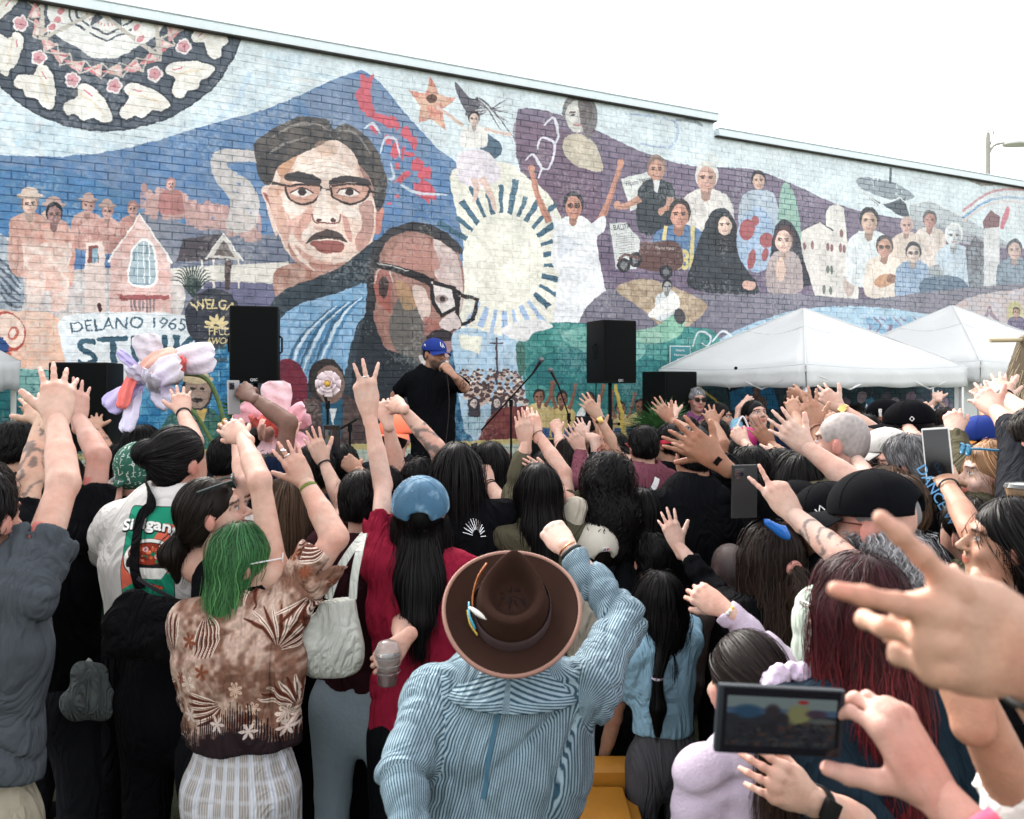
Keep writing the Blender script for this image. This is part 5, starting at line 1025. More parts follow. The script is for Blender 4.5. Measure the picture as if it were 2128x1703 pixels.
    Vs = [Vb]; Qs_ = [Qb]; cs = [cb]; n = len(Vb)
    for VV, Q, c in handV: Vs.append(VV); Qs_.append(Q+n); cs.append(c); n += len(VV)
    npmesh('body', np.concatenate(Vs), np.concatenate(Qs_), skin_mat(), root, True, np.concatenate(cs)*A(*sk))
    # ---- hair
    style, hc_, ln_ = (hair+(0,))[:3] if len(hair) < 3 else hair[:3]; col = HAIR[hc_] if isinstance(hc_, str) else hc_; tipc = hair[3] if len(hair) > 3 else None
    T = lambda x, y, zz: Hc+M@(A(x, y, zz)*hsz); nstr = int(np.clip(14000/z**1.4, 340, 8000))
    if style != 'none':
        fcut = ell(T(0, .105, -.035), A(.074, .075, .090)*hsz, M, .012, '-'); hp_ = [ell(T(0, -.014, .031), A(.080, .099, .098)*hsz, M, 0)]
        if style in ('short', 'buzz', 'cap'):
            if style == 'buzz': hp_ = [ell(T(0, -.013, .028), A(.0785, .098, .0965)*hsz, M, 0)]
            hp_.append(ell(T(0, -.052, -.022), A(.060 if style != 'buzz' else .057, .046 if style != 'buzz' else .045, .046)*hsz, M, .03))
            for q_ in (-1, 1): fcut2 = ell(T(q_*.088, .004, -.018), A(.026, .028, .042)*hsz, M, .006, '-'); hp_.append(fcut2); hp_.append(fcut)
            hp_.append(ell(T(0, .02, -.09), A(.11, .10, .055)*hsz, M, .01, '-'))
            V, Q = sdf_mesh(hp_, .006 if z < 3 else .009); o = npmesh('hair', V, Q, hair_mat(), root, True, np.ones((len(V), 3))*A(*col)*(.75 if style != 'buzz' else 1)*(1+noise3(k, 200)(V[:, 0], V[:, 1], V[:, 2])*.25)[:, None])
            if style == 'short': strands('hair_strands', hp_, surf_roots(hp_, Hc, M, int(nstr*1.3), -.42, .06, k), M, Hc, 4, .0075, root, col, max(.0018, z*.0009), .006, .25, 90, .6, seed=k, grow=-M[:, 1]*.3)
        else:
            L = ln_ or .3; bk = -M[:, 1]; bk = nrm(A(bk[0], bk[1], 0)); side = M[:, 0]; dn = A(0, 0, -1)
            a0 = T(0, -.045, .0) if not capped else T(0, -.038, -.055); vol = (.076 if style != 'curly' else .105) if not capped else .072
            if style in ('long', 'wavy', 'straight', 'bob', 'curly'):
                sp2 = 1 if L > .2 else .5; a1 = a0+dn*L*.55+bk*(.034 if not capped else .075)*sp2; a2 = a0+dn*L+bk*(.070 if not capped else .12)*sp2
                hp_ += [cone(a0, a1, vol*hsz, vol*hsz*(1.0 if style != 'straight' else .92), .03, .72, bk), cone(a1, a2, vol*.98*hsz, vol*.62*hsz, .03, .62, bk)]
                for q in ((-1, 1) if not face else ()):
                    s0 = T(q*.070, .005, .01 if not capped else -.03); s1 = s0+dn*min(L*.8, .24)+side*q*.012; hp_.append(cone(s0, s1, .026*hsz, .018, .03))
                if style == 'curly' and not capped: hp_ = [ell(T(0, -.02, .03), A(.100, .110, .108)*hsz, M, 0)]+hp_[1:]
                if capped: hp_[0] = ell(T(0, -.012, .028), A(.078, .098, .084)*hsz, M, 0)
            elif style == 'bun': hp_.append(ell(T(0, -.052, -.03), A(.062, .050, .055)*hsz, M, .03)); hp_.append(ell(T(*(hair[4] if len(hair) > 4 else (0, -.12, .05))), A(.05, .045, .045)*hsz, M, .012))
            elif style in ('pony', 'tied'): 
                hp_.append(ell(T(0, -.052, -.03), A(.066, .054, .060)*hsz, M, .03)); pz = hair[4] if len(hair) > 4 else (0, -.12, .03)
                k0 = T(*pz); k1 = k0+bk*.03+dn*.05; k2 = k0+dn*L+bk*.02; hp_ += [cone(k0, k1, .022*hsz, .036*hsz, .02), cone(k1, k2, .040*hsz*(hair[5] if len(hair) > 5 else 1), .012, .02, .8, bk)]
            hp_.append(fcut)
            dsp = None
            if style in ('curly', 'wavy'): nn = noise3(k+3, 42 if style == 'curly' else 26); dsp = lambda X, Y, Z: nn(X, Y, Z)*(.017 if style == 'curly' else .006)
            V, Q = sdf_mesh(hp_, .007 if z < 3 else .010, dsp); npmesh('hair', V, Q, hair_mat(), root, True, np.ones((len(V), 3))*A(*col)*.7)
            nst = int(nstr*(1.35 if L > .25 else 1)*(1.4 if style == 'curly' else 1)); rts = surf_roots(hp_, Hc, M, nst, -.5, .06 if not face else .025, k, zmax=1 if not capped else .12)
            if style == 'curly':
                r = np.random.RandomState(k); Vc = V if not capped else V[((V-Hc)@M)[:, 2] < -.005]; pi_ = r.randint(0, len(Vc), nst); rts = Vc[pi_]
                strands('hair_strands', hp_, rts, M, Hc, 10, .010, root, col, .0034, .012, 3.2, 120, 1.0, tips=tipc, seed=k, var=.6)
            elif style in ('pony', 'tied', 'bun'):
                g_ = T(*(hair[4] if len(hair) > 4 else ((0, -.12, .03) if style != 'bun' else (0, -.12, .05))))
                strands('hair_strands', hp_, rts, M, Hc, 7, .017, root, col, max(.0018, z*.0009), .002, .10, 30, tips=None, seed=k, gather=g_)
                if style != 'bun':
                    r = np.random.RandomState(k); rr = g_+r.normal(0, .010, (nst//2, 3)); strands('tail_strands', hp_, rr, M, Hc, 12, L/12*1.12, root, col, max(.0018, z*.0009), .006, hair[6] if len(hair) > 6 else .12, 40, tips=tipc, seed=k)
            else:
                tot = L+.16; seg = (13 if L > .2 else 9) if style != 'wavy' or z > 3 else int(tot/.020)
                strands('hair_strands', hp_, rts, M, Hc, seg, tot/seg, root, col, max(.0018, z*.0010), .006, .10 if style != 'wavy' else hair[4] if len(hair) > 4 else .50, 34 if style != 'wavy' else 52, tips=tipc, seed=k, grow=-M[:, 1]*(hair[5] if len(hair) > 5 else .8) if face else None)
                r = np.random.RandomState(k+1); m = V[:, 2] < Hc[2]; Vl = V[m]
                if len(Vl): strands('fringe_strands' if False else 'lock_strands', hp_, Vl[r.randint(0, len(Vl), nst)], M, Hc, 7, .02, root, col, max(.0018, z*.0010), .007, .4 if style == 'wavy' else .08, 40, tips=tipc, seed=k+5)
    p = Person(); p.root, p.Hc, p.M, p.B, p.s, p.hs, p.arms, p.shirt, p.C7, p.pel, p.z, p.hold, p.T, p.skin = root, Hc, M, B, s, hsz, armj, shirt, C7, pel, z, hold, T, sk
    return p
CLOTHC = {'black': (.0045, .0048, .006), 'charcoal': (.016, .017, .021), 'greytee': (.054, .062, .072), 'white': (.66, .65, .63), 'red': (.22, .012, .032), 'maroon': (.026, .009, .012), 'mauve': (.15, .05, .07), 'olive': (.075, .07, .045), 'oliveb': (.075, .068, .044), 'cream': (.42, .38, .31), 'navy': (.008, .014, .035), 'denim': (.06, .12, .19), 'paleblue': (.36, .52, .64), 'ltblue': (.30, .50, .64), 'lilac': (.62, .52, .64), 'khaki': (.30, .27, .21), 'greyt': (.30, .31, .32), 'purple': (.20, .06, .16), 'pinkcol': (.45, .16, .18), 'greyleg': (.085, .085, .095), 'darkgreen': (.008, .02, .014), 'dkdenim': (.008, .016, .025), 'shoe_black': (.01, .01, .01), 'shoe_white': (.6, .6, .6), 'aqua': (.22, .42, .55), 'bluej': (.02, .05, .14), 'palegrn': (.40, .46, .40)}
def cloth_of(n): return n if not isinstance(n, str) else cloth(n, CLOTHC[n])
# ---------------------------------------------------------------- worn and held things
def world_axes(x, y): x = nrm(x); z = nrm(np.cross(x, y)); return np.stack([x, np.cross(z, x), z], 1)
def wrist_ring(p, side, name, m, th=.003, wide=None, off=.0, rad=None):
    S, E, W, hd, X, bv = p.hold[side]; u = nrm(W-E); c = W-u*(.018+off)
    return ring(c, u, (rad or .0285)*p.s, th, 22, 6, 1, wide).build(name, m, p.root, smooth=True)
def watch(p, side, strap, case, off=.01, size=.019):
    wrist_ring(p, side, 'watch_strap', strap, .003, .011, off, .030)
    S, E, W, hd, X, bv = p.hold[side]; u = nrm(W-E); o = MB().box((0, 0, 0), (size*1.8, size*2.1, .011), None, .003); 
    Mx = np.stack([np.cross(u, bv), u, bv], 1); c = W-u*(.018+off)+bv*.030*p.s
    o.V = [tuple(c+Mx@A(*v)) for v in o.V]; o.build('watch_case', case, p.root)
def finger_ring(p, side, x, y, z_, m):
    S, E, W, hd, X, bv = p.hold[side]; c = W+(X*x+hd*y+bv*z_)*p.s; ring(c, hd, .0100, .0017, 16, 5).build('finger_ring', m, p.root, smooth=True)
def cap(p, m, mb=None, back=False, tilt=6, logo=None, opening=True, button=None, size=1.0, mside=None, yawoff=0, arch=1):
    """baseball cap: crown, brim, button, seams; opening arch at the rear"""
    M = p.M@np.array(Matrix.Rotation(R((180 if back else 0)+yawoff), 3, 'Z'))@np.array(Matrix.Rotation(R(tilt*(1 if back else -1)*.5), 3, 'X')); s = p.hs*size; c0 = p.Hc+p.M@(A(0, -.008, .040)*s)
    T = lambda x, y, z: c0+M@(A(x, y, z)*s)
    pr = [ell(T(0, 0, 0), A(.094, .112, .092)*s, M, 0)]
    if opening: pr.append(ell(T(0, -.115, -.006), A(.042*arch**.3, .05, .036*arch)*s, M, .004, '-'))
    n = M[:, 2]; base = T(0, 0, -.012)
    def post(v, X, Y, Z): return np.maximum(v, -((X-base[0])*n[0]+(Y-base[1])*n[1]+(Z-base[2])*n[2]))
    h = .0045 if p.z < 3 else .0075
    V, Q = sdf_mesh(pr, h, None, post); root = npmesh('cap', V, Q, m, p.root)
    mb = mb or m; r0, Vb, n1, n2 = .094, [], 15, 7
    for t in (0, 1):
        for i in range(n1):
            a = R(-62+124*i/(n1-1))
            for j in range(n2):
                f = j/(n2-1); ox = math.sin(a); oy = math.cos(a)
                x = ox*.0915; y = oy*.109-.002; Lb = .072*math.cos(a*.86)**.75; y2 = y+Lb*f; x2 = x*(1+.10*f); z = -.012+.004-.012*f*0-(x2/.09)**2*.026*(.35+.65*f)-.010*f-t*.003
                Vb.append(T(x2, y2, z))
    Fb = []
    N_ = n1*n2
    for i in range(n1-1):
        for j in range(n2-1): a = i*n2+j; Fb += [(a, a+n2, a+n2+1, a+1), (N_+a, N_+a+1, N_+a+n2+1, N_+a+n2)]
    for i in range(n1-1): a = i*n2+n2-1; Fb.append((a, a+n2, N_+a+n2, N_+a))
    for j in range(n2-1): Fb += [(j, j+1, N_+j+1, N_+j), ((n1-1)*n2+j+1, (n1-1)*n2+j, N_+(n1-1)*n2+j, N_+(n1-1)*n2+j+1)]
    MB().add(Vb, Fb).build('brim', mb, root)
    MB().lathe(T(0, 0, .0905), [(0.0001, .005), (.006, .004), (.008, 0)], 12, M).build('button', button or mb, root)
    if p.z < 4.5:
        for a in range(6):
            an = R(30+60*a); pts = [T(.0945*math.sin(q)*math.cos(an), .1125*math.sin(q)*math.sin(an), .0925*math.cos(q)) for q in np.linspace(.08, 1.5, 10)]
            if math.sin(an) < -.9 and opening: pts = pts[:7]
            MB().tube(pts, .0009*s, 4).build('seam', mside or m, root)
    return T, root, M
def flat_text(txt, c, M, h, m, parent, th=.001, name='lettering', bold=0):
    """raised lettering: built-in font turned into a mesh; M columns: along the line, up, out"""
    V, T = glyphs(txt); V = (V-A((V[:, 0].min()+V[:, 0].max())/2, .35))*h/.7; W3 = c+V[:, :1]*M[:, 0]+V[:, 1:2]*M[:, 1]
    if bold: pass
    n = len(V); VV = np.concatenate([W3+M[:, 2]*th, W3]); return npmesh(name, VV, None, m, parent, False, None, None, T=np.concatenate([T, T[:, ::-1]+n]))
def stroke3(lines, c, M, w, m, parent, name='emblem', th=.0012):
    mb = MB()
    for l in lines: mb.tube([c+M@A(x, y, th) for x, y in l], w/2, 5, flat=.5)
    return mb.build(name, m, parent)
def glasses(p, frame, lens=None, up=0, big=1.0, onhead=False):
    """frame, bridge, temples, lenses"""
    T = (lambda x, y, z: p.T(x, y-.02, z+.085)) if onhead else p.T; r0 = .022*big; mb = MB(); th = .0048 if onhead else .0023
    for q in (-1, 1):
        pts = [T(q*.033+r0*1.12*math.cos(a), .112-.004*abs(math.cos(a)), .008+up+r0*.86*math.sin(a)) for a in np.linspace(0, 6.28, 17)[:-1]]
        mb.tube(pts, th, 5, closed=True); mb.tube([T(q*(.033+r0*1.1), .108, .014+up), T(q*.076, .085, .016+up), T(q*.086, .0, .010+up)], th, 5)
    mb.tube([T(-.012, .113, .012+up), T(.012, .113, .012+up)], .0022, 5); g = mb.build('glasses', frame, p.root)
    if lens is not None:
        for q in (-1, 1):
            V = [T(q*.033, .112, .008+up)]+[T(q*.033+r0*1.1*math.cos(a), .111, .008+up+r0*.84*math.sin(a)) for a in np.linspace(0, 6.28, 17)[:-1]]
            MB().add(V, [(0, 1+i, 1+(i+1) % 16) for i in range(16)]).build('lens', lens, g)
    return g
def m_plain(n, c, r=.5, **k): return mat(n, c, r, **k)
SCREEN = None
def phone(label, c, right, upv, w=.075, h=.155, case=(.02, .02, .022), lit=False, lens=False, name='phone', group=None, dark=False):
    """right/up: axes of the face that is towards us; front shows the screen when lit, else the camera side"""
    M = world_axes(right, upv); root = empty(name, tuple(c), label, 'phone', group)
    def put(mb, nm, m, par): mb.V = [tuple(c+M@A(*v)) for v in mb.V]; return mb.build(nm, m, par)
    put(MB().box((0, 0, -.004), (w, h, .010), None, .004), 'case', mat('phone case %.2f %.2f' % (case[0], case[2]), case, .45, spec=.2), root)
    if dark: put(MB().box((0, 0, .0014), (w*.90, h*.93, .0008), None, .0003), 'screen', mat('phone glass', (.006, .006, .008), .12), root)
    elif lit:
        sc_ = put(MB().box((0, 0, .0014), (w*.92, h*.94, .0006)), 'bezel', mat('phone glass', (.006, .006, .008), .12), root)
        V = [c+M@A(x*w*.43, y*h*.36, .0022) for x, y in ((-1, -1), (1, -1), (1, 1), (-1, 1))]
        o = npmesh('screen', V, [(0, 1, 2, 3)], screen_mat(), sc_, False, None, [(0, 1), (0, 0), (1, 0), (1, 1)] if w < h else [(0, 0), (1, 0), (1, 1), (0, 1)])
    else:
        put(MB().box((-w*.24, h*.33, .003), (w*.42, w*.42, .004), None, .002), 'camera_bump', mat('camera bump', (.03, .03, .033), .25), root)
        for dx, dy in ((-.10, .06), (-.10, -.06), (.06, 0)):
            o = MB().lathe((0, 0, 0), [(.006, 0), (.006, .002), (.0001, .002)], 14); o.V = [(v[0]+w*(-.24+dx), v[1]+h*.33+w*dy*1.4, v[2]+.005) for v in o.V]; put(o, 'lens', mat('lens glass', (.01, .01, .02), .05), root)
    return root
_sm = []
def screen_mat():
    if _sm: return _sm[0]
    H, W = 96, 160; a = np.zeros((H, W, 3), np.float32)+A(.10, .13, .15); r = np.random.RandomState(4)
    a[62:] = A(.30, .42, .55); a[74:] = A(.55, .62, .62)
    def blob(x, y, rx, ry, c):
        yy, xx = np.mgrid[0:H, 0:W]; w = np.clip(1.4-((xx-x)/rx)**2-((yy-y)/ry)**2, 0, 1)[..., None]; a[:] = a*(1-w)+w*A(*c)
    blob(105, 62, 20, 22, (.62, .62, .40)); blob(66, 66, 12, 16, (.16, .14, .15)); blob(80, 54, 10, 12, (.12, .10, .10)); blob(130, 66, 16, 8, (.28, .20, .28)); blob(30, 66, 22, 14, (.12, .32, .45)); blob(140, 52, 22, 6, (.4, .42, .4)); blob(110, 88, 8, 4, (.75, .12, .12)); blob(60, 30, 34, 12, (.05, .06, .07))
    for i in range(150): blob(r.uniform(0, W), r.uniform(0, 46), r.uniform(2, 7), r.uniform(2, 6), [(.03, .035, .04), (.30, .20, .15), (.14, .16, .2), (.25, .26, .26), (.02, .02, .03)][i % 5])
    im = make_image('phone picture', np.clip(a*.8, 0, 1)); m = bpy.data.materials.new('phone screen'); m.use_nodes = True; N = m.node_tree.nodes; L = m.node_tree.links; b = N['Principled BSDF']
    t = N.new('ShaderNodeTexImage'); t.image = im; L.new(t.outputs[0], b.inputs['Emission Color']); b.inputs['Emission Strength'].default_value = .10; b.inputs['Base Color'].default_value = (.01, .01, .012, 1); b.inputs['Roughness'].default_value = .15
    _sm.append(m); return m
def uvnode(N): return N.new('ShaderNodeUVMap')
def pattern_stripe(name, ca, cb, pitch, duty=.5, axis=0, cross=None, wear=.3):
    m = bpy.data.materials.new(name); m.use_nodes = True; N = m.node_tree.nodes; L = m.node_tree.links; b = N['Principled BSDF']; b.inputs['Roughness'].default_value = .85; b.inputs['Specular IOR Level'].default_value = .2
    u = uvnode(N); s = N.new('ShaderNodeSeparateXYZ'); L.new(u.outputs[0], s.inputs[0])
    def band(out, pitch, duty):
        q = N.new('ShaderNodeMath'); q.operation = 'DIVIDE'; q.inputs[1].default_value = pitch; L.new(out, q.inputs[0]); f = N.new('ShaderNodeMath'); f.operation = 'FRACT'; L.new(q.outputs[0], f.inputs[0])
        t = N.new('ShaderNodeMath'); t.operation = 'PINGPONG'; t.inputs[1].default_value = .5; L.new(f.outputs[0], t.inputs[0])
        r = N.new('ShaderNodeMapRange'); r.inputs[1].default_value = duty/2-.06; r.inputs[2].default_value = duty/2+.06; L.new(t.outputs[0], r.inputs[0]); return r.outputs[0]
    mx = N.new('ShaderNodeMix'); mx.data_type = 'RGBA'; mx.inputs[6].default_value = (*ca, 1); mx.inputs[7].default_value = (*cb, 1); L.new(band(s.outputs[axis], pitch, duty), mx.inputs[0]); cur = mx.outputs[2]
    if cross:
        for ax, pt, dt, cc, al in cross:
            f = band(s.outputs[ax], pt, dt); g = N.new('ShaderNodeMath'); g.operation = 'MULTIPLY_ADD'; g.inputs[1].default_value = -al; g.inputs[2].default_value = al; L.new(f, g.inputs[0])
            m2 = N.new('ShaderNodeMix'); m2.data_type = 'RGBA'; m2.inputs[7].default_value = (*cc, 1); L.new(cur, m2.inputs[6]); L.new(g.outputs[0], m2.inputs[0]); cur = m2.outputs[2]
    n = N.new('ShaderNodeTexNoise'); n.inputs['Scale'].default_value = 9; n.inputs['Detail'].default_value = 6; tc = N.new('ShaderNodeTexCoord'); L.new(tc.outputs['Object'], n.inputs[0])
    r = N.new('ShaderNodeMapRange'); r.inputs[1].default_value = .3; r.inputs[2].default_value = .7; r.inputs[3].default_value = 1-wear; r.inputs[4].default_value = 1+wear; L.new(n.outputs[0], r.inputs[0])
    mm = N.new('ShaderNodeMix'); mm.data_type = 'RGBA'; mm.blend_type = 'MULTIPLY'; mm.inputs[0].default_value = 1; L.new(cur, mm.inputs[6]); L.new(r.outputs[0], mm.inputs[7]); L.new(mm.outputs[2], b.inputs['Base Color'])
    n2 = N.new('ShaderNodeTexNoise'); n2.inputs['Scale'].default_value = 260; L.new(tc.outputs['Object'], n2.inputs[0]); bp = N.new('ShaderNodeBump'); bp.inputs['Strength'].default_value = .4; bp.inputs['Distance'].default_value = .003; L.new(n2.outputs[0], bp.inputs['Height']); L.new(bp.outputs[0], b.inputs['Normal'])
    return fold_bump(m)
def pattern_floral(name):
    """tan and brown print of plumes and lace flowers, dark along the hem; painted flat, laid over the back"""
    H, W = 720, 640; sx, sz = W/.64, H/.72; r = np.random.RandomState(12); n1 = vnoise(W, H, 60, 41)*.6+vnoise(W, H, 16, 42)*.4; w = np.clip((n1-.34)*3.4, 0, 1)[..., None]
    a = (1-w)*A(176, 150, 136)/255+w*A(112, 80, 66)/255; n2 = vnoise(W, H, 7, 43)[..., None]; a = a*(1+(n2-.5)*.22)
    def fill(p, c, al=1):
        q = mask_poly(p[:, 0], p[:, 1], H, W)
        if q: M = (q[2]*al)[..., None]; a[q[0], q[1]] = a[q[0], q[1]]*(1-M)+M*A(*c)/255
    def plume(x, y, ang, L, n, sp_, bend):
        for k in range(n):
            t = ang+(k-(n-1)/2)*sp_; b2 = bend*(k/(n-1)-.1); pts = [(x+14*math.cos(t), y+14*math.sin(t)), (x+L*.5*math.cos(t+b2*.4), y+L*.5*math.sin(t+b2*.4)), (x+L*math.cos(t+b2), y+L*math.sin(t+b2))]
            fill(band_pts(pts, [3, 9, 12, 3]), (92, 44, 30) if k % 2 else (226, 206, 192), .92); fill(band_pts(pts, [1, 2, 3, 1]), (54, 30, 28), .8)
    for x, y, g, L, n in ((150, 300, 2.2, 120, 11), (470, 330, .9, 130, 12), (330, 180, 3.6, 110, 10), (520, 150, 1.9, 100, 9), (120, 520, 1.2, 110, 10), (420, 560, 2.9, 120, 10), (560, 480, 4.4, 110, 9), (260, 430, 5.2, 120, 11), (60, 180, .6, 100, 9), (600, 620, 3.7, 100, 9), (250, 650, 4.9, 90, 9)): plume(x, y, g, L, n, .17, r.uniform(-1.2, 1.2))
    for k in range(70):
        x, y = r.uniform(0, W), r.uniform(0, H); s_ = r.uniform(10, 24); m_ = r.randint(5, 8); c = [(222, 204, 190), (206, 180, 160), (120, 62, 40)][r.randint(3)]
        if k % 3 and y > 250: continue
        for j in range(m_): t = j/m_*6.28+k; q = np.array([(x, y), (x+s_*math.cos(t-.3), y+s_*math.sin(t-.3)), (x+s_*1.35*math.cos(t), y+s_*1.35*math.sin(t)), (x+s_*math.cos(t+.3), y+s_*math.sin(t+.3))]); fill(spl(q, 4), c, .85); fill(np.array([(x, y), (x+s_*math.cos(t)+1.5, y+s_*math.sin(t)), (x+s_*math.cos(t)-1.5, y+s_*math.sin(t))]), (86, 50, 42), .8)
    for x in range(0, W, 7):        # dark border with vertical feathering
        h_ = 96+34*math.sin(x*.021)+r.uniform(-16, 34); fill(np.array([(x-5, -2), (x+6, -2), (x+2, h_+30), (x-1, h_+30)]), (30, 20, 24), .97)
    for k in range(7): x = 40+k*92; y = 120+20*math.sin(k); [fill(spl(np.array([(x, y), (x+16*math.cos(t-.3), y+16*math.sin(t-.3)), (x+26*math.cos(t), y+26*math.sin(t)), (x+16*math.cos(t+.3), y+16*math.sin(t+.3))]), 4), (206, 190, 182), .85) for t in np.arange(6)*1.047]
    im = make_image(name+' print', np.clip(a, 0, 1)); m = bpy.data.materials.new(name); m.use_nodes = True; N = m.node_tree.nodes; L_ = m.node_tree.links; b = N['Principled BSDF']; b.inputs['Roughness'].default_value = .8; b.inputs['Specular IOR Level'].default_value = .12
    u = N.new('ShaderNodeUVMap'); mp = N.new('ShaderNodeMapping'); mp.inputs['Scale'].default_value = (1/.64, 1/.72, 1); mp.inputs['Location'].default_value = (.5, .42/.72, 0); L_.new(u.outputs[0], mp.inputs[0]); t = N.new('ShaderNodeTexImage'); t.image = im; t.extension = 'MIRROR'; L_.new(mp.outputs[0], t.inputs[0]); L_.new(t.outputs[0], b.inputs['Base Color'])
    return fold_bump(m)
def strap(p, pts, w, m, name, parent, th=.004):
    """flat band through world points; its width runs across the path, its face outwards from the body axis"""
    P_ = spl(pts, 6, False) if len(pts) > 2 else np.array(pts); t = np.gradient(P_, axis=0); V = []; 
    for q, tt in zip(P_, t):
        o = nrm(q-A(p.C7[0], p.C7[1], q[2])+A(0, -.001, 0)) if p is not None else A(0, -1, 0); sd_ = nrm(np.cross(tt, o)); o = nrm(np.cross(sd_, tt)); V += [q-sd_*w/2, q+sd_*w/2, q+sd_*w/2+o*th, q-sd_*w/2+o*th]
    Fc = [(i*4+j, i*4+(j+1) % 4, i*4+4+(j+1) % 4, i*4+4+j) for i in range(len(P_)-1) for j in range(4)]
    return MB().add(V, Fc).build(name, m, parent)
def on_shirt(p, prims_pts, lift=.004):
    """push points from the body axis out to the shirt's surface"""
    from mathutils.bvhtree import BVHTree
    me = p.shirt.data; bvh = BVHTree.FromPolygons([v.co[:] for v in me.vertices], [q.vertices[:] for q in me.polygons]); off = Vector(p.shirt.parent.location); MW = p.shirt.matrix_parent_inverse; out = []
    for q in prims_pts:
        q = Vector(tuple(q)); ax = Vector((p.C7[0], p.C7[1], min(q.z, p.C7[2]-.06))); d = (q-ax).normalized(); h = bvh.ray_cast(ax+d*1.2, -d)
        out.append(np.array(h[0])+np.array(d)*lift if h[0] is not None else np.array(q))
    return out
# ---------------------------------------------------------------- stage gear, tents, flowers, street lamp
RZW = math.pi/2-TH
M_BLK = mat('black plastic', (.0035, .004, .0045), .5, spec=.12, noise=.1, bump=.2, bscale=200, bdist=.002); M_GRL = mat('speaker grille', (.0035, .004, .0042), .7, spec=.08, bump=1, bscale=420, bdist=.004)
M_WHT = mat('white print', (.75, .75, .75), .6); M_STEEL = mat('brushed steel', (.45, .45, .46), .3, metal=1); M_GOLD = mat('gold', (.62, .42, .16), .3, metal=1)
def speaker(label, px, pyb, z, w, h, d, rz, floor_, stand=True, logo=True):
    c = P(px, pyb, z); root = empty('loudspeaker', tuple(c), label, 'loudspeaker', 'loudspeakers of the sound system'); M = np.array(Matrix.Rotation(rz, 3, 'Z'))
    def put(mb, nm, m, par=root): mb.V = [tuple(c+M@A(*v)) for v in mb.V]; return mb.build(nm, m, par)
    b = put(MB().box((0, 0, h/2), (w, d, h), None, .018), 'cabinet', M_BLK); put(MB().box((0, -d/2-.004, h/2+.01), (w*.93, .010, h*.93), None, .004), 'grille', M_GRL)
    for q in (-1, 1): put(MB().tube([(q*(w/2+.004), -.02, h*.62), (q*(w/2+.02), 0, h*.60), (q*(w/2+.02), 0, h*.42), (q*(w/2+.004), -.02, h*.40)], .008, 6), 'handle', M_BLK)
    if logo:
        W3 = np.stack([M@A(1, 0, 0), A(0, 0, 1), M@A(0, -1, 0)], 1); flat_text('QSC', c+M@A(0, -d/2-.010, .028), W3, .020, M_WHT, b, .001)
    if stand:
        t = MB().tube([(0, .02, 0), (0, .02, floor_-c[2]+.05)], .019, 10).tube([(0, .02, -.35), (0, .02, -.46)], .028, 10); s = empty('speaker_stand', tuple(c+A(0, 0, floor_-c[2])), 'black tripod pole carrying the '+' '.join(label.split()[1:12]), 'speaker stand', 'speaker stands')
        t.V = [tuple(c+M@A(*v)) for v in t.V]; t.build('pole', M_BLK, s); k = MB().tube([(0, .02, -.40), (.06, -.02, -.40)], .007, 6).box((.07, -.03, -.40), (.012, .04, .03), None, .004); k.V = [tuple(c+M@A(*v)) for v in k.V]; k.build('knob', M_BLK, s)
        zf = floor_-c[2]
        for a in (90, 210, 330):
            g = MB().tube([(0, .02, zf+.62), (.44*math.cos(R(a)), .02+.44*math.sin(R(a)), zf+.012)], .011, 6); g.V = [tuple(c+M@A(*v)) for v in g.V]; g.build('leg', M_BLK, s)
        cb = MB().tube(spl([c+M@A(-.10, .12, .02), c+M@A(-.12, .08, -.25), c+M@A(-.07, .06, -.5), c+M@A(-.1, .1, zf+.03)], 6, False), .006, 6); cb.build('cable', M_BLK, s)
    return root
speaker('tall black loudspeaker on a pole between the protest badge and portrait', 531, 797, 6.4, .37, .61, .34, R(14), .6)
speaker('black loudspeaker on a pole in front of the teal hills', 1270, 797, 7.8, .37, .61, .34, R(24), .6)
speaker('broad black loudspeaker behind the raised hands beside the paper flower', 182, 935, 5.3, .36, .58, .34, R(10), .6, True, False)
speaker('black loudspeaker behind the palm leaves next to the near tent', 1391, 897, 8.1, .42, .61, .36, R(30), .6, True, False)
# mic stands
def mic_stand(label, px, pyt, z, boom=None, mic=True, ground=.6):
    t = P(px, pyt, z); s = empty('microphone_stand', (t[0], t[1], ground), label, 'microphone stand', 'microphone stands on stage'); base = A(t[0], t[1], ground)
    MB().tube([base+A(0, 0, .02), t], .009, 8).tube([t-A(0, 0, .03), t+A(0, 0, .03)], .017, 8).build('pole', M_BLK, s)
    for a in (20, 140, 260): MB().tube([base+A(0, 0, .06), base+A(.28*math.cos(R(a)), .28*math.sin(R(a)), .012)], .008, 6).build('leg', M_BLK, s)
    e = t
    if boom: a_, b_ = P(*boom[0], z), P(*boom[1], z); MB().tube([a_, b_], .0075, 6).build('boom', M_BLK, s); e = b_; d = nrm(b_-a_)
    else: d = A(0, 0, 1)
    if mic: d2 = nrm(d+A(-.2, -.5, 0)); m = MB().tube([e, e+d2*.05, e+d2*.15], [.010, .012, .016], 10).build('microphone', mat('mic body', (.05, .05, .055), .4, metal=.6), s); MB().lathe(e+d2*.165, [(.0001, -.024), (.019, -.016), (.025, 0), (.02, .018), (.0001, .026)], 14).build('mic_grille', mat('mic grille', (.16, .16, .17), .4, metal=.8, bump=1, bscale=500, bdist=.003), m)
    return s
mic_stand('boom microphone stand with a long slanting arm beside the singer', 1062, 838, 6.9, ((1000, 895), (1106, 778)))
mic_stand('microphone stand with its short boom leaning left near the right loudspeaker', 1182, 866, 7.2, ((1186, 876), (1160, 800)))
mic_stand('short stand holding the white paper rose up', 681, 842, 5.9, None, True)
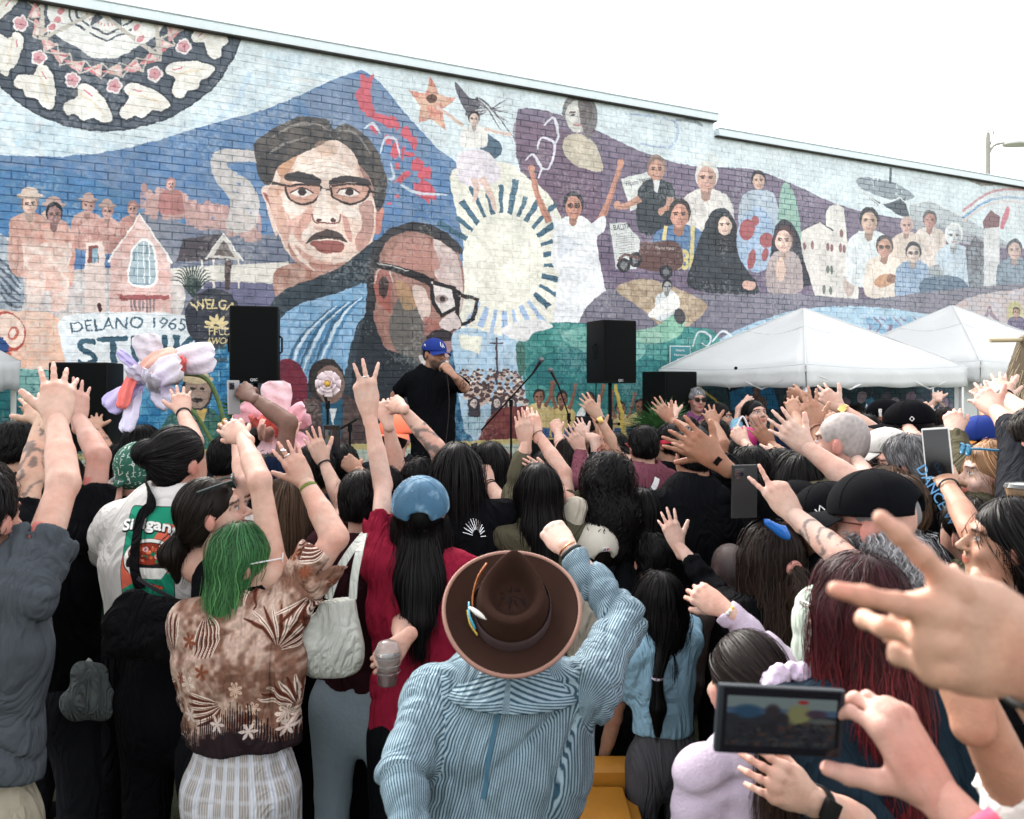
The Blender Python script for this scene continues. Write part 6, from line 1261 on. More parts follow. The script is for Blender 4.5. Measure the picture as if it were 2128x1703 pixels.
mic_stand('low cymbal stand with tilted arm behind the raised peace hand', 727, 890, 6.2, ((700, 896), (742, 872)), False)
def drum():
    c = P(730, 945, 6.1); d = empty('floor_drum', (c[0], c[1], .6), 'dark green drum with silver rim on stage behind the raised arms', 'drum')
    MB().lathe(A(c[0], c[1], .95), [(.20, 0), (.20, .40)], 28).build('shell', mat('drum shell', (.01, .06, .04), .25, coat=.6), d); MB().lathe(A(c[0], c[1], 1.352), [(.0001, .003), (.19, .002)], 28).build('drum_head', mat('drum head', (.6, .6, .58), .5), d)
    for q in (.955, 1.345): ring(A(c[0], c[1], q), A(0, 0, 1), .204, .009, 28, 6).build('rim', M_STEEL, d)
    for a in range(0, 360, 45): MB().tube([(c[0]+.212*math.cos(R(a)), c[1]+.212*math.sin(R(a)), 1.0), (c[0]+.212*math.cos(R(a)), c[1]+.212*math.sin(R(a)), 1.3)], .006, 6).build('lug', M_STEEL, d)
    for a in (30, 150, 270): MB().tube([(c[0]+.21*math.cos(R(a)), c[1]+.21*math.sin(R(a)), 1.1), (c[0]+.24*math.cos(R(a)), c[1]+.24*math.sin(R(a)), .605)], .008, 6).build('leg', M_STEEL, d)
drum()
def chair(label, px, py, z):
    c = P(px, py, z); s = empty('folding_chair', (c[0], c[1], .6), label, 'chair'); MB().box(c+A(0, 0, -.12), (.42, .03, .34), Matrix.Rotation(.3, 4, 'Z'), .012).build('backrest', M_BLK, s)
    MB().box((c[0]+.05, c[1]-.2, 1.04), (.42, .40, .03), Matrix.Rotation(.3, 4, 'Z'), .01).build('seat', M_BLK, s)
    for q in (-.2, .2):
        for y in (-.02, -.38): MB().tube([(c[0]+q, c[1]+y, c[2]+(.04 if y > -.1 else -.5)), (c[0]+q, c[1]+y*.9, .61)], .010, 6).build('leg', M_BLK, s)
chair('black folding chair on stage behind the praying hands', 1150, 925, 7.3)
# tents
M_TENT = mat('tent fabric', (.86, .87, .87), .7, noise=.03, nscale=3, bump=.25, bscale=14, bdist=.03)
b_ = M_TENT.node_tree.nodes['Principled BSDF']; b_.inputs['Transmission Weight'].default_value = 0
_tr = M_TENT.node_tree.nodes.new('ShaderNodeBsdfTranslucent'); _tr.inputs[0].default_value = (.75, .78, .78, 1); _mx = M_TENT.node_tree.nodes.new('ShaderNodeMixShader'); _mx.inputs[0].default_value = .38
_o = M_TENT.node_tree.nodes['Material Output']; M_TENT.node_tree.links.new(b_.outputs[0], _mx.inputs[1]); M_TENT.node_tree.links.new(_tr.outputs[0], _mx.inputs[2]); M_TENT.node_tree.links.new(_mx.outputs[0], _o.inputs[0])
def tent(label, B, L, d1, d2, zb, zt, zp, seed=0, panel=False):
    """B nearest corner, edges along d1 and d2; valance from zb to zt, peak at zp"""
    r = np.random.RandomState(seed); B = A(B[0], B[1], 0); C = B+d1*L; Aa = B+d2*L; D = C+d2*L; cen = (B+D)/2; root = empty('canopy_tent', tuple(cen), label, 'tent', 'white canopy tents')
    V, Fc = [], []
    def add(a, b, nrow=7, ncol=16):
        for i in range(nrow+1):
            f = i/nrow
            for j in range(ncol+1):
                g = j/ncol; e = a*(1-g)+b*g; q = e*(1-f)+cen*f; hgt = zt+(zp-zt)*(f**.94)-.05*math.sin(f*math.pi)*math.sin(g*math.pi)-.035*(1-f)*math.sin(g*math.pi)+(0 if i in (0, nrow) else r.uniform(-.004, .004)); V.append((q[0], q[1], hgt))
        o = len(V)-(nrow+1)*(ncol+1)
        for i in range(nrow):
            for j in range(ncol): k = o+i*(ncol+1)+j; Fc.append((k, k+1, k+ncol+2, k+ncol+1))
    for a, b in ((B, C), (C, D), (D, Aa), (Aa, B)): add(a, b)
    rf = MB().add(V, Fc).build('roof', M_TENT, root, smooth=True); rf.modifiers.new('t', 'SOLIDIFY').thickness = .003
    for a, b in ((B, C), (C, D), (D, Aa), (Aa, B)):
        V, Fc = [], []; n = 24; out = nrm(np.cross(b-a, A(0, 0, 1)))
        for j in range(n+1):
            g = j/n; e = a*(1-g)+b*g; w = .012*math.sin(g*34+seed)+.006*math.sin(g*61)
            for k in range(4): f = k/3; hg = zt-.035*math.sin(g*math.pi)*(1-f)-(zt-zb)*f+.008*math.sin(g*20)*f; V.append(tuple(e+out*(.012+w*f)+A(0, 0, hg)))
        for j in range(n):
            for k in range(3): q = j*4+k; Fc.append((q, q+1, q+5, q+4))
        v = MB().add(V, Fc).build('valance', M_TENT, root, smooth=True); v.modifiers.new('t', 'SOLIDIFY').thickness = .003
    for q_ in (B, C, Aa):
        MB().tube([q_*(1-f_)+cen*f_+A(0, 0, zt+(zp-zt)*f_**.94+.003) for f_ in np.linspace(.01, .99, 9)], .006, 5).build('ridge_seam', M_TENT, root)
    for a, b in ((B, C), (Aa, B)):
        for f_ in (.012, .62): MB().tube([(a*(1-g_)+b*g_)*(1-f_)+cen*f_+A(0, 0, zt+(zp-zt)*f_**.94-.05*math.sin(f_*math.pi)*math.sin(g_*math.pi)-.035*(1-f_)*math.sin(g_*math.pi)+.002) for g_ in np.linspace(0, 1, 17)], .0045, 5).build('panel_seam', mat('tent seam', (.62, .65, .67), .7), root)
    for q, a in ((B, 0), (C, 1), (Aa, 2), (D, 3)): i_ = q+(cen-q)*.03; MB().box((i_[0], i_[1], zt/2), (.035, .035, zt), Matrix.Rotation(RZW, 4, 'Z'), .003).build('leg', mat('tent leg', (.7, .7, .7), .4, metal=.3), root)
    for a, b in ((B, C), (Aa, B)):
        m1 = (a*.75+b*.25)+(cen-a)*.02; MB().tube([a+A(0, 0, zt-.05), a*.75+b*.25+A(0, 0, zt-.22), a*.5+b*.5+A(0, 0, zt-.05), a*.25+b*.75+A(0, 0, zt-.22), b+A(0, 0, zt-.05)], .010, 6).build('truss', mat('tent leg', (.7, .7, .7), .4, metal=.3), root)
    return root, cen
DW, DN = WD, A(-WD[1], WD[0], 0)
T1, cen1 = tent('nearer white pop-up tent in front of the purple hill mural', P(1674, 800, 7.14), 2.2, DW, DN, 1.94, 2.14, 2.79, 1)
MB().lathe(P(1527, 766, 7.75)+A(-.02, -.10, 0), [(.0001, .0), (.016, .0), (.016, .01), (.0001, .012)], 12, np.array(Matrix.Rotation(R(90), 3, 'X'))).build('toggle', M_BLK, T1)
cb2 = P(1674, 800, 7.14)+DW*2.42; T2, cen2 = tent('white tent with a side sheet standing behind the first tent', cb2, 2.2, DW, DN, 1.98, 2.2, 2.92, 5)
fl = []; 
for j in range(13):
    f = j/12; 
    for k in range(9): g = k/8; q = cb2+DW*(.02+f*1.7)+DN*(.3+.05*math.sin(f*9)); fl.append((q[0], q[1], 2.2-(2.15-.9*(1-f)**2)*g))
o = MB().add(fl, [(j*9+k, j*9+k+1, j*9+k+10, j*9+k+9) for j in range(12) for k in range(8)]).build('side_sheet', M_TENT, T2, smooth=True); o.modifiers.new('t', 'SOLIDIFY').thickness = .003
cc = P(40, 800, 6.0); B3 = cc+A(WD[1], -WD[0], 0)*2.2-DW*2.2; T3, _c = tent('white tent corner at the far left beside the peach painted field', B3, 2.2, DW, DN, 1.93, 2.15, 2.80, 9)
# street lamp behind the building
def lamp():
    m = mat('lamp pole', (.26, .25, .22), .6, noise=.2); z = 26; b = P(2052, 796, z); top = P(2052, 292, z); r = empty('street_lamp', (b[0], b[1], 0), 'tall street lamp with curved arm rising behind the building roof', 'street lamp')
    MB().tube([(b[0], b[1], 0), tuple(top), tuple(P(2053, 276, z))], [.13, .09, .06], 12).build('pole', m, r)
    MB().tube(spl([P(2056, 318, z), P(2066, 303, z), P(2084, 298, z), P(2104, 299, z)], 5, False), .045, 8).build('arm', m, r); MB().tube(spl([P(2052, 290, z), P(2054, 272, z), P(2063, 270, z), P(2064, 282, z), P(2058, 302, z)], 5, False), .018, 6).build('wire_loop', M_BLK, r)
    V = P(2116, 300, z); MB().lathe(V, [(.0001, .14), (.22, .12), (.42, .03), (.44, -.03), (.30, -.06)], 18, None, 1.2, .7).build('lamp_head', mat('lamp head', (.45, .45, .43), .5), r)
lamp()
# green street sign screwed on the wall
def sign():
    u, v = wall_uv(1410, 738); c = WP(float(u), float(v), .03); r = empty('street_sign', tuple(c), 'small green neighbourhood sign fixed to the wall left of the tent', 'sign'); M = np.stack([WD, A(0, 0, 1), -WN], 1)
    def put(mb, nm, m): mb.V = [tuple(c+M@A(*q)) for q in mb.V]; return mb.build(nm, m, r)
    put(MB().box((0, 0, 0), (.30, .21, .004), None, .001), 'border', M_WHT); put(MB().box((0, 0, .003), (.285, .195, .004), None, .001), 'panel', mat('sign teal', (.03, .20, .22), .4))
    for k, t in enumerate(('Historic', 'Filipinotown', '#Filam')): flat_text(t, c+M@A(0, .055-.055*k, .0056), M, .028 if k != 1 else .026, M_WHT, r)
sign()
# palm plant
def palm(label, px, py, z, n, L, seed, base):
    r = np.random.RandomState(seed); c = P(px, py, z); root = empty('palm_plant', (c[0], c[1], base), label, 'plant', 'palm plants'); m = mat('palm leaf', (.045, .13, .04), .5, noise=.3, nscale=8)
    MB().lathe((c[0], c[1], base), [(.12, 0), (.16, .28), (.15, .30)], 18).build('pot', mat('plant pot', (.05, .03, .02), .7), root)
    for i in range(n):
        a = r.uniform(0, 6.28); e = r.uniform(.3, 1.25); d = A(math.cos(a)*math.cos(e), math.sin(a)*math.cos(e)*.7, math.sin(e)); st = A(c[0], c[1], base+.28); hub = c+d*L*.38+A(0, 0, -.05); st_ = MB().tube(spl([st, (st+hub)/2+A(0, 0, .04), hub], 4, False), .006, 5).build('stalk', m, root)
        V, Fc = [], []; s1 = nrm(np.cross(d, A(0, 0, 1))); nn = np.cross(s1, d)
        for k in range(22):
            t = R(-105+210*k/21); q = d*math.cos(t)+s1*math.sin(t); tip = hub+q*L*r.uniform(.52, .68)*(1-.12*abs(t))-A(0, 0, .06)+nn*r.uniform(-.03, .03); w = np.cross(q, nn)*.011; m_ = hub+(tip-hub)*.45+nn*.012; o = len(V); V += [hub-w*.2, hub+w*.2, m_+w, m_-w, tip]; Fc += [(o, o+1, o+2, o+3), (o+3, o+2, o+4)]
        MB().add(V, Fc).build('frond', m, root, smooth=False)
palm('green fan palm in front of the loudspeaker beside the tent', 1372, 905, 6.9, 13, .50, 3, .6)
palm('small fan palm half hidden under the left loudspeaker', 508, 862, 6.2, 7, .34, 8, .6)
# giant paper flowers
def petal(b, t, w, z, col, par, curl=.12, seed=0, dz=0.0, shape=.6):
    r = np.random.RandomState(seed); b3, t3 = P(*b, z), P(*t, z-dz); L = np.linalg.norm(t3-b3); d = (t3-b3)/L; W = w/F*z; s1 = nrm(np.cross(d, A(0, -1, 0))); o = np.cross(s1, d); V = []; n, m = 12, 11; ph = r.uniform(0, 6)
    for i in range(n+1):
        f = i/n; ww = W*(.22+.78*math.sin(min(1, f*1.18)*math.pi*.62)**shape) if f < .86 else W*(.22+.78*math.sin(min(1, f*1.18)*math.pi*.62)**shape)*math.sqrt(max(.05, 1-((f-.86)/.16)**2))
        for j in range(m+1):
            g = j/m*2-1; V.append(tuple(b3+d*L*f+s1*g*ww/2+o*(-(g*g)*ww*curl*1.2+curl*L*math.sin(f*2.6)*.8+.007*math.sin(g*7+ph+f*5)+.005*math.sin(f*19+g*3+ph))))
    Fc = [(i*(m+1)+j, i*(m+1)+j+1, (i+1)*(m+1)+j+1, (i+1)*(m+1)+j) for i in range(n) for j in range(m)]
    mm = mat('paper %s' % col, {'lilac': (.62, .58, .72), 'pale': (.72, .66, .74), 'violet': (.48, .42, .70), 'coral': (.75, .16, .14), 'pink': (.78, .42, .48), 'blush': (.80, .56, .60), 'peach': (.80, .44, .36)}[col], .8, noise=.05, nscale=6, bump=.5, bscale=24, bdist=.02)
    ob = MB().add(V, Fc).build('petal', mm, par, smooth=True); ob.modifiers.new('t', 'SOLIDIFY').thickness = .002
def flowers():
    z = 4.0; r = empty('paper_flower', tuple(P(330, 775, z)), 'giant lilac and coral paper flower held over the crowd', 'paper flower', 'giant paper flowers')
    for i, (b, t, w, c, cu, dz) in enumerate([((318, 768), (300, 694), 62, 'pale', .10, .05), ((340, 752), (450, 742), 66, 'pale', .10, .1), ((296, 800), (220, 850), 50, 'violet', .14, .1), ((300, 780), (248, 730), 22, 'violet', .2, 0), ((286, 768), (252, 852), 30, 'coral', .2, .12), ((290, 806), (262, 900), 34, 'lilac', .12, .15), ((315, 800), (356, 838), 54, 'lilac', .1, .1), ((288, 772), (372, 742), 52, 'peach', .16, .14), ((300, 790), (382, 760), 60, 'pale', .12, .22), ((300, 800), (270, 760), 34, 'lilac', .2, .1), ((330, 815), (318, 770), 46, 'lilac', .2, .26), ((366, 800), (384, 740), 22, 'coral', .2, .1)]): petal(b, t, w, z, c, r, cu, i, dz)
    MB().tube(spl([P(345, 780, z+.06), P(402, 778, z+.04), P(436, 796, z), P(462, 862, z), P(486, 985, z-.05)], 6, False), .012, 8).build('stem', mat('flower stem', (.07, .12, .03), .7, noise=.4, nscale=30), r); MB().tube(spl([P(382, 838, z), P(412, 870, z), P(456, 945, z)], 6, False), .010, 8).build('stem', mat('flower stem', (.07, .12, .03), .7, noise=.4, nscale=30), r)
    z = 4.3; r = empty('paper_flower', tuple(P(570, 880, z)), 'giant pink paper flower with red heart below the left loudspeaker', 'paper flower', 'giant paper flowers')
    for i, (b, t, w, c, cu, dz) in enumerate([((575, 872), (573, 792), 66, 'blush', .08, 0), ((560, 890), (492, 852), 64, 'pink', .1, .1), ((590, 885), (640, 856), 56, 'pink', .12, .1), ((560, 900), (534, 862), 44, 'coral', .2, .2), ((570, 905), (590, 862), 46, 'coral', .2, .2), ((575, 900), (548, 964), 54, 'blush', .1, .15), ((590, 905), (640, 945), 60, 'pink', .1, .15), ((560, 912), (562, 876), 40, 'peach', .25, .3)]): petal(b, t, w, z, c, r, cu, i+40, dz)
    MB().tube([P(575, 900, z+.05), P(585, 1100, z+.02)], .012, 8).build('stem', mat('flower stem', (.07, .12, .03), .7, noise=.4, nscale=30), r)
    c = P(685, 798, 5.85); r = empty('paper_rose', tuple(c), 'white paper rose with yellow centre on top of the short stand', 'paper flower'); q = np.random.RandomState(2)
    for ringi, (rad, n, sz, zz) in enumerate(((.078, 8, .062, 0), (.055, 7, .052, .015), (.035, 6, .04, .03))):
        for k in range(n):
            a = k/n*6.28+ringi*.4; d = A(math.cos(a), -.25-.3*ringi, math.sin(a)); d = nrm(d); s1 = A(-math.sin(a), 0, math.cos(a)); V = []
            for i in range(6):
                for j in range(6): f, g = i/5, j/5*2-1; w = sz*(.5+.5*math.sin(min(1, f*1.2)*1.6)); V.append(tuple(c+A(0, -zz, 0)+d*rad*(f*1.15+.1)+s1*g*w*.55*(1 if f < .9 else .8)+A(0, -1, 0)*(.018*f*f+.012*(1-g*g))))
            o = MB().add(V, [(i*6+j, i*6+j+1, (i+1)*6+j+1, (i+1)*6+j) for i in range(5) for j in range(5)]).build('petal', mat('rose paper', (.78, .66, .68), .8), r, smooth=True); o.modifiers.new('t', 'SOLIDIFY').thickness = .0015
    MB().lathe(c+A(0, -.07, 0), [(.0001, .03), (.014, .024), (.022, .005), (.018, -.01)], 14, np.array(Matrix.Rotation(R(90), 3, 'X'))).build('centre', mat('rose centre', (.65, .38, .04), .7, bump=1, bscale=90, bdist=.01), r)
flowers()
# thatched hut at the right edge
def thatch():
    z = 5.2; c = P(2168, 796, z); r = empty('thatched_hut', (c[0], c[1], 0), 'straw thatched hut with bamboo pole at the right edge', 'hut'); q = np.random.RandomState(6); n = 5200; a = q.uniform(0, 6.28, n); f = q.uniform(0, 1, n)
    top = 2.30; rad = .12+f*.24; base = np.stack([c[0]+rad*np.cos(a), c[1]+rad*np.sin(a), top-f*.75+q.uniform(-.02, .02, n)], 1); L = q.uniform(.10, .26, n); out = q.uniform(-.02, .06, n)
    tip = base+np.stack([np.cos(a)*out+q.normal(0, .012, n), np.sin(a)*out+q.normal(0, .012, n), -L], 1); s_ = np.stack([-np.sin(a), np.cos(a), 0*a], 1)*.0035; V = np.stack([base-s_, base+s_, tip+s_*.5, tip-s_*.5], 1).reshape(-1, 3)
    col = np.repeat(np.stack([q.uniform(.6, 1.3, n)]*3, 1)*A(1, 1, 1), 4, 0); o = npmesh('thatch', V, np.arange(n*4).reshape(-1, 4), mat('straw', (.34, .27, .17), .8, tint=True), r, False, col); o['kind'] = 'stuff'
    MB().lathe((c[0], c[1], 0), [(.09, 0), (.09, 1.5), (.20, 1.6), (.33, 1.62), (.14, 2.28), (.02, 2.32)], 20).build('core', mat('straw core', (.10, .075, .045), .9), r); MB().tube([P(2058, 708, z), P(2200, 706, z)], .014, 8).build('bamboo_pole', mat('bamboo', (.42, .34, .2), .5), r)
thatch()
# ---------------------------------------------------------------- the singer on stage
BLUECAP = mat('royal blue cap cloth', (.012, .032, .19), .8, spec=.15, noise=.08, bump=.3, bscale=200, bdist=.003); BLKCAP = mat('black cap cloth', (.0035, .0038, .005), .9, spec=.04, noise=.15, bump=.3, bscale=200, bdist=.003)
M_BAND = mat('black band', (.01, .01, .01), .6); M_BEAD = mat('wooden beads', (.07, .02, .012), .5); M_SIL = mat('silver', (.7, .7, .72), .2, metal=1)
def ud(z, p): return p
S = dict
pf = person('man singing into a microphone on stage in black tee and blue cap', 903, 737, 6.3, yaw=152, hyaw=138, hp=-4, face=True, ground=.6, skin='tan', b=.96, hair=('cap', 'dark'), beard=(.05, .04, .035), bottom='black', group='performers',
  top=('tee', 'black', S(boxy=.02, slv=.85, tattoo=[('L', 1.15, 1.75, 3), ('R', 1.0, 1.8, 5)], hem=1.30)), arms=[S(side='L', e=(966, 806, 6.12), w=(938, 775, 5.98), t=(917, 752, 6.02), pose='grip', back=(.6, -.7, .3)), S(side='R', e=(822, 822, 6.35), w=(812, 860, 6.55), pose='soft')])
T, c_, Mc = cap(pf, BLUECAP, tilt=2, button=BLUECAP)
la = [[(-.016, .02), (-.016, -.012), (.004, -.012)], [(-.006, -.024), (.004, .008), (.014, -.024)], [(-.002, -.012), (.010, -.012)]]
stroke3([[(x*1.05, y*1.05) for x, y in l] for l in la], T(0, .103, .042), np.stack([-Mc[:, 0], nrm(Mc[:, 2]-Mc[:, 1]*.35), nrm(Mc[:, 1]+Mc[:, 2]*.35)], 1), .006, M_WHT, c_, th=.003)
stroke3([[(-.012, -.01), (0, .012), (.012, -.008)], [(-.008, 0), (.010, .004)]], T(.090, .0, .03), np.stack([Mc[:, 1], Mc[:, 2], Mc[:, 0]], 1), .006, M_WHT, c_, th=.004)
def handmic():
    S_, E, W, hd, X, bv = pf.hold['L']; mouth = pf.T(0, .108, -.055); tail = W+hd*.07+A(.02, -.03, -.05); d = nrm(tail-mouth); m = empty('microphone', tuple(mouth), 'black handheld microphone at the mouth of the singer', 'microphone')
    MB().tube([mouth+d*.045, mouth+d*.06, mouth+d*.20], [.020, .014, .011], 12).build('handle', M_BLK, m); MB().lathe(mouth+d*.03, [(.0001, -.026), (.019, -.018), (.026, 0), (.02, .018), (.0001, .026)], 14).build('mic_grille', mat('mic grille', (.16, .16, .17), .4, metal=.8), m)
    MB().tube(spl([mouth+d*.20, mouth+d*.24+A(0, 0, -.03), mouth+d*.2+A(.02, 0, -.3), mouth+A(0, -.05, -.9)], 6, False), .0035, 6).build('cable', mat('mic cable', (.02, .01, .01), .6), m)
handmic()
# ---------------------------------------------------------------- the crowd, back to front
def pp(*a, **k): return person(*a, **k)
def PH(q, side, px, py, off=0): S_, E, W, hd, X, bv = q.hold[side]; return P(px, py, (W+hd*.08)[1]+off)
# far people by the tents
q = pp('grey-haired man in sunglasses and purple striped shirt beside the loudspeaker', 1448, 833, 8.0, yaw=172, face=True, skin='pink', hair=('short', 'grey'), top=('long', 'purple', S(cuff=.3)), arms=[S(side='R', e=(1432, 905, 7.9), w=(1452, 893, 7.7), t=(1470, 876, 7.65), pose='grip'), S(side='L', fold=1)])
glasses(q, M_BLK, mat('dark lens', (.01, .01, .01), .1)); phone('dark phone in the hand of the man in purple', PH(q, 'R', 1474, 868), (1, 0, 0), (0, .3, 1), .08, .15)
pp('woman with long black hair and black shirt looking away right', 1497, 868, 7.2, yaw=150, hyaw=118, sex='f', face=True, skin='olive', hair=('straight', 'black', .28), top=('tee', 'black'))
q = pp('smiling woman with raised arm in pink top and tie-dye shirt', 1570, 866, 6.2, yaw=170, hyaw=165, hp=18, sex='f', face=True, skin='fair', hair=('long', 'black', .25), top=('tee', 'aqua'), arms=[S(side='R', e=(1538, 852), w=(1550, 836), t=(1572, 830), pose='together'), S(side='L')])
hb = empty('handbag', tuple(P(1543, 915, 5.7)), 'bright pink handbag with black handle held above the heads', 'handbag'); c = P(1543, 915, 5.7); V_, Q_ = sdf_mesh([cone(c+A(-.04, 0, .02), c+A(.04, 0, .02), .075, .075, 0, .5, A(0, 1, 0)), cone(c+A(-.06, 0, -.05), c+A(.06, 0, -.05), .05, .05, .05, .6, A(0, 1, 0))], .008); npmesh('bag_body', V_, Q_, mat('pink bag', (.55, .03, .18), .5), hb); MB().tube(spl([c+A(-.05, 0, .07), c+A(0, 0, .17), c+A(.05, 0, .07)], 6, False), .007, 6).build('handle', M_WHT, hb)
q = pp('dark-bearded man in round glasses and blue shirt near the tent', 1656, 855, 5.6, yaw=168, face=True, skin='fair', hair=('short', 'dark'), beard=(.03, .02, .02), top=('long', 'navy')); glasses(q, M_BLK)
q = pp('camera operator crouching on stage behind the watch arm', 1232, 882, 6.6, yaw=195, face=True, skin='tan', b=.95, hair=('short', 'black'), top=('tee', 'black'), legs=True, ground=.35, arms=[S(side='R', e=(1212, 945, 6.5), w=(1220, 905, 6.3), t=(1218, 885, 6.2), pose='grip'), S(side='L', e=(1262, 950, 6.5), w=(1238, 910, 6.25), t=(1226, 890, 6.2), pose='grip')], group='performers')
cm = empty('video_camera', tuple(P(1214, 880, 6.2)), 'black video camera held by the operator on stage', 'camera'); c = P(1216, 880, 6.2); MB().box(c, (.15, .10, .11), None, .01).build('camera_body', M_BLK, cm); MB().lathe(c+A(-.05, -.05, 0), [(.045, 0), (.045, .08), (.05, .09), (.04, .092)], 18, np.array(Matrix.Rotation(R(90), 3, 'X'))).build('lens', M_BLK, cm); MB().box(c+A(.03, 0, .08), (.05, .06, .04), None, .006).build('viewfinder', M_BLK, cm)
for i, (x, y, z, sk, lab, ty) in enumerate([(1728, 872, 7.4, 'pink', 'far onlooker with dark bob waving below the near tent', 'f'), (1778, 866, 7.8, 'tan', 'far man in dark shirt below the tent beside the grey bald head', 'm'), (1640, 880, 7.0, 'brown', 'onlooker in olive shirt left of the brown raised hand', 'm'), (1962, 880, 6.6, 'fair', 'distant person in dark jacket right of the black letter cap', 'm'), (1700, 860, 8.2, 'fair', 'far woman with long dark hair under the tent edge', 'f')]):
    pp(lab, x, y, z, yaw=[140, 200, 10, 30, 175][i], sex=ty, skin=sk, hair=(['bob', 'short', 'short', 'short', 'long'][i], 'dark', .2), top=('tee', ['maroon', 'navy', 'oliveb', 'charcoal', 'purple'][i]), arms=[S(side='L', w=(x-12, 828), t=(x-16, 812), pose='open')] if i in (0, 3) else [])
q = pp('man in black cap with white emblem far right under the tent', 1836, 872, 5.2, hyaw=-50, skin='brown', hair=('cap', 'black'), top=('tee', 'charcoal')); T, c_, Mc = cap(q, BLKCAP); stroke3([[(-.02, 0), (0, .02), (.02, 0), (0, -.015), (-.02, 0)]], T(0, .104, .04), np.stack([-Mc[:, 0], Mc[:, 2], Mc[:, 1]], 1), .006, M_WHT, c_, th=.003)
pp('tattooed dark hand person reaching up below the tent edge', 1792, 905, 4.5, hyaw=-60, skin='brown', hair=('short', 'black'), top=('tee', 'charcoal'), arms=[S(side='L', e=(1722, 868), w=(1664, 822), t=(1622, 816), pose='soft')])
# rows behind the middle
pp('man in black tee whose raised palm shows beside the loudspeaker', 1480, 915, 4.8, skin='tan', hair=('short', 'black'), top=('tee', 'black'), arms=[S(side='L', e=(1440, 905), w=(1393, 872), t=(1342, 812), pose='spread', nohand=0)])
q = pp('man with red headband and black tee facing the stage', 1389, 925, 4.5, skin='olive', hair=('short', 'black'), top=('tee', 'black'), arms=[S(side='L', e=(1288, 948), w=(1241, 862), t=(1202, 815), pose='flat')])
ring(q.T(0, -.012, .02), nrm(q.M[:, 2]+q.M[:, 1]*.2), .098*q.hs, .004, 30, 6, 1.1, .014).build('headband', mat('red headband', (.50, .02, .05), .8), q.root); MB().tube([q.T(.05, -.10, 0), q.T(.055, -.13, -.06), q.T(.05, -.12, -.12)], [.004, .012, .004], 6, flat=.3).build('headband_tie', M_WHT, q.root); watch(q, 'L', M_BEAD, M_GOLD, .02)
q = pp('man in mauve denim jacket with white strap and red glasses', 1336, 930, 4.2, hyaw=-12, skin='fair', b=1.02, hair=('short', 'black'), top=('long', 'mauve', S(name='jacket', boxy=.02)), arms=[S(side='L', e=(1202, 1003), w=(1207, 935), t=(1172, 875), pose='open')])
strap(q, on_shirt(q, [P(1388, 978, 4.3), P(1378, 1000, 4.3), P(1362, 1024, 4.3)], .006), .032, M_WHT, 'bag_strap', q.root); glasses(q, mat('red frame', (.3, .02, .03), .4))
V_, Q_ = sdf_mesh([cone(q.C7+A(-.04, -.055, .02), q.C7+A(.04, -.055, .02), .03, .03, 0, .5, A(0, 1, 0)), cone(q.C7+A(-.07, 0, .02), q.C7+A(-.04, -.05, .03), .022, .026, .02), cone(q.C7+A(.07, 0, .02), q.C7+A(.04, -.05, .03), .022, .026, .02)], .008); npmesh('collar', V_, Q_, cloth_of('mauve'), q.root)

q = pp('person in bright orange cap worn backwards before the singer', 822, 912, 4.2, skin='fair', hair=('cap', 'dark'), top=('tee', 'charcoal')); cap(q, mat('orange cap cloth', (.80, .17, .08), .8, bump=.3, bscale=200, bdist=.003), back=True, opening=False, size=1.05)
q = pp('dark-skinned person holding up a phone left of the pink flower', 655, 985, 3.2, skin='deep', hair=('short', 'black'), top=('tee', 'navy'), arms=[S(side='L', e=(600, 880), w=(519, 822), t=(486, 796), pose='grip')])
phone('silver phone held up by the dark arm beside the left loudspeaker', PH(q, 'L', 487, 826), (.35, .9, 0), (0, .1, 1), .075, .155, (.30, .30, .31), lens=False)
q = pp('person in grey cap and hoodie below the left loudspeaker', 524, 915, 4.0, skin='fair', hair=('short', 'dark'), top=('long', 'charcoal')); cap(q, mat('grey cap cloth', (.05, .052, .055), .85, bump=.3, bscale=200, bdist=.003), opening=True)
pp('person with dark curly hair behind the clapping hands', 475, 960, 3.6, skin='olive', hair=('short', 'black'), top=('tee', 'darkgreen'))
pp('long-haired person standing behind the green bandana', 300, 935, 3.8, sex='f', skin='olive', hair=('straight', 'black', .22), top=('tee', 'charcoal'))
pp('person whose tattooed forearm and small hand show before the black loudspeaker', 262, 968, 3.9, skin='tan', hair=('short', 'black'), top=('tee', 'black', S(tattoo=[('L', 1.1, 1.8, 7)])), arms=[S(side='L', e=(222, 935), w=(199, 888), t=(196, 858), pose='spread')])
pp('long-haired woman beside the dark head with a phone', 1018, 972, 3.6, sex='f', skin='fair', hair=('straight', 'black', .30), top=('tee', 'black'))
pp('short-haired person in charcoal between the raised arms left of centre', 712, 975, 3.7, skin='olive', hair=('short', 'black'), top=('tee', 'charcoal'))
pp('dark-haired person between the praying hands and mauve sleeve', 1135, 985, 3.8, sex='f', skin='olive', hair=('bob', 'black', .14), top=('tee', 'maroon'))
pp('black-haired person far right behind the smartwatch wrist', 1558, 985, 3.3, skin='tan', hair=('short', 'black'), top=('tee', 'black'))
pp('woman with long black hair left of the bald grey head', 1655, 1005, 3.0, sex='f', skin='olive', hair=('straight', 'black', .3), top=('tee', 'black'))
pp('dark-haired person under the big hairy forearm', 1612, 985, 3.6, skin='brown', hair=('short', 'black'), top=('tee', 'black'))
q = pp('bearded man with close-cropped grey head near the brown hand', 1747, 922, 3.0, hyaw=-52, face=True, skin='pink', b=1.1, hair=('buzz', 'buzz'), top=('tee', 'oliveb'))
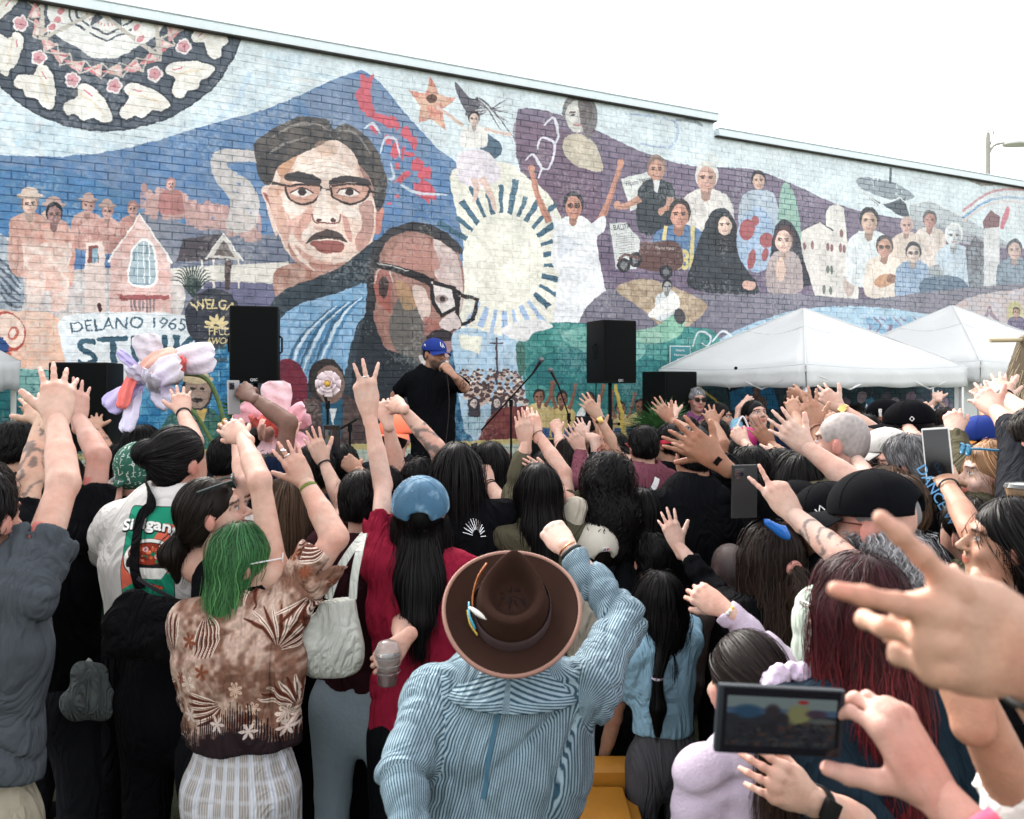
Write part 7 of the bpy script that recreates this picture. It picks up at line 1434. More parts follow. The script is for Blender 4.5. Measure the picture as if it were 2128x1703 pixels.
q = pp('man in black letter cap and dark tee reaching left with gold watch', 1886, 893, 3.6, hyaw=-75, face=True, skin='fair', hair=('cap', 'black'), top=('tee', 'black'), arms=[S(side='L', e=(1832, 910), w=(1742, 845), t=(1690, 800), pose='flat')])
T, c_, Mc = cap(q, BLKCAP, size=1.06); flat_text('NY', T(0, .116, .040), np.stack([-Mc[:, 0], Mc[:, 2], Mc[:, 1]], 1), .04, M_WHT, c_, .003); stroke3([[(-.01, 0), (0, .012), (.01, 0), (0, -.01), (-.01, 0)]], T(-.098, .01, .012), np.stack([Mc[:, 1], Mc[:, 2], -Mc[:, 0]], 1), .004, M_WHT, c_, th=.002); glasses(q, M_BLK); watch(q, 'L', M_GOLD, M_GOLD, .02)
q = pp('person in plain white cap facing left before the black letter cap', 1838, 950, 3.3, hyaw=-80, skin='fair', hair=('cap', 'brown'), top=('tee', 'navy')); cap(q, mat('white cap cloth', (.55, .53, .50), .85, bump=.3, bscale=200, bdist=.003))
# third row
q = pp('short dark-haired man in black and pink collar at far left', 38, 935, 3.3, skin='olive', b=1.05, hair=('short', 'black'), top=('long', 'charcoal', S(name='jacket')))
ring(q.C7+A(0, 0, .035), A(0, 0, 1), .070, .010, 24, 6, .9, .022).build('collar', cloth_of('pinkcol'), q.root)
pp('man in black tee whose pale forearm bends before the loudspeaker', 122, 1010, 2.75, skin='pink', b=1.1, hair=('short', 'dark'), top=('tee', 'black'), bottom='charcoal', arms=[S(side='R', e=(205, 948), w=(163, 868), t=(160, 785), pose='spread'), S(side='L', fold=1)])
q = pp('person wearing a green paisley bandana beside the water bottle', 292, 982, 3.1, skin='fair', hair=('cap', 'brown'), top=('tee', 'darkgreen'), arms=[S(side='R', e=(402, 918), w=(380, 856), t=(372, 800), pose='open')]); wrist_ring(q, 'R', 'wrist_band', M_BAND, .004, .006)
V_, Q_ = sdf_mesh([ell(q.T(0, -.012, .035), A(.088, .108, .098)*q.hs, q.M, 0), ell(q.T(0, -.05, -.02), A(.07, .058, .05)*q.hs, q.M, .02), ell(q.T(0, -.125, -.035), A(.022, .018, .016), q.M, .008)], .007, None, lambda v, X, Y, Z: np.maximum(v, -(Z-(q.Hc[2]-.045)-(Y-q.Hc[1])*.4)))
mb_ = mat('bandana cloth', (.012, .10, .065), .8); N = mb_.node_tree.nodes; L = mb_.node_tree.links; v = N.new('ShaderNodeTexVoronoi'); v.inputs['Scale'].default_value = 42; v.feature = 'DISTANCE_TO_EDGE'; tc = N.new('ShaderNodeTexCoord'); L.new(tc.outputs['Object'], v.inputs[0]); w_ = N.new('ShaderNodeTexWave'); w_.inputs['Scale'].default_value = 14; w_.inputs['Distortion'].default_value = 12; L.new(tc.outputs['Object'], w_.inputs[0]); m_ = N.new('ShaderNodeMath'); m_.operation = 'LESS_THAN'; m_.inputs[1].default_value = .05; L.new(v.outputs['Distance'], m_.inputs[0]); m2 = N.new('ShaderNodeMath'); m2.operation = 'GREATER_THAN'; m2.inputs[1].default_value = .62; L.new(w_.outputs['Fac'], m2.inputs[0]); m3 = N.new('ShaderNodeMath'); m3.operation = 'MULTIPLY'; L.new(m_.outputs[0], m3.inputs[0]); L.new(m2.outputs[0], m3.inputs[1]); mx_ = N.new('ShaderNodeMix'); mx_.data_type = 'RGBA'; mx_.inputs[6].default_value = (.012, .10, .065, 1); mx_.inputs[7].default_value = (.55, .6, .55, 1); L.new(m3.outputs[0], mx_.inputs[0]); L.new(mx_.outputs[2], N['Principled BSDF'].inputs['Base Color'])
npmesh('bandana', V_, Q_, mb_, q.root)
q = pp('long dark-haired person in black studded tee holding a phone up', 950, 985, 3.0, skin='fair', b=1.1, hair=('straight', 'black', .20), top=('tee', 'black'), arms=[S(side='R', e=(1062, 1075), w=(1014, 1002), t=(992, 948), pose='phone')]); wrist_ring(q, 'R', 'wrist_band', M_BAND, .0025); wrist_ring(q, 'R', 'wrist_band', M_BAND, .0025, off=.015)
phone('black phone edge-on beside the long dark hair', PH(q, 'R', 988, 955), (.25, .95, 0), (0, .1, 1), .075, .155)
mb = MB(); c0 = P(1020, 1118, 2.80)
pts = on_shirt(q, [P(1010+46*math.cos(R(a))*f, 1122-58*math.sin(R(a))*f, 3.05) for a in range(0, 181, 14) for f in (.35, .68, 1.0)], .004)
for k in range(0, len(pts)-2, 3): mb.tube([pts[k], pts[k+1], pts[k+2]], .0020, 4)
mb.build('stud_rays', M_SIL, q.root)
q = pp('person in black tee clapping with tattooed forearm behind the denim cap', 872, 1010, 3.2, skin='fair', hair=('short', 'black'), top=('tee', 'black', S(tattoo=[('R', .55, 1.6, 9)])), arms=[S(side='R', e=(908, 932), w=(832, 846), t=(802, 828), pose='together'), S(side='L', e=(828, 985), w=(804, 872), t=(788, 815), pose='soft')])
q = pp('person holding a phone whose hands show left of the raised peace hand', 800, 1030, 3.1, skin='tan', hair=('short', 'black'), top=('tee', 'black'), arms=[S(side='L', e=(790, 1010), w=(742, 978), t=(700, 940), pose='phone')])
phone('phone with bright screen held up behind the banded wrist', PH(q, 'L', 690, 918), (1, .2, 0), (0, 0, 1), .075, .155, lit=True)
q = pp('woman with olive sleeve praying hands and dark hair', 1118, 1025, 3.0, sex='f', skin='fair', hair=('straight', 'black', .25), top=('long', 'oliveb'), arms=[S(side='L', e=(1068, 1030), w=(1092, 918), t=(1080, 840), pose='together', cuff=.78), S(side='R', e=(1172, 985), w=(1114, 898), t=(1096, 838), pose='together', cut='tee')])
wrist_ring(q, 'R', 'bracelet', M_BEAD, .002); finger_ring(q, 'R', .009, .13, .0, M_SIL)
q = pp('woman with big black curly hair in front of the mauve jacket', 1258, 1005, 3.1, sex='f', skin='olive', hair=('curly', 'black', .24), top=('tee', 'charcoal'))
q = pp('man in black hooded sweatshirt with smartwatch and spread brown hands', 1440, 948, 3.25, hyaw=-18, skin='tan', b=1.15, hair=('short', 'black'), top=('long', 'black', S(name='sweatshirt', boxy=.03)), arms=[S(side='L')])
V_, Q_ = sdf_mesh([cone(q.C7+A(-.08, -.06, .0), q.C7+A(.08, -.06, .0), .045, .045, 0, .7, A(0, 1, 0)), cone(q.C7+A(-.07, -.08, -.02), q.C7+A(-.03, -.09, -.20), .04, .035, .05), cone(q.C7+A(.07, -.08, -.02), q.C7+A(.03, -.09, -.20), .04, .035, .05)], .008, lambda X, Y, Z: .006*np.sin(X*60+Z*20)); npmesh('hood', V_, Q_, cloth_of('black'), q.root)
q = pp('grey-haired man in black glasses and black tee right of the white cap', 1880, 972, 2.85, hyaw=-58, face=True, skin='pink', b=1.05, hair=('short', (.10, .10, .105)), top=('tee', 'black')); glasses(q, M_BLK, big=1.05)
q = pp('short blond woman with blue sunglasses on her hair in olive jacket', 2062, 988, 2.7, yaw=-50, hyaw=-76, sex='f', face=True, skin='pale', hair=('bob', 'blond', .15), top=('long', 'oliveb', S(name='jacket')), arms=[S(side='L', e=(2006, 990), w=(1986, 897), t=(1974, 828), pose='soft')])
glasses(q, mat('blue frame', (.02, .12, .22), .3), mat('blue lens', (.02, .16, .28), .1), onhead=True); MB().box((0, 0, 0), (.010, .055, .006), Matrix.Rotation(.3, 4, 'X'), .002).build('hair_clip', M_SIL, q.root).location = tuple(q.T(-.088, -.015, .055)); MB().lathe(q.T(-.084, .004, -.014), [(.0001, .006), (.008, 0), (.0001, -.006)], 10).build('earplug', mat('orange earplug', (.8, .1, .05), .5), q.root); MB().tube(spl([q.T(-.084, .004, -.02), q.T(-.08, .02, -.10), q.T(-.07, .05, -.20)], 6, False), .0016, 5).build('cord', M_BLK, q.root)
cu = empty('coffee_cup', tuple(P(2122, 1052, 2.2)), 'clear plastic coffee cup held by the blond woman', 'cup'); MB().lathe(P(2122, 1052, 2.2), [(.028, -.05), (.040, .05), (.042, .052)], 20).build('cup', mat('iced coffee', (.20, .13, .08), .2), cu); MB().lathe(P(2122, 1052, 2.2), [(.043, .052), (.038, .062), (.012, .066)], 20).build('lid', mat('clear plastic', (.85, .9, .9), .1, trans=.9), cu)
q = pp('smiling person in orange-brim blue cap behind the blond woman', 2034, 925, 3.3, hyaw=-78, hp=8, face=True, skin='tan', hair=('cap', 'black'), top=('tee', 'bluej'), arms=[S(side='R', e=(2064, 905), w=(2044, 830), t=(2026, 792), pose='fist', k=.9)]); cap(q, BLUECAP, mat('orange brim', (.55, .22, .05), .7), tilt=20)
q = pp('person in dark jacket at the right edge reaching with a ringed hand', 2150, 925, 2.6, skin='pink', hair=('short', 'dark'), top=('long', 'charcoal'), arms=[S(side='L', e=(2112, 900), w=(2068, 852), t=(2018, 800), pose='spread', cuff=.35)]); finger_ring(q, 'L', -.013, .118, .002, M_SIL)
q = pp('person off the right edge whose black watch wrist reaches the straw hut', 2190, 950, 3.0, skin='fair', hair=('short', 'dark'), top=('tee', 'charcoal'), arms=[S(side='L', e=(2135, 870), w=(2086, 822), t=(2052, 780), pose='spread', k=1.05)]); watch(q, 'L', M_BLK, M_BLK, .0)
pp('dark-haired person at the right edge raising a pale pink palm', 2140, 905, 4.0, skin='pale', hair=('short', 'black'), top=('tee', 'navy'), arms=[S(side='L', e=(2098, 868), w=(2090, 830), t=(2084, 778), pose='spread')])
# second row
q = pp('man behind the bearded cap wearer stretching out a pale hairy forearm', 1862, 1062, 2.5, skin='pale', b=1.15, hair=('short', 'brown'), top=('tee', 'charcoal'), arms=[S(side='L', e=(1798, 1022), w=(1676, 930), t=(1592, 852), pose='spread', thick=1.12, hsc=1.08)])
q = pp('woman hidden behind the black cap with a raised brown hand and cord', 1850, 1015, 2.9, sex='f', skin='tan', hair=('bob', 'dark', .12), top=('tee', 'navy'), arms=[S(side='L', e=(1752, 982), w=(1692, 886), t=(1674, 808), pose='spread', thick=1.2, hsc=1.1)]); wrist_ring(q, 'L', 'wrist_cord', mat('brown cord', (.12, .02, .02), .7), .0025)
q = pp('person below the grey bald head raising a narrow pale hand', 1838, 1035, 2.8, sex='f', skin='pale', hair=('bob', 'brown', .12), top=('tee', 'white'), arms=[S(side='L', e=(1806, 1000), w=(1776, 948), t=(1756, 900), pose='peace', k=.85)])
q = pp('person with black hair in a bun wearing the white noodle print ringer tee', 375, 962, 2.6, hyaw=32, hp=4, skin='fair', b=1.16, hair=('bun', 'black', 0, None, (-.045, -.095, .045)), bottom='black', top=('tee', 'white', S(boxy=.035, slv=.72, slr=.026, decal=1, fold=.009, hem=1.17)), arms=[S(side='L', e=(188, 1168), w=(226, 1046), t=(236, 985), pose='grip', wn=False), S(side='R')])
P5 = q
q = pp('woman in profile with sunglasses on dark hair and orchid clip clapping', 442, 1072, 2.35, off=.10, sway=.10, yaw=20, hyaw=72, hp=14, sex='f', face=True, skin='fair', b=1.05, hair=('tied', 'dark', .12, None, (-.02, -.11, -.05), .8), top=('tank', 'black'), arms=[S(side='R', e=(540, 1000), w=(502, 908), t=(448, 872), pose='together'), S(side='L', e=(512, 1010), w=(494, 912), t=(478, 852), pose='soft')])
glasses(q, mat('dark green frame', (.01, .02, .02), .3), mat('dark lens', (.01, .01, .01), .1), onhead=True); finger_ring(q, 'R', .009, .122, .004, M_GOLD); finger_ring(q, 'R', -.012, .118, .004, M_GOLD); ORCH = q
q = pp('woman with wavy brown highlighted hair left of the maroon top', 610, 1050, 2.9, sex='f', skin='olive', hair=('wavy', 'brown', .42, (.16, .11, .07)), top=('tee', 'black'), arms=[S(side='R', e=(612, 1110), w=(655, 1008), t=(662, 972), pose='fist')])
q = pp('person in maroon tee and pale blue trousers with cream tote bag', 752, 1046, 2.75, sex='f', skin='fair', b=1.05, hair=('short', 'black'), bottom=mat('pale trousers', (.26, .33, .38), .85, noise=.1, nscale=4, bump=.3, bscale=60), top=('tee', 'maroon', S(slv=.55)), arms=[S(side='L', e=(716, 1060), w=(671, 958), t=(640, 882), pose='spread'), S(side='R', e=(838, 1290, 2.62), w=(832, 1338, 2.40), t=(808, 1362, 2.37), pose='grip', k=1.05)])
wrist_ring(q, 'L', 'hair_tie', M_BAND, .0035, .0045); TOTE = q
q = pp('woman in distressed denim cap and raspberry red shirt raising three fingers', 874, 1070, 2.5, hp=20, sex='f', skin='pale', hair=('straight', 'black', .25), b=.98, bottom='black', capped=True, top=('tee', 'red', S(slv=.55, boxy=.018, slr=.026, fold=.014)), arms=[S(side='L', e=(796, 1008), w=(766, 850), t=(745, 712), pose='three', k=1.12, hsc=1.08), S(side='R')])
DC = mat('denim cap cloth', (.030, .095, .165), .85, noise=.25, nscale=6, bump=.4, bscale=160, bdist=.004); N = DC.node_tree.nodes; L = DC.node_tree.links; n = N.new('ShaderNodeTexNoise'); n.inputs['Scale'].default_value = 16; n.inputs['Detail'].default_value = 4; tc = N.new('ShaderNodeTexCoord'); L.new(tc.outputs['Object'], n.inputs[0]); r_ = N.new('ShaderNodeMapRange'); r_.inputs[1].default_value = .52; r_.inputs[2].default_value = .72; L.new(n.outputs[0], r_.inputs[0]); m_ = N.new('ShaderNodeMix'); m_.data_type = 'RGBA'; src = N['Principled BSDF'].inputs['Base Color'].links[0].from_socket; L.new(src, m_.inputs[6]); m_.inputs[7].default_value = (.20, .32, .42, 1); L.new(r_.outputs[0], m_.inputs[0]); L.new(m_.outputs[2], N['Principled BSDF'].inputs['Base Color'])
T, c_, Mc = cap(q, DC, size=1.08, tilt=10, arch=.75); r = np.random.RandomState(3); mb = MB()
for k in range(26): a, e = r.uniform(1.2, 4.4), r.uniform(.25, 1.25); mb.lathe(T(.095*math.cos(e)*math.cos(a), .1125*math.cos(e)*math.sin(a), .0928*math.sin(e)), [(.0001, .002), (.0025, 0), (.0001, -.002)], 6)
mb.build('studs', M_SIL, c_); strap(q, on_shirt(q, [P(846, 1197, 2.5), P(880, 1212, 2.5), P(922, 1232, 2.5)], .004), .006, M_WHT, 'piping', q.root, .003); wrist_ring  # noqa
finger_ring(q, 'L', .009, .125, .004, M_SIL); DENIM = q
q = pp('person in cream cap with dark brim and cream long sleeve', 1234, 1146, 3.0, hp=24, hyaw=-16, skin='fair', hair=('cap', 'dark'), top=('long', 'cream'), arms=[S(side='L', e=(1196, 1058), w=(1142, 992), t=(1072, 948), pose='together', cuff=.14)]); finger_ring(q, 'L', .009, .12, .004, M_SIL)
T, c_, Mc = cap(q, mat('cream cap cloth', (.50, .47, .40), .85, noise=.05, bump=.3, bscale=200, bdist=.003), BLKCAP, back=False, button=BLKCAP, tilt=8, size=1.05)
Me = np.stack([Mc[:, 0], Mc[:, 2], -Mc[:, 1]], 1); o = MB().box((0, 0, 0), (.030, .018, .002), None, .0008); ce = T(0, -.104, .040); o.V = [tuple(ce+Me@A(*v)) for v in o.V]; o.build('emblem_patch', M_WHT, c_); stroke3([[(-.011, -.005), (-.004, .004), (-.001, -.005)]], ce, Me, .005, mat('emblem navy', (.01, .02, .08), .5), c_, th=.0022); stroke3([[(.011, .005), (.004, -.004), (.003, .005)]], ce, Me, .005, mat('emblem red', (.5, .02, .03), .5), c_, th=.0022)
q = pp('person in black long sleeves reaching left with an open hand', 1352, 1165, 3.0, skin='fair', hair=('short', 'black'), top=('long', 'black', S(fold=.016)), arms=[S(side='L', e=(1302, 1125), w=(1186, 1086), t=(1135, 1052), pose='soft', cuff=.12, k=1.05)])
pp('black-haired child head in front of the black hooded sweatshirt', 1332, 1072, 3.15, sex='f', skin='olive', hair=('straight', 'black', .24), top=('tee', 'black'))
q = pp('person in black cap tilted low behind the peace sign hand', 1655, 1075, 2.55, hyaw=-35, hp=-10, skin='brown', hair=('cap', 'black'), top=('long', 'black', S(cuff=.9)), arms=[S(side='L', e=(1578, 1030, 2.55), w=(1488, 956, 2.38), t=(1380, 868, 2.42), pose='spread', k=1.0, hsc=1.05), S(side='R', e=(1590, 1040, 2.75), w=(1474, 944, 2.62), t=(1350, 890, 2.64), pose='open')]); cap(q, BLKCAP); watch(q, 'L', M_BLK, M_BLK, .0, .022)
q = pp('person in black cap with small white side emblem before the bearded man', 1722, 1092, 2.35, hyaw=-65, hp=-14, skin='tan', b=1.1, hair=('cap', 'black'), top=('long', 'black')); T, c_, Mc = cap(q, BLKCAP, size=1.08); stroke3([[(-.014, 0), (-.004, .016), (.006, -.006), (.014, .008)]], T(-.098, .01, .02), np.stack([Mc[:, 1], Mc[:, 2], -Mc[:, 0]], 1), .005, M_WHT, c_, th=.002)
phone('dark phone with camera lenses held below the dark head', P(1548, 1022, 2.30), (1, .2, 0), (.12, 0, 1), .078, .155)
q = pp('tattooed bald person with thin necklace left of the curly ponytail', 1515, 1185, 2.95, skin=(.075, .058, .055), hair=('none', 'black'), top=('tank', 'black'))
q = pp('grey-bearded man in black cap with curly silver hair and pale tee', 1815, 1090, 2.05, hyaw=-48, hp=-4, face=True, skin='pink', b=1.12, beard=(.35, .35, .35), capped=True, hair=('curly', (.20, .20, .21), .07), top=('tee', 'palegrn')); T, c_, Mc = cap(q, BLKCAP, size=1.08, tilt=2); glasses(q, mat('dark red frame', (.06, .01, .01), .4)); BEARD = q
rr = np.random.RandomState(5); bp_ = [ell(q.T(0, .045, -.075), A(.062, .062, .055), q.M, 0)]; n_ = 900; d_ = rr.normal(size=(n_, 3)); d_ /= np.linalg.norm(d_, axis=1)[:, None]; d_[:, 2] = -abs(d_[:, 2])*.8+.1; d_[:, 1] = abs(d_[:, 1]); strands('beard', bp_, q.T(0, .045, -.07)+(d_*A(.062, .055, .05))@q.M.T, q.M, q.Hc, 6, .010, q.root, (.42, .42, .43), .0028, .006, .8, 90, 1.0, seed=5)
q = pp('woman in profile with long black hair holding the white phone', 2092, 1132, 2.1, yaw=-40, hyaw=-72, hp=6, sex='f', face=True, skin='tan', hair=('straight', 'black', .40), top=('tank', 'black'), arms=[S(side='L', e=(2022, 1105), w=(1968, 1005), t=(1950, 948), pose='phone')]); wrist_ring(q, 'L', 'hair_tie', M_BAND, .003)
phone('white phone held upright showing a dark screen on the right', PH(q, 'L', 1948, 942, -.03), (.80, -.55, .1), (.16, 0, 1), .078, .158, (.62, .62, .60), dark=True)
wt = pp('person in olive jacket behind the long black hair', 2010, 1110, 2.5, skin='fair', hair=('short', 'dark'), top=('long', 'oliveb'))
# ---- front row
q = pp('woman with shaggy green hair in tan floral print shirt and plaid trousers', 512, 1168, 2.25, yaw=8, hyaw=68, sex='f', face=True, skin='fair', b=1.14, hres=.0065, hair=('wavy', (.022, .080, .030), .20, (.14, .37, .12), .75, .05), bottom=pattern_stripe('plaid trouser cloth', (.56, .58, .64), (.30, .27, .25), .052, .30, 0, [(0, .052, .06, (.25, .27, .33), .8), (1, .05, .25, (.50, .50, .54), .5), (0, .0085, .3, (.66, .68, .74), .5)], .1), top=('tee', pattern_floral('floral shirt cloth'), S(slv=.8, slr=.03, boxy=.035, fold=.013, hem=.90, planar=1)), arms=[S(side='R', e=(696, 1118), w=(634, 1002), t=(578, 905), pose='spread', thick=1.2, hsc=1.1), S(side='L', e=(405, 1440), w=(470, 1468), cut='long', cuff=.6, thick=1.1, t=(510, 1450))])
glasses(q, mat('white frame', (.6, .6, .6), .4), mat('brown lens', (.12, .04, .03), .15)); wrist_ring(q, 'R', 'bracelet', mat('olive beads', (.16, .20, .03), .4, bump=1, bscale=200), .005, .007, .01); S_, E_, W_, hd_, X_, bv_ = q.hold['R']; MB().lathe(W_+(X_*.009+hd_*.118)*1.05+bv_*.018, [(.0001, .006), (.008, .004), (.010, 0), (.0001, -.002)], 14).build('ring_stone', M_SIL, q.root); finger_ring(q, 'R', .009, .118, .004, M_SIL)
q = pp('man in slate grey tee and khaki trousers at the left edge', -38, 1080, 2.1, skin='fair', b=1.0, hres=.007, hair=('short', 'black'), bottom='khaki', top=('tee', 'greytee', S(slv=.48, slr=.036, boxy=.015, fold=.012, hem=.965)), arms=[S(side='R', e=(132, 1005), w=(118, 868), t=(122, 766), pose='spread', thick=1.05, hsc=1.12, k=1.05), S(side='L')])
q = pp('man in black tank top with tattooed forearm at the left edge', -30, 1040, 2.35, skin='olive', hair=('short', 'dark'), top=('tee', 'black', S(tattoo=[('R', .5, 1.85, 2)])), arms=[S(side='R', e=(62, 1000), w=(88, 872), t=(66, 815), pose='spread', hsc=1.05)])
q = pp('girl in light blue tee with long dark hair tied low and grey leggings', 1370, 1252, 2.9, zfix=True, sex='f', hs=1.0, skin='tan', b=.86, hair=('straight', 'black', .10), bottom='greyleg', top=('tee', 'ltblue', S(fold=.006, hem=.72)), arms=[S(side='L', e=(1278, 1490), w=(1247, 1600), t=(1232, 1650), pose='spread', thick=1.0, k=1.2), S(side='R', e=(1432, 1282), w=(1374, 1190), t=(1340, 1112), pose='soft', k=1.15)])
wrist_ring(q, 'R', 'bracelet', mat('cream beads', (.6, .5, .34), .4, bump=1, bscale=300), .003, .004, .03); BR = q
g0 = P(1366, 1410, 2.76); tl = [cone(q.T(0, -.08, -.06), g0, .030, .012, 0, .7, A(0, 1, 0)), cone(g0, g0+A(0, -.01, -.10), .012, .021, .01), cone(g0+A(0, -.01, -.10), g0+A(.0, 0, -.20), .021, .007, .02)]; V_, Q_ = sdf_mesh(tl, .006); npmesh('tail_hair', V_, Q_, hair_mat(), q.root, True, np.ones((len(V_), 3))*.009); rr = np.random.RandomState(9)
strands('tail_strands', tl, g0+rr.normal(0, .008, (500, 3)), q.M, q.Hc, 10, .020, q.root, HAIR['black'], .0026, .003, .06, 30, seed=3); strands('neck_strands', tl, q.T(0, -.09, -.05)+rr.normal(0, .022, (700, 3)), q.M, q.Hc, 9, .022, q.root, HAIR['black'], .0026, .004, .05, 30, seed=4, gather=g0); ring(g0, A(0, 0, 1), .017, .004, 16, 6).build('hair_tie', cloth_of('lilac'), q.root)
q = pp('woman with curly brown ponytail in pink tie raising a small pale hand', 1598, 1165, 2.3, sex='f', skin='pale', hair=('wavy', (.014, .009, .0075), .33, (.06, .034, .024)), top=('long', 'black'), arms=[S(side='L', e=(1492, 1238), w=(1408, 1132), t=(1378, 1052), pose='spread', cuff=.72, k=.95)])
ring(q.T(0, -.128, -.002), nrm(-q.M[:, 1]), .019, .008, 18, 6, 1, .012).build('hair_tie', mat('rose hair tie', (.45, .20, .17), .8), q.root); tl = [cone(q.T(0, -.13, -.01), q.T(0, -.145, -.06), .016, .030, 0), cone(q.T(0, -.145, -.06), q.T(0, -.14, -.06)+A(0, 0, -.16), .032, .014, .01)]; strands('tail_strands', tl, q.T(0, -.13, -.01)+np.random.RandomState(8).normal(0, .010, (700, 3)), q.M, q.Hc, 12, .020, q.root, (.025, .016, .012), .0026, .006, .9, 60, tips=(.08, .045, .03), seed=6)
q = pp('person hidden by the red hair whose tattooed arm makes a peace sign', 1790, 1262, 2.0, skin='pale', hair=('short', 'dark'), top=('tee', 'black', S(tattoo=[('R', 1.25, 1.75, 4)])), arms=[S(side='R', S=(1830, 1290, 2.0), e=(1778, 1182, 1.95), w=(1646, 1066), t=(1572, 965), pose='peace', hsc=1.0)])
q = pp('woman with long wavy dark red hair and dark denim jacket', 1782, 1275, 1.62, yaw=-8, hyaw=-22, sex='f', skin='fair', b=1.15, hres=.007, hair=('wavy', (.022, .006, .008), .34, (.24, .022, .028), .62), top=('long', 'dkdenim', S(name='jacket', fold=.016)), arms=[S(side='L', e=(1810, 1735, 1.42), w=(1672, 1655, 1.33), t=(1575, 1600, 1.28), pose='soft', cuff=.1), S(side='R')]); watch(q, 'L', M_BLK, M_BLK, .02); glasses(q, M_WHT)
q = pp('girl with lilac scrunchie and lilac cardigan raising a hand', 1552, 1428, 1.72, sex='f', hs=.95, skin='fair', b=.95, hres=.0065, hair=('pony', (.012, .008, .007), .34, (.05, .026, .02), (.030, -.10, .035), 1.5, .5), top=('long', mat('lilac knit', (.42, .35, .44), .9, noise=.06, bump=.6, bscale=160, bdist=.004), S(name='cardigan', fold=.010)), arms=[S(side='R', e=(1650, 1405), w=(1498, 1262), t=(1402, 1205), pose='soft', k=1.08, hsc=1.0)])
SCR = q; g0 = q.T(.030, -.118, .04); vv = []; rr = np.random.RandomState(2)
V_, Q_ = sdf_mesh([ell(g0+q.M@A(.034*math.cos(a), 0, .034*math.sin(a)), A(.024, .022, .024)*(.9+.3*math.sin(a*3)), q.M, .004) for a in np.linspace(0, 5.7, 9)], .004, lambda X, Y, Z: .003*np.sin(X*240)*np.sin(Z*260)+.003*np.sin(Y*180+X*90)); npmesh('scrunchie', V_, Q_, mat('scrunchie cloth', (.52, .43, .56), .8, noise=.35, nscale=70, bump=.5, bscale=90, bdist=.004), q.root)
mb = MB(); S_, E_, W_, hd_, X_, bv_ = q.hold['R']; u = nrm(W_-E_); cols = [(.7, .45, .06), (.7, .55, .6), (.5, .6, .62), (.7, .68, .6)]; a_ = nrm(np.cross(u, A(0, 0, 1))); b_2 = np.cross(u, a_)
for k in range(18): an = k/18*6.283; MB().lathe(W_-u*.022+.0295*(a_*math.cos(an)+b_2*math.sin(an)), [(.0001, .005), (.0042, .003), (.0052, 0), (.0042, -.003), (.0001, -.005)], 8).build('bead', mat('bead %d' % (k % 4), cols[k % 4], .3), q.root, smooth=True)
# man in the fedora
q = pp('man in brown felt hat and blue hickory-striped jacket raising his fist', 1067, 1300, 1.85, yaw=4, hp=36, skin='pale', b=1.26, hres=.0065, hair=('short', 'black'), bottom='denim', sway=-.10, top=('long', pattern_stripe('hickory stripe denim', (.026, .066, .098), (.255, .34, .39), .0062, .47, 0, None, .22), S(name='jacket', boxy=.016, fold=.013, bunch=.45, cuff=.86, res=1.0)), arms=[S(side='R', e=(1296, 1288), w=(1176, 1136), t=(1118, 1068), pose='fist', k=1.12, hsc=.98), S(side='L', e=(838, 1610, 1.72), w=(860, 1790, 1.6))])
HAT = q
wrist_ring(q, 'R', 'bracelet', M_BAND, .007, .007, .008, .033); wrist_ring(q, 'R', 'bracelet', mat('copper wire', (.5, .2, .09), .3, metal=1), .002, .003, -.008, .032); wrist_ring(q, 'R', 'bracelet', M_BEAD, .0055, .0055, .038, .035)
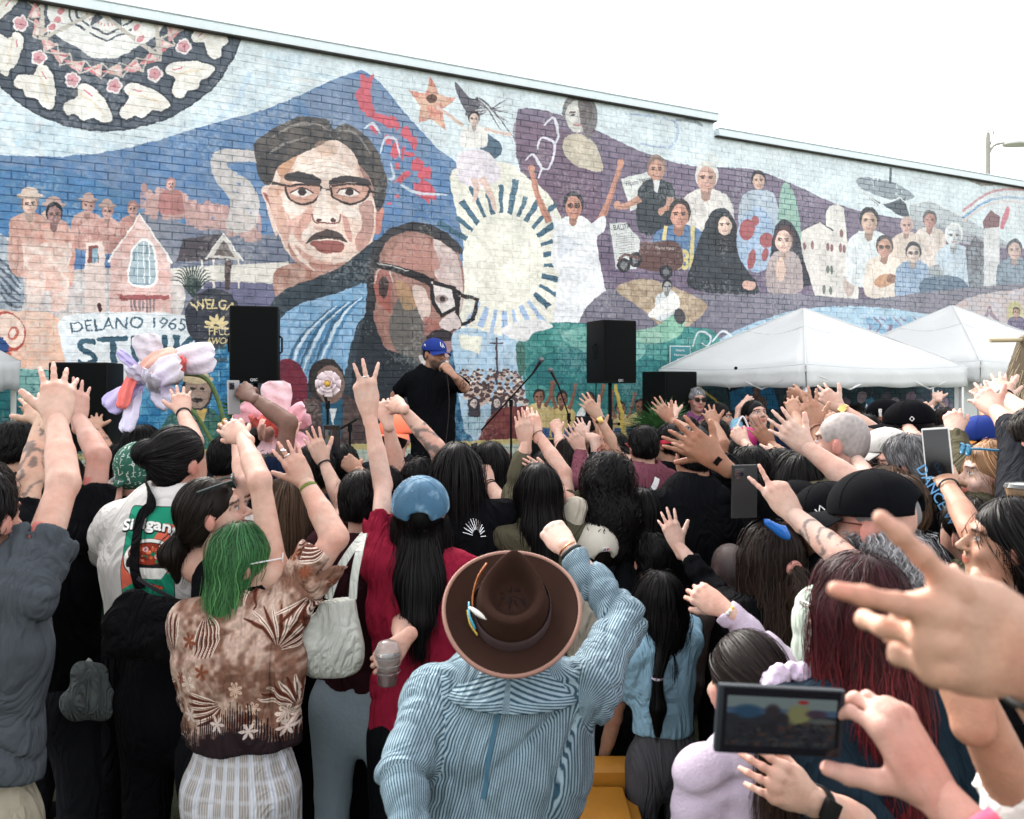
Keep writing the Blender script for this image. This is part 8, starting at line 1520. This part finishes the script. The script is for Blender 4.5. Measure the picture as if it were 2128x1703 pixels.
def fedora(q):
    M = mframe(4, 40, 3); s = 1.0; c0 = q.Hc+q.M@A(0, -.02, .055)+A(0, -.02, .02); T = lambda x, y, z: c0+M@(A(x, y, z)*s); E = lambda c, r, k, op='+': ell(T(*c), A(*r), M, k, op)
    felt = mat('brown felt', (.027, .013, .0095), .95, noise=.10, nscale=10, bump=.25, bscale=160, bdist=.002, spec=.05); n = M[:, 2]; b = T(0, 0, -.004)
    V, Fc = [], []; na = 72; prof = [(0, -.012, 0), (0, .0, 0), (.18, .22, 0), (.42, .5, 0), (.68, .78, 0), (.86, .93, 0), (.96, .985, 0), (1, 1, .10), (1, .985, .22), (1, .88, .30), (1, .66, .40), (1, .46, .52), (1, .38, .72), (1, .36, .86)]
    for blend, zf, inw in prof:
        for k_ in range(na):
            a = 2*math.pi*k_/na; sn, cs = math.sin(a), math.cos(a); fr = max(0, sn); bx, by = .083*cs, .099*sn; rx_ = .069*cs*(1-.46*fr**1.6); ry_ = .080*sn+.006*fr
            hh = .078+.034*fr**1.5+.010*max(0, -sn)*0; mid = 1+.05*math.sin(blend*math.pi)*(1-fr); x = (bx+(rx_-bx)*blend)*mid; y = (by+(ry_-by)*blend); x *= 1-inw*.92; y = y*(1-inw*.92)+.004*inw; z_ = hh*zf if zf > 0 else zf
            if inw > .1: z_ = (hh+(.086-hh)*min(1, inw*1.15))*zf*(1-inw*.3)+.040*inw*.3
            if inw > .7: z_ = .042
            V.append(tuple(T(x, y, z_)))
    for i in range(len(prof)-1):
        for k_ in range(na): Fc.append((i*na+k_, i*na+(k_+1) % na, (i+1)*na+(k_+1) % na, (i+1)*na+k_))
    Fc.append(tuple((len(prof)-1)*na+k_ for k_ in range(na))); hat = MB().add(V, Fc).build('felt_hat', felt, q.root, smooth=True); hs_ = hat.modifiers.new('s', 'SUBSURF'); hs_.levels = hs_.render_levels = 1
    V, Fc = [], []; nr, na = 9, 72
    bz = lambda f, a: -.002+.004*f-.006*math.sin(a)*f+.030*max(0, f-.25)**1.6*(math.cos(a)**2)*1.0+.010*max(0, f-.5)**1.4
    for side in (0, 1):
        for i in range(nr):
            f = i/(nr-1)
            for k in range(na): a = 2*math.pi*k/na; rx = .074+(.151-.074)*f; ry = .088+(.164-.088)*f; V.append(tuple(T(rx*math.cos(a), ry*math.sin(a), bz(f, a)-side*.0035)))
    o = nr*na
    for i in range(nr-1):
        for k in range(na): a, b2 = i*na+k, i*na+(k+1) % na; Fc += [(a, a+na, b2+na, b2), (o+a, o+b2, o+b2+na, o+a+na)]
    for k in range(na): a, b2 = (nr-1)*na+k, (nr-1)*na+(k+1) % na; Fc += [(a, o+a, o+b2, b2)]; Fc += [(k, (k+1) % na, o+(k+1) % na, o+k)]
    MB().add(V, Fc).build('brim', felt, hat, smooth=True)
    MB().tube([T(.1515*math.cos(a), .1645*math.sin(a), bz(1, a)-.0018) for a in np.linspace(0, 2*math.pi, 73)[:-1]], .0048, 6, closed=True).build('brim_binding', mat('tan binding', (.24, .125, .095), .8), hat, smooth=True)
    V, Fc = [], []
    for k in range(64):
        a = 2*math.pi*k/64
        for z_, e in ((.001, .0885), (.014, .0880), (.026, .0868), (.030, .0850)): V.append(tuple(T((e)*math.cos(a), (e+.0125)*math.sin(a), z_)))
    for k in range(64):
        for j in range(3): a, b2 = k*4+j, ((k+1) % 64)*4+j; Fc.append((a, b2, b2+1, a+1))
    MB().add(V, Fc).build('hat_band', mat('hat ribbon', (.055, .036, .038), .6, spec=.2, bump=.3, bscale=300, bdist=.002), hat, smooth=True)
    def feather(name, pts, w, m):
        p_ = spl([T(*x) for x in pts], 6, False); t = np.gradient(p_, axis=0); V, Fc = [], []; N_ = len(p_)
        for i, (x, tt) in enumerate(zip(p_, t)): f = i/(N_-1); o_ = nrm(x-T(0, 0, .03)); s_ = nrm(np.cross(tt, o_)); ww = w*math.sin(.25+f*2.75); V += [x-s_*ww+o_*.001, x+o_*.004, x+s_*ww+o_*.001]
        for i in range(N_-1): a = i*3; Fc += [(a, a+1, a+4, a+3), (a+1, a+2, a+5, a+4)]
        ob = MB().add(V, Fc).build(name, m, hat, smooth=True); ob.modifiers.new('t', 'SOLIDIFY').thickness = .0015
    feather('feather', [(-.084, -.02, .022), (-.086, .01, .036), (-.078, .045, .056), (-.060, .07, .075)], .022, mat('orange feather', (.34, .10, .02), .7, noise=.4, nscale=60)); feather('feather', [(-.075, -.062, .020), (-.090, -.035, .026), (-.094, -.002, .030)], .008, mat('blue feather', (.03, .28, .42), .5)); feather('feather', [(-.092, -.02, .036), (-.072, -.045, .052), (-.050, -.062, .058)], .008, mat('white feather', (.62, .60, .56), .8)); feather('feather', [(-.070, -.070, .010), (-.088, -.045, .012), (-.097, -.012, .014)], .006, mat('yellow feather', (.5, .35, .05), .6))
fedora(q)
cm_ = q.shirt.data.materials[0]; V, Fc = [], []; na = 40
for k in range(na+1):
    a = R(-205+230*k/na-0); 
    for j, (rr_, zz) in enumerate(((.092, .052), (.108, .030), (.150, -.004), (.168, -.020))): V.append(tuple(q.C7+q.B@A(rr_*math.cos(a), rr_*math.sin(a)*.86-.012, zz-.012*math.sin(a)*0)+A(0, 0, .006)))
for k in range(na):
    for j in range(3): a = k*4+j; Fc.append((a, a+1, a+5, a+4))
Vn = np.array(V); me_uv = [((.25*math.cos(math.pi*.25)*(v//4)*.022*.7+(v % 4)*.02*(1 if v//4 < na/2 else -1)), 0) for f in Fc for v in f]
ob = npmesh('collar', Vn, Fc, cm_, q.root, True, None, me_uv); ob.modifiers.new('t', 'SOLIDIFY').thickness = .006
strap(None, on_shirt(q, [P(1010-4*i, 1450+30*i, 1.66) for i in range(9)], .0025), .010, mat('dark denim seam', (.035, .11, .17), .85), 'back_seam', q.root, .002)
# off-camera neighbours whose hands enter the frame
q = pp('blurred arm from the right edge making a peace sign close to the camera', (1.02, .78, 1.72), skin=(.42, .245, .175), hair=('short', 'dark'), top=('tee', 'charcoal'), arms=[S(side='L', e=('w', .66, .76, 1.48), w=(2130, 1360, .58), t=(1660, 1200, .52), pose='vfore', back='cam', hsc=.94)], legs=True, hres=.007); wrist_ring(q, 'L', 'hair_tie', M_BAND, .003, .004, .006)
q = pp('person in white hooded sweatshirt whose raised forearm shows at lower right', (.98, 1.12, 1.62), skin='tan', hair=('short', 'dark'), hres=.007, top=('long', 'white', S(name='sweatshirt', fold=.014)), arms=[S(side='L', S=('w', .80, 1.08, 1.38), e=('w', .70, .98, 1.30), w=(2008, 1425, .95), t=(1985, 1290, .97), pose='soft', cuff=.62, k=.95)])
q = pp('person beside the camera filming with a phone in dark case', (.60, .36, 1.60), skin='pink', hair=('short', 'dark'), hres=.007, top=('tee', 'charcoal'), arms=[S(side='R', S=('w', .74, .40, 1.42), e=('w', .62, .62, 1.34), w=(1948, 1650, .87), t=(1850, 1500, .90), pose='phone', back=(.35, -.55, .75))]); wrist_ring(q, 'R', 'wrist_band', mat('pink silicone', (.80, .10, .20), .45), .003, .009, .028, .031)
phone('phone in black case filming the stage in the near hands', P(1622, 1500, .905), (1, .05, -.07), (.07, 0, 1), .148, .078, (.015, .02, .025), lit=True)

# more raised hands in the rows towards the tents and at the left
for lab, hx, hy, z, sk, ha, tp, e, w, t, ps, sd in [
 ('person in olive shirt whose brown hand reaches past the blue tie-dye shoulder', 1668, 985, 3.6, 'brown', ('short', 'black'), 'oliveb', (1640, 960), (1600, 922), (1558, 870), 'spread', 'L'),
 ('dark-haired onlooker with a pale hand beside the palm leaves', 1275, 940, 5.0, 'pale', ('short', 'black'), 'navy', (1238, 915), (1216, 905), (1196, 870), 'open', 'L'),
 ('person in maroon top reaching up under the nearer tent edge', 1720, 925, 4.0, 'tan', ('bob', 'dark', .12), 'maroon', (1664, 905), (1652, 860), (1640, 815), 'flat', 'L'),
 ('person in charcoal top with thin raised arm right of the letter cap', 1960, 935, 3.9, 'fair', ('short', 'dark'), 'charcoal', (1925, 900), (1918, 862), (1908, 826), 'soft', 'L'),
 ('onlooker in green top with small hand above the short dark heads', 1420, 905, 5.4, 'fair', ('bob', 'black', .12), 'darkgreen', (1398, 892), (1400, 862), (1392, 832), 'open', 'L'),
 ('brown-haired onlooker whose pale fingers reach between the brown hands', 1612, 1000, 3.7, 'fair', ('short', 'dark'), 'navy', (1576, 962), (1546, 918), (1512, 880), 'soft', 'L'),
 ('person in black tee with a flat pale hand under the large forearm', 1702, 1010, 3.3, 'pale', ('short', 'black'), 'black', (1655, 988), (1612, 955), (1566, 930), 'together', 'L'),
 ('tan-armed onlooker behind the grey bald head', 1796, 962, 3.9, 'tan', ('short', 'black'), 'charcoal', (1768, 925), (1738, 888), (1714, 848), 'open', 'L'),
 ('person in navy top with raised hand just right of the letter cap', 1936, 962, 3.3, 'fair', ('short', 'dark'), 'navy', (1910, 930), (1884, 885), (1872, 842), 'spread', 'L'),
 ('tan-armed onlooker reaching up left of the watch arm', 1296, 962, 4.6, 'tan', ('short', 'black'), 'black', (1262, 930), (1250, 892), (1236, 850), 'open', 'L'),
 ('small onlooker with fair arm beside the folding chair', 1182, 952, 4.9, 'fair', ('bob', 'dark', .12), 'maroon', (1166, 930), (1158, 896), (1148, 862), 'soft', 'L'),
 ('dark-haired person with fair arm below the pink paper flower', 560, 1000, 3.4, 'fair', ('short', 'black'), 'black', (594, 950), (602, 905), (610, 862), 'open', 'R'),
 ('onlooker with brown arm between hooded sweatshirt and smartwatch hand', 1525, 960, 4.1, 'brown', ('short', 'black'), 'charcoal', (1502, 925), (1484, 880), (1468, 842), 'spread', 'L'),
 ('short-haired person far left with hand behind the tattooed arm', 92, 935, 3.8, 'olive', ('short', 'black'), 'charcoal', (52, 925), (70, 868), (52, 826), 'spread', 'L')]:
    pp(lab, hx, hy, z, skin=sk, hair=ha, top=('tee', tp), arms=[S(side=sd, e=e, w=w, t=t, pose=ps)])
# ---------------------------------------------------------------- bags, bottle, cup, crate, printed tee
def tee_print(q):
    H, W = 460, 330; a = np.zeros((H, W, 4), np.float32)
    def fill(X, Y, c):
        r = mask_poly(np.array(X, float), np.array(Y, float), H, W)
        if r: a[r[0], r[1]][r[2]] = (*[k/255 for k in c], 1); M = r[2]; sub = a[r[0], r[1]]; sub[M] = (*[k/255 for k in c], 1)
    def E(x, y, rx, ry, c, n=40): t = np.arange(n)/n*6.283; fill(x+rx*np.cos(t), y+ry*np.sin(t), c)
    def box(x0, y0, x1, y1, r, c): 
        t = [(x1-r, y1-r, 0), (x0+r, y1-r, 90), (x0+r, y0+r, 180), (x1-r, y0+r, 270)]; P_ = [(cx_+r*math.cos(R(a0+k)), cy_+r*math.sin(R(a0+k))) for cx_, cy_, a0 in t for k in range(0, 91, 15)]; fill([p[0] for p in P_], [p[1] for p in P_], c)
    box(28, 14, 300, 446, 22, (24, 24, 26)); box(32, 18, 296, 442, 19, (30, 140, 110)); fill([32, 296, 296, 200, 60, 32], [120, 150, 340, 330, 90, 100], (222, 106, 84)); fill([32, 120, 32], [60, 110, 220], (222, 106, 84)); fill([200, 296, 296, 230], [345, 320, 360, 370], (222, 106, 84))
    E(168, 210, 132, 92, (24, 24, 26)); E(168, 212, 128, 88, (236, 234, 228)); E(168, 190, 112, 60, (24, 24, 26)); fill([60, 276, 240, 96], [170, 170, 120, 120], (236, 234, 228)); E(168, 232, 108, 52, (24, 24, 26)); E(168, 232, 104, 48, (150, 54, 34)); r = np.random.RandomState(5)
    for k in range(26): x = 168+r.uniform(-84, 84); y = 232+r.uniform(-34, 34); E(x, y, r.uniform(8, 18), r.uniform(5, 10), [(206, 96, 62), (230, 120, 84), (190, 60, 40), (120, 40, 30), (40, 120, 80)][k % 5], 14)
    for x, y in ((110, 214), (214, 222), (150, 252)): E(x, y, 14, 11, (230, 206, 206)); E(x, y, 10, 7, (206, 120, 130))
    for k in range(20): E(168+r.uniform(-90, 90), 232+r.uniform(-38, 38), 3, 2, (236, 226, 206), 8)
    for k, x in enumerate(range(190, 250, 12)): E(x, 92-k*3, 12, 9, (24, 24, 26)); E(x, 92-k*3, 10, 7, (214, 92, 60))
    V, T = glyphs('Sinigang!'); w = V[:, 0].max()-V[:, 0].min(); xs = 4+(V[:, 0]-V[:, 0].min())/w*318; s = (xs-4)/318; ys = 322+38*np.sin(s*2.6+.2)-s*30+V[:, 1]/.7*48
    for o, c in ((7, (24, 24, 26)), (3, (244, 244, 240))):
        for dx, dy in [(o*math.cos(t), o*math.sin(t)) for t in np.arange(8)*.785]+[(0, 0)]:
            for t in T: fill(xs[t]+dx+(3 if o == 7 else 0), ys[t]+dy-(4 if o == 7 else 0), c)
    im = make_image('tee print', a); im.colorspace_settings.name = 'sRGB'; b = np.ones((H, W, 4), np.float32); b[:] = a; im.pixels.foreach_set(b.ravel()); im.update(); im.pack()
    m = bpy.data.materials.new('ringer tee cloth'); m.use_nodes = True;  N = m.node_tree.nodes; L = m.node_tree.links; B = N['Principled BSDF']; B.inputs['Roughness'].default_value = .85; B.inputs['Specular IOR Level'].default_value = .2
    u = N.new('ShaderNodeUVMap'); mp = N.new('ShaderNodeMapping'); wd, hg = .235, .325; mp.inputs['Scale'].default_value = (1/wd, 1/hg, 1); x0, z1 = -.115, .045; mp.inputs['Location'].default_value = (-x0/wd, -(z1-hg)/hg, 0); L.new(u.outputs[0], mp.inputs[0])
    t = N.new('ShaderNodeTexImage'); t.image = im; t.extension = 'CLIP'; L.new(mp.outputs[0], t.inputs[0]); mx = N.new('ShaderNodeMix'); mx.data_type = 'RGBA'; mx.inputs[6].default_value = (.60, .58, .56, 1); L.new(t.outputs['Color'], mx.inputs[7]); L.new(t.outputs['Alpha'], mx.inputs[0]); L.new(mx.outputs[2], B.inputs['Base Color']); fold_bump(m); q.shirt.data.materials[0] = m
    ring(q.C7+A(0, .004, .022), nrm(A(0, .25, 1)), .066, .009, 28, 6, 1, .013).build('neck_rib', cloth_of('charcoal'), q.root)
    for nm in 'LR':
        S_, E_, W_, hd, X, bv = q.hold[nm]; u_ = nrm(E_-S_); ring(S_+(E_-S_)*.70, u_, .086, .005, 28, 6, 1, .010).build('sleeve_rib', cloth_of('charcoal'), q.root)
tee_print(P5)

# black cross-body bag of the tee wearer
q = P5; BAGM = mat('black nylon', (.0035, .0035, .0045), .8, spec=.08, noise=.2, nscale=8, bump=.5, bscale=22, bdist=.01)
bg_ = empty('crossbody_bag', tuple(P(300, 1270, 2.5)), 'large black sling bag worn across the back of the white printed tee', 'bag'); pts = on_shirt(q, [P(306, 1004, 2.98), P(302, 998, 2.82), P(292, 1006, 2.66), P(284, 1022, 2.6), P(262, 1060, 2.6), P(262, 1120, 2.6), P(272, 1180, 2.6), P(288, 1226, 2.6)], .008)
strap(q, pts, .038, BAGM, 'strap', bg_); pts2 = on_shirt(q, [P(296, 1196, 2.6), P(330, 1216, 2.6), P(372, 1240, 2.6), P(410, 1262, 2.6)], .012); V_, Q_ = sdf_mesh([cone(P(262, 1262, 2.50), P(262, 1310, 2.50), .045, .065, 0, .5, A(0, 1, 0)), cone(P(268, 1322, 2.50), P(350, 1320, 2.50), .075, .080, .05, .5, A(0, 1, 0)), cone(P(296, 1262, 2.50), P(396, 1290, 2.50), .035, .045, .05, .5, A(0, 1, 0)), cone(P(330, 1300, 2.50), P(392, 1308, 2.50), .05, .045, .05, .5, A(0, 1, 0))], .009, lambda X, Y, Z: .003*np.sin(X*30+Z*44)+.004*np.sin(Z*70-X*20)**3); fold_bump(BAGM, .7, 9); npmesh('pouch', V_, Q_, BAGM, bg_); strap(q, [p_+A(0, -.035, 0) for p_ in pts2], .012, mat('zip', (.03, .03, .035), .3), 'zip', bg_)
# water bottle
M_PET = mat('clear bottle', (.85, .93, .97), .08, trans=.92); hnd = P5.hold['L']; c = hnd[2]+hnd[3]*.075-hnd[5]*.035; wb = empty('water_bottle', tuple(c), 'clear plastic water bottle held above the green bandana', 'bottle'); ax = nrm(A(.35, .1, 1)); Mx = world_axes(np.cross(A(0, 1, 0), ax), np.cross(ax, np.cross(A(0, 1, 0), ax))); Mx = np.stack([nrm(np.cross(A(0, 1, 0), ax)), nrm(np.cross(ax, np.cross(A(0, 1, 0), ax))), ax], 1)
MB().lathe(c-ax*.09, [(.0001, 0), (.030, .002), (.033, .012), (.031, .05), (.033, .06), (.033, .12), (.028, .15), (.014, .172), (.013, .185)], 22, Mx).build('body', M_PET, wb, smooth=True); MB().lathe(c-ax*.09, [(.0145, .183), (.0145, .198), (.0001, .199)], 16, Mx).build('lid', M_WHT, wb); MB().lathe(c-ax*.09, [(.0335, .062), (.0335, .100)], 22, Mx).build('paper_label', mat('blue bottle label', (.03, .12, .28), .5), wb)
# orchid hair clip
q = ORCH; c = q.T(-.075, -.07, -.085); rt_ = empty('tmp', (0, 0, 0)); bpy.data.objects.remove(rt_)
V, Fc = [], []
for k in range(5):
    a = k*1.257+.3; d = A(math.cos(a), -.35, math.sin(a)); s1 = A(-math.sin(a), 0, math.cos(a)); o = len(V); L_ = .042 if k % 2 else .050
    for i in range(6):
        for j in range(5): f, g = i/5, j/4*2-1; w = .030*math.sin(.35+f*2.5); V.append(tuple(c+d*L_*f+s1*g*w+A(0, -1, 0)*(.012*(1-g*g)*math.sin(f*3)+.004)))
    Fc += [(o+i*5+j, o+i*5+j+1, o+(i+1)*5+j+1, o+(i+1)*5+j) for i in range(5) for j in range(4)]
ob = MB().add(V, Fc).build('orchid_clip', mat('orchid petals', (.70, .22, .28), .6, noise=.5, nscale=40), q.root, smooth=True); ob.modifiers.new('t', 'SOLIDIFY').thickness = .0015
# tote bag
M_TOTE = mat('cream canvas', (.46, .47, .43), .9, noise=.06, nscale=6, bump=.5, bscale=18, bdist=.012); fold_bump(M_TOTE, .6, 9); tb = empty('tote_bag', tuple(P(700, 1300, 2.2)), 'cream canvas tote bag hanging behind the floral shirt', 'tote bag')
V_, Q_ = sdf_mesh([cone(P(702, 1235, 2.48), P(690, 1340, 2.48), .065, .095, 0, .34, nrm(A(.5, -1, 0))), cone(P(676, 1355, 2.48), P(708, 1350, 2.48), .06, .07, .06, .4, nrm(A(.5, -1, 0)))], .008, lambda X, Y, Z: .006*np.sin(X*46+Z*8)+.003*np.sin(Z*24+X*60), lambda v, X, Y, Z: np.maximum(v, Z-(CH+(HY-1246)/F*2.48))); npmesh('bag_body', V_, Q_, M_TOTE, tb)
for dx in (0, 34): 
    p_ = [P(682+dx*1.5, 1245, 2.43), P(700+dx*1.1, 1195, 2.44), P(726+dx*.6, 1150, 2.47), P(756, 1112, 2.58)]; strap(None, p_, .024, M_TOTE, 'handle', tb)
# clear drink cup
S_, E_, W_, hd, X, bv = TOTE.hold['R']; c = P(806, 1374, 2.36); dc = empty('drink_cup', tuple(c), 'clear domed drink cup in the hand beside the red shirt', 'cup'); MB().lathe(c+A(0, 0, -.07), [(.0001, 0), (.028, .001), (.038, .09), (.039, .092)], 22).build('cup', M_PET, dc, smooth=True); MB().lathe(c+A(0, 0, -.07), [(.041, .090), (.040, .10), (.028, .125), (.010, .132)], 22).build('lid', M_PET, dc, smooth=True)
for k in range(3): ring(c+A(0, 0, -.03+.022*k), A(0, 0, 1), .0365+.002*k, .0012, 22, 5).build('rib', M_PET, dc)
MB().lathe(c+A(0, 0, -.068), [(.0001, 0), (.026, .001), (.031, .045), (.0001, .046)], 20).build('drink', mat('pink drink', (.5, .15, .12), .2, trans=.5), dc)
# yellow crate
M_YEL = mat('yellow plastic', (.42, .18, .02), .45, noise=.12, nscale=6, bump=.2, bscale=40); cr = empty('yellow_cart', (.34, 2.75, 0), 'yellow plastic cart seat under the girl\'s hand', 'cart'); c = P(1240, 1655, 2.8); 
MB().box((c[0]-.02, 2.72, c[2]-.012), (.24, .26, .05), None, .02).build('seat', M_YEL, cr); MB().box((c[0]+.05, 2.91, c[2]+.02), (.26, .10, .10), Matrix.Rotation(.2, 4, 'X'), .03).build('backrest', M_YEL, cr); MB().box((c[0]+.10, 2.75, c[2]-.16), (.10, .28, .26), None, .03).build('side_panel', M_YEL, cr); MB().box((c[0]-.12, 2.73, c[2]-.16), (.05, .24, .26), None, .02).build('side_panel', M_YEL, cr); MB().box((c[0], 2.75, .26), (.30, .30, .05), None, .02).build('base', M_YEL, cr)
for x in (-.12, .12):
    for y in (2.64, 2.87): ring(A(c[0]+x, y, .12), A(1, 0, 0), .075, .035, 20, 8).build('wheel', M_BLK, cr); MB().tube([(c[0]+x, y, .12), (c[0]+x*.8, y, .26)], .012, 6).build('axle_post', M_BLK, cr)
# second canvas bag hanging low at the left
gb = empty('canvas_bag', tuple(P(185, 1440, 2.9)), 'pale grey cloth bag hanging low beside the bare fist', 'bag'); V_, Q_ = sdf_mesh([cone(P(186, 1412, 2.75), P(184, 1450, 2.75), .068, .074, 0, .5, A(0, 1, 0)), cone(P(160, 1462, 2.75), P(212, 1460, 2.75), .045, .05, .04, .6, A(0, 1, 0))], .009, lambda X, Y, Z: .005*np.sin(X*50+Z*30)); npmesh('bag_body', V_, Q_, fold_bump(mat('grey canvas', (.10, .12, .12), .9, bump=.4, bscale=30), .8, 14), gb); MB().tube(spl([P(178, 1400, 2.75), P(184, 1372, 2.76), P(196, 1398, 2.75)], 5, False), .008, 6, flat=.4).build('handle', M_TOTE, gb)
# blue lettering on the dark tee at the right
Mt = np.stack([nrm(A(.5, 0, -.87)), nrm(A(.87, 0, .5)), A(0, -1, 0)], 1); flat_text('DANCE W', P(1948, 1030, 2.36), Mt, .030, mat('blue print', (.10, .30, .55), .7), wt.root, .001)
bc = empty('blue_cloth', tuple(P(1612, 1095, 1.9)), 'bright blue satin pouch under the peace sign wrist', 'pouch'); V_, Q_ = sdf_mesh([cone(P(1598, 1088, 2.35), P(1626, 1104, 2.35), .014, .020, 0, .5, A(0, 1, 0)), cone(P(1626, 1104, 2.35), P(1632, 1110, 2.35), .02, .016, .01, .5, A(0, 1, 0))], .006, lambda X, Y, Z: .004*np.sin(X*90+Z*120)); npmesh('pouch_body', V_, Q_, mat('blue satin', (.01, .13, .50), .25), bc); MB().tube([P(1598, 1088, 2.35), P(1588, 1080, 2.35)], [.009, .003], 6).build('drawstring', mat('blue satin', (.01, .13, .50), .25), bc)
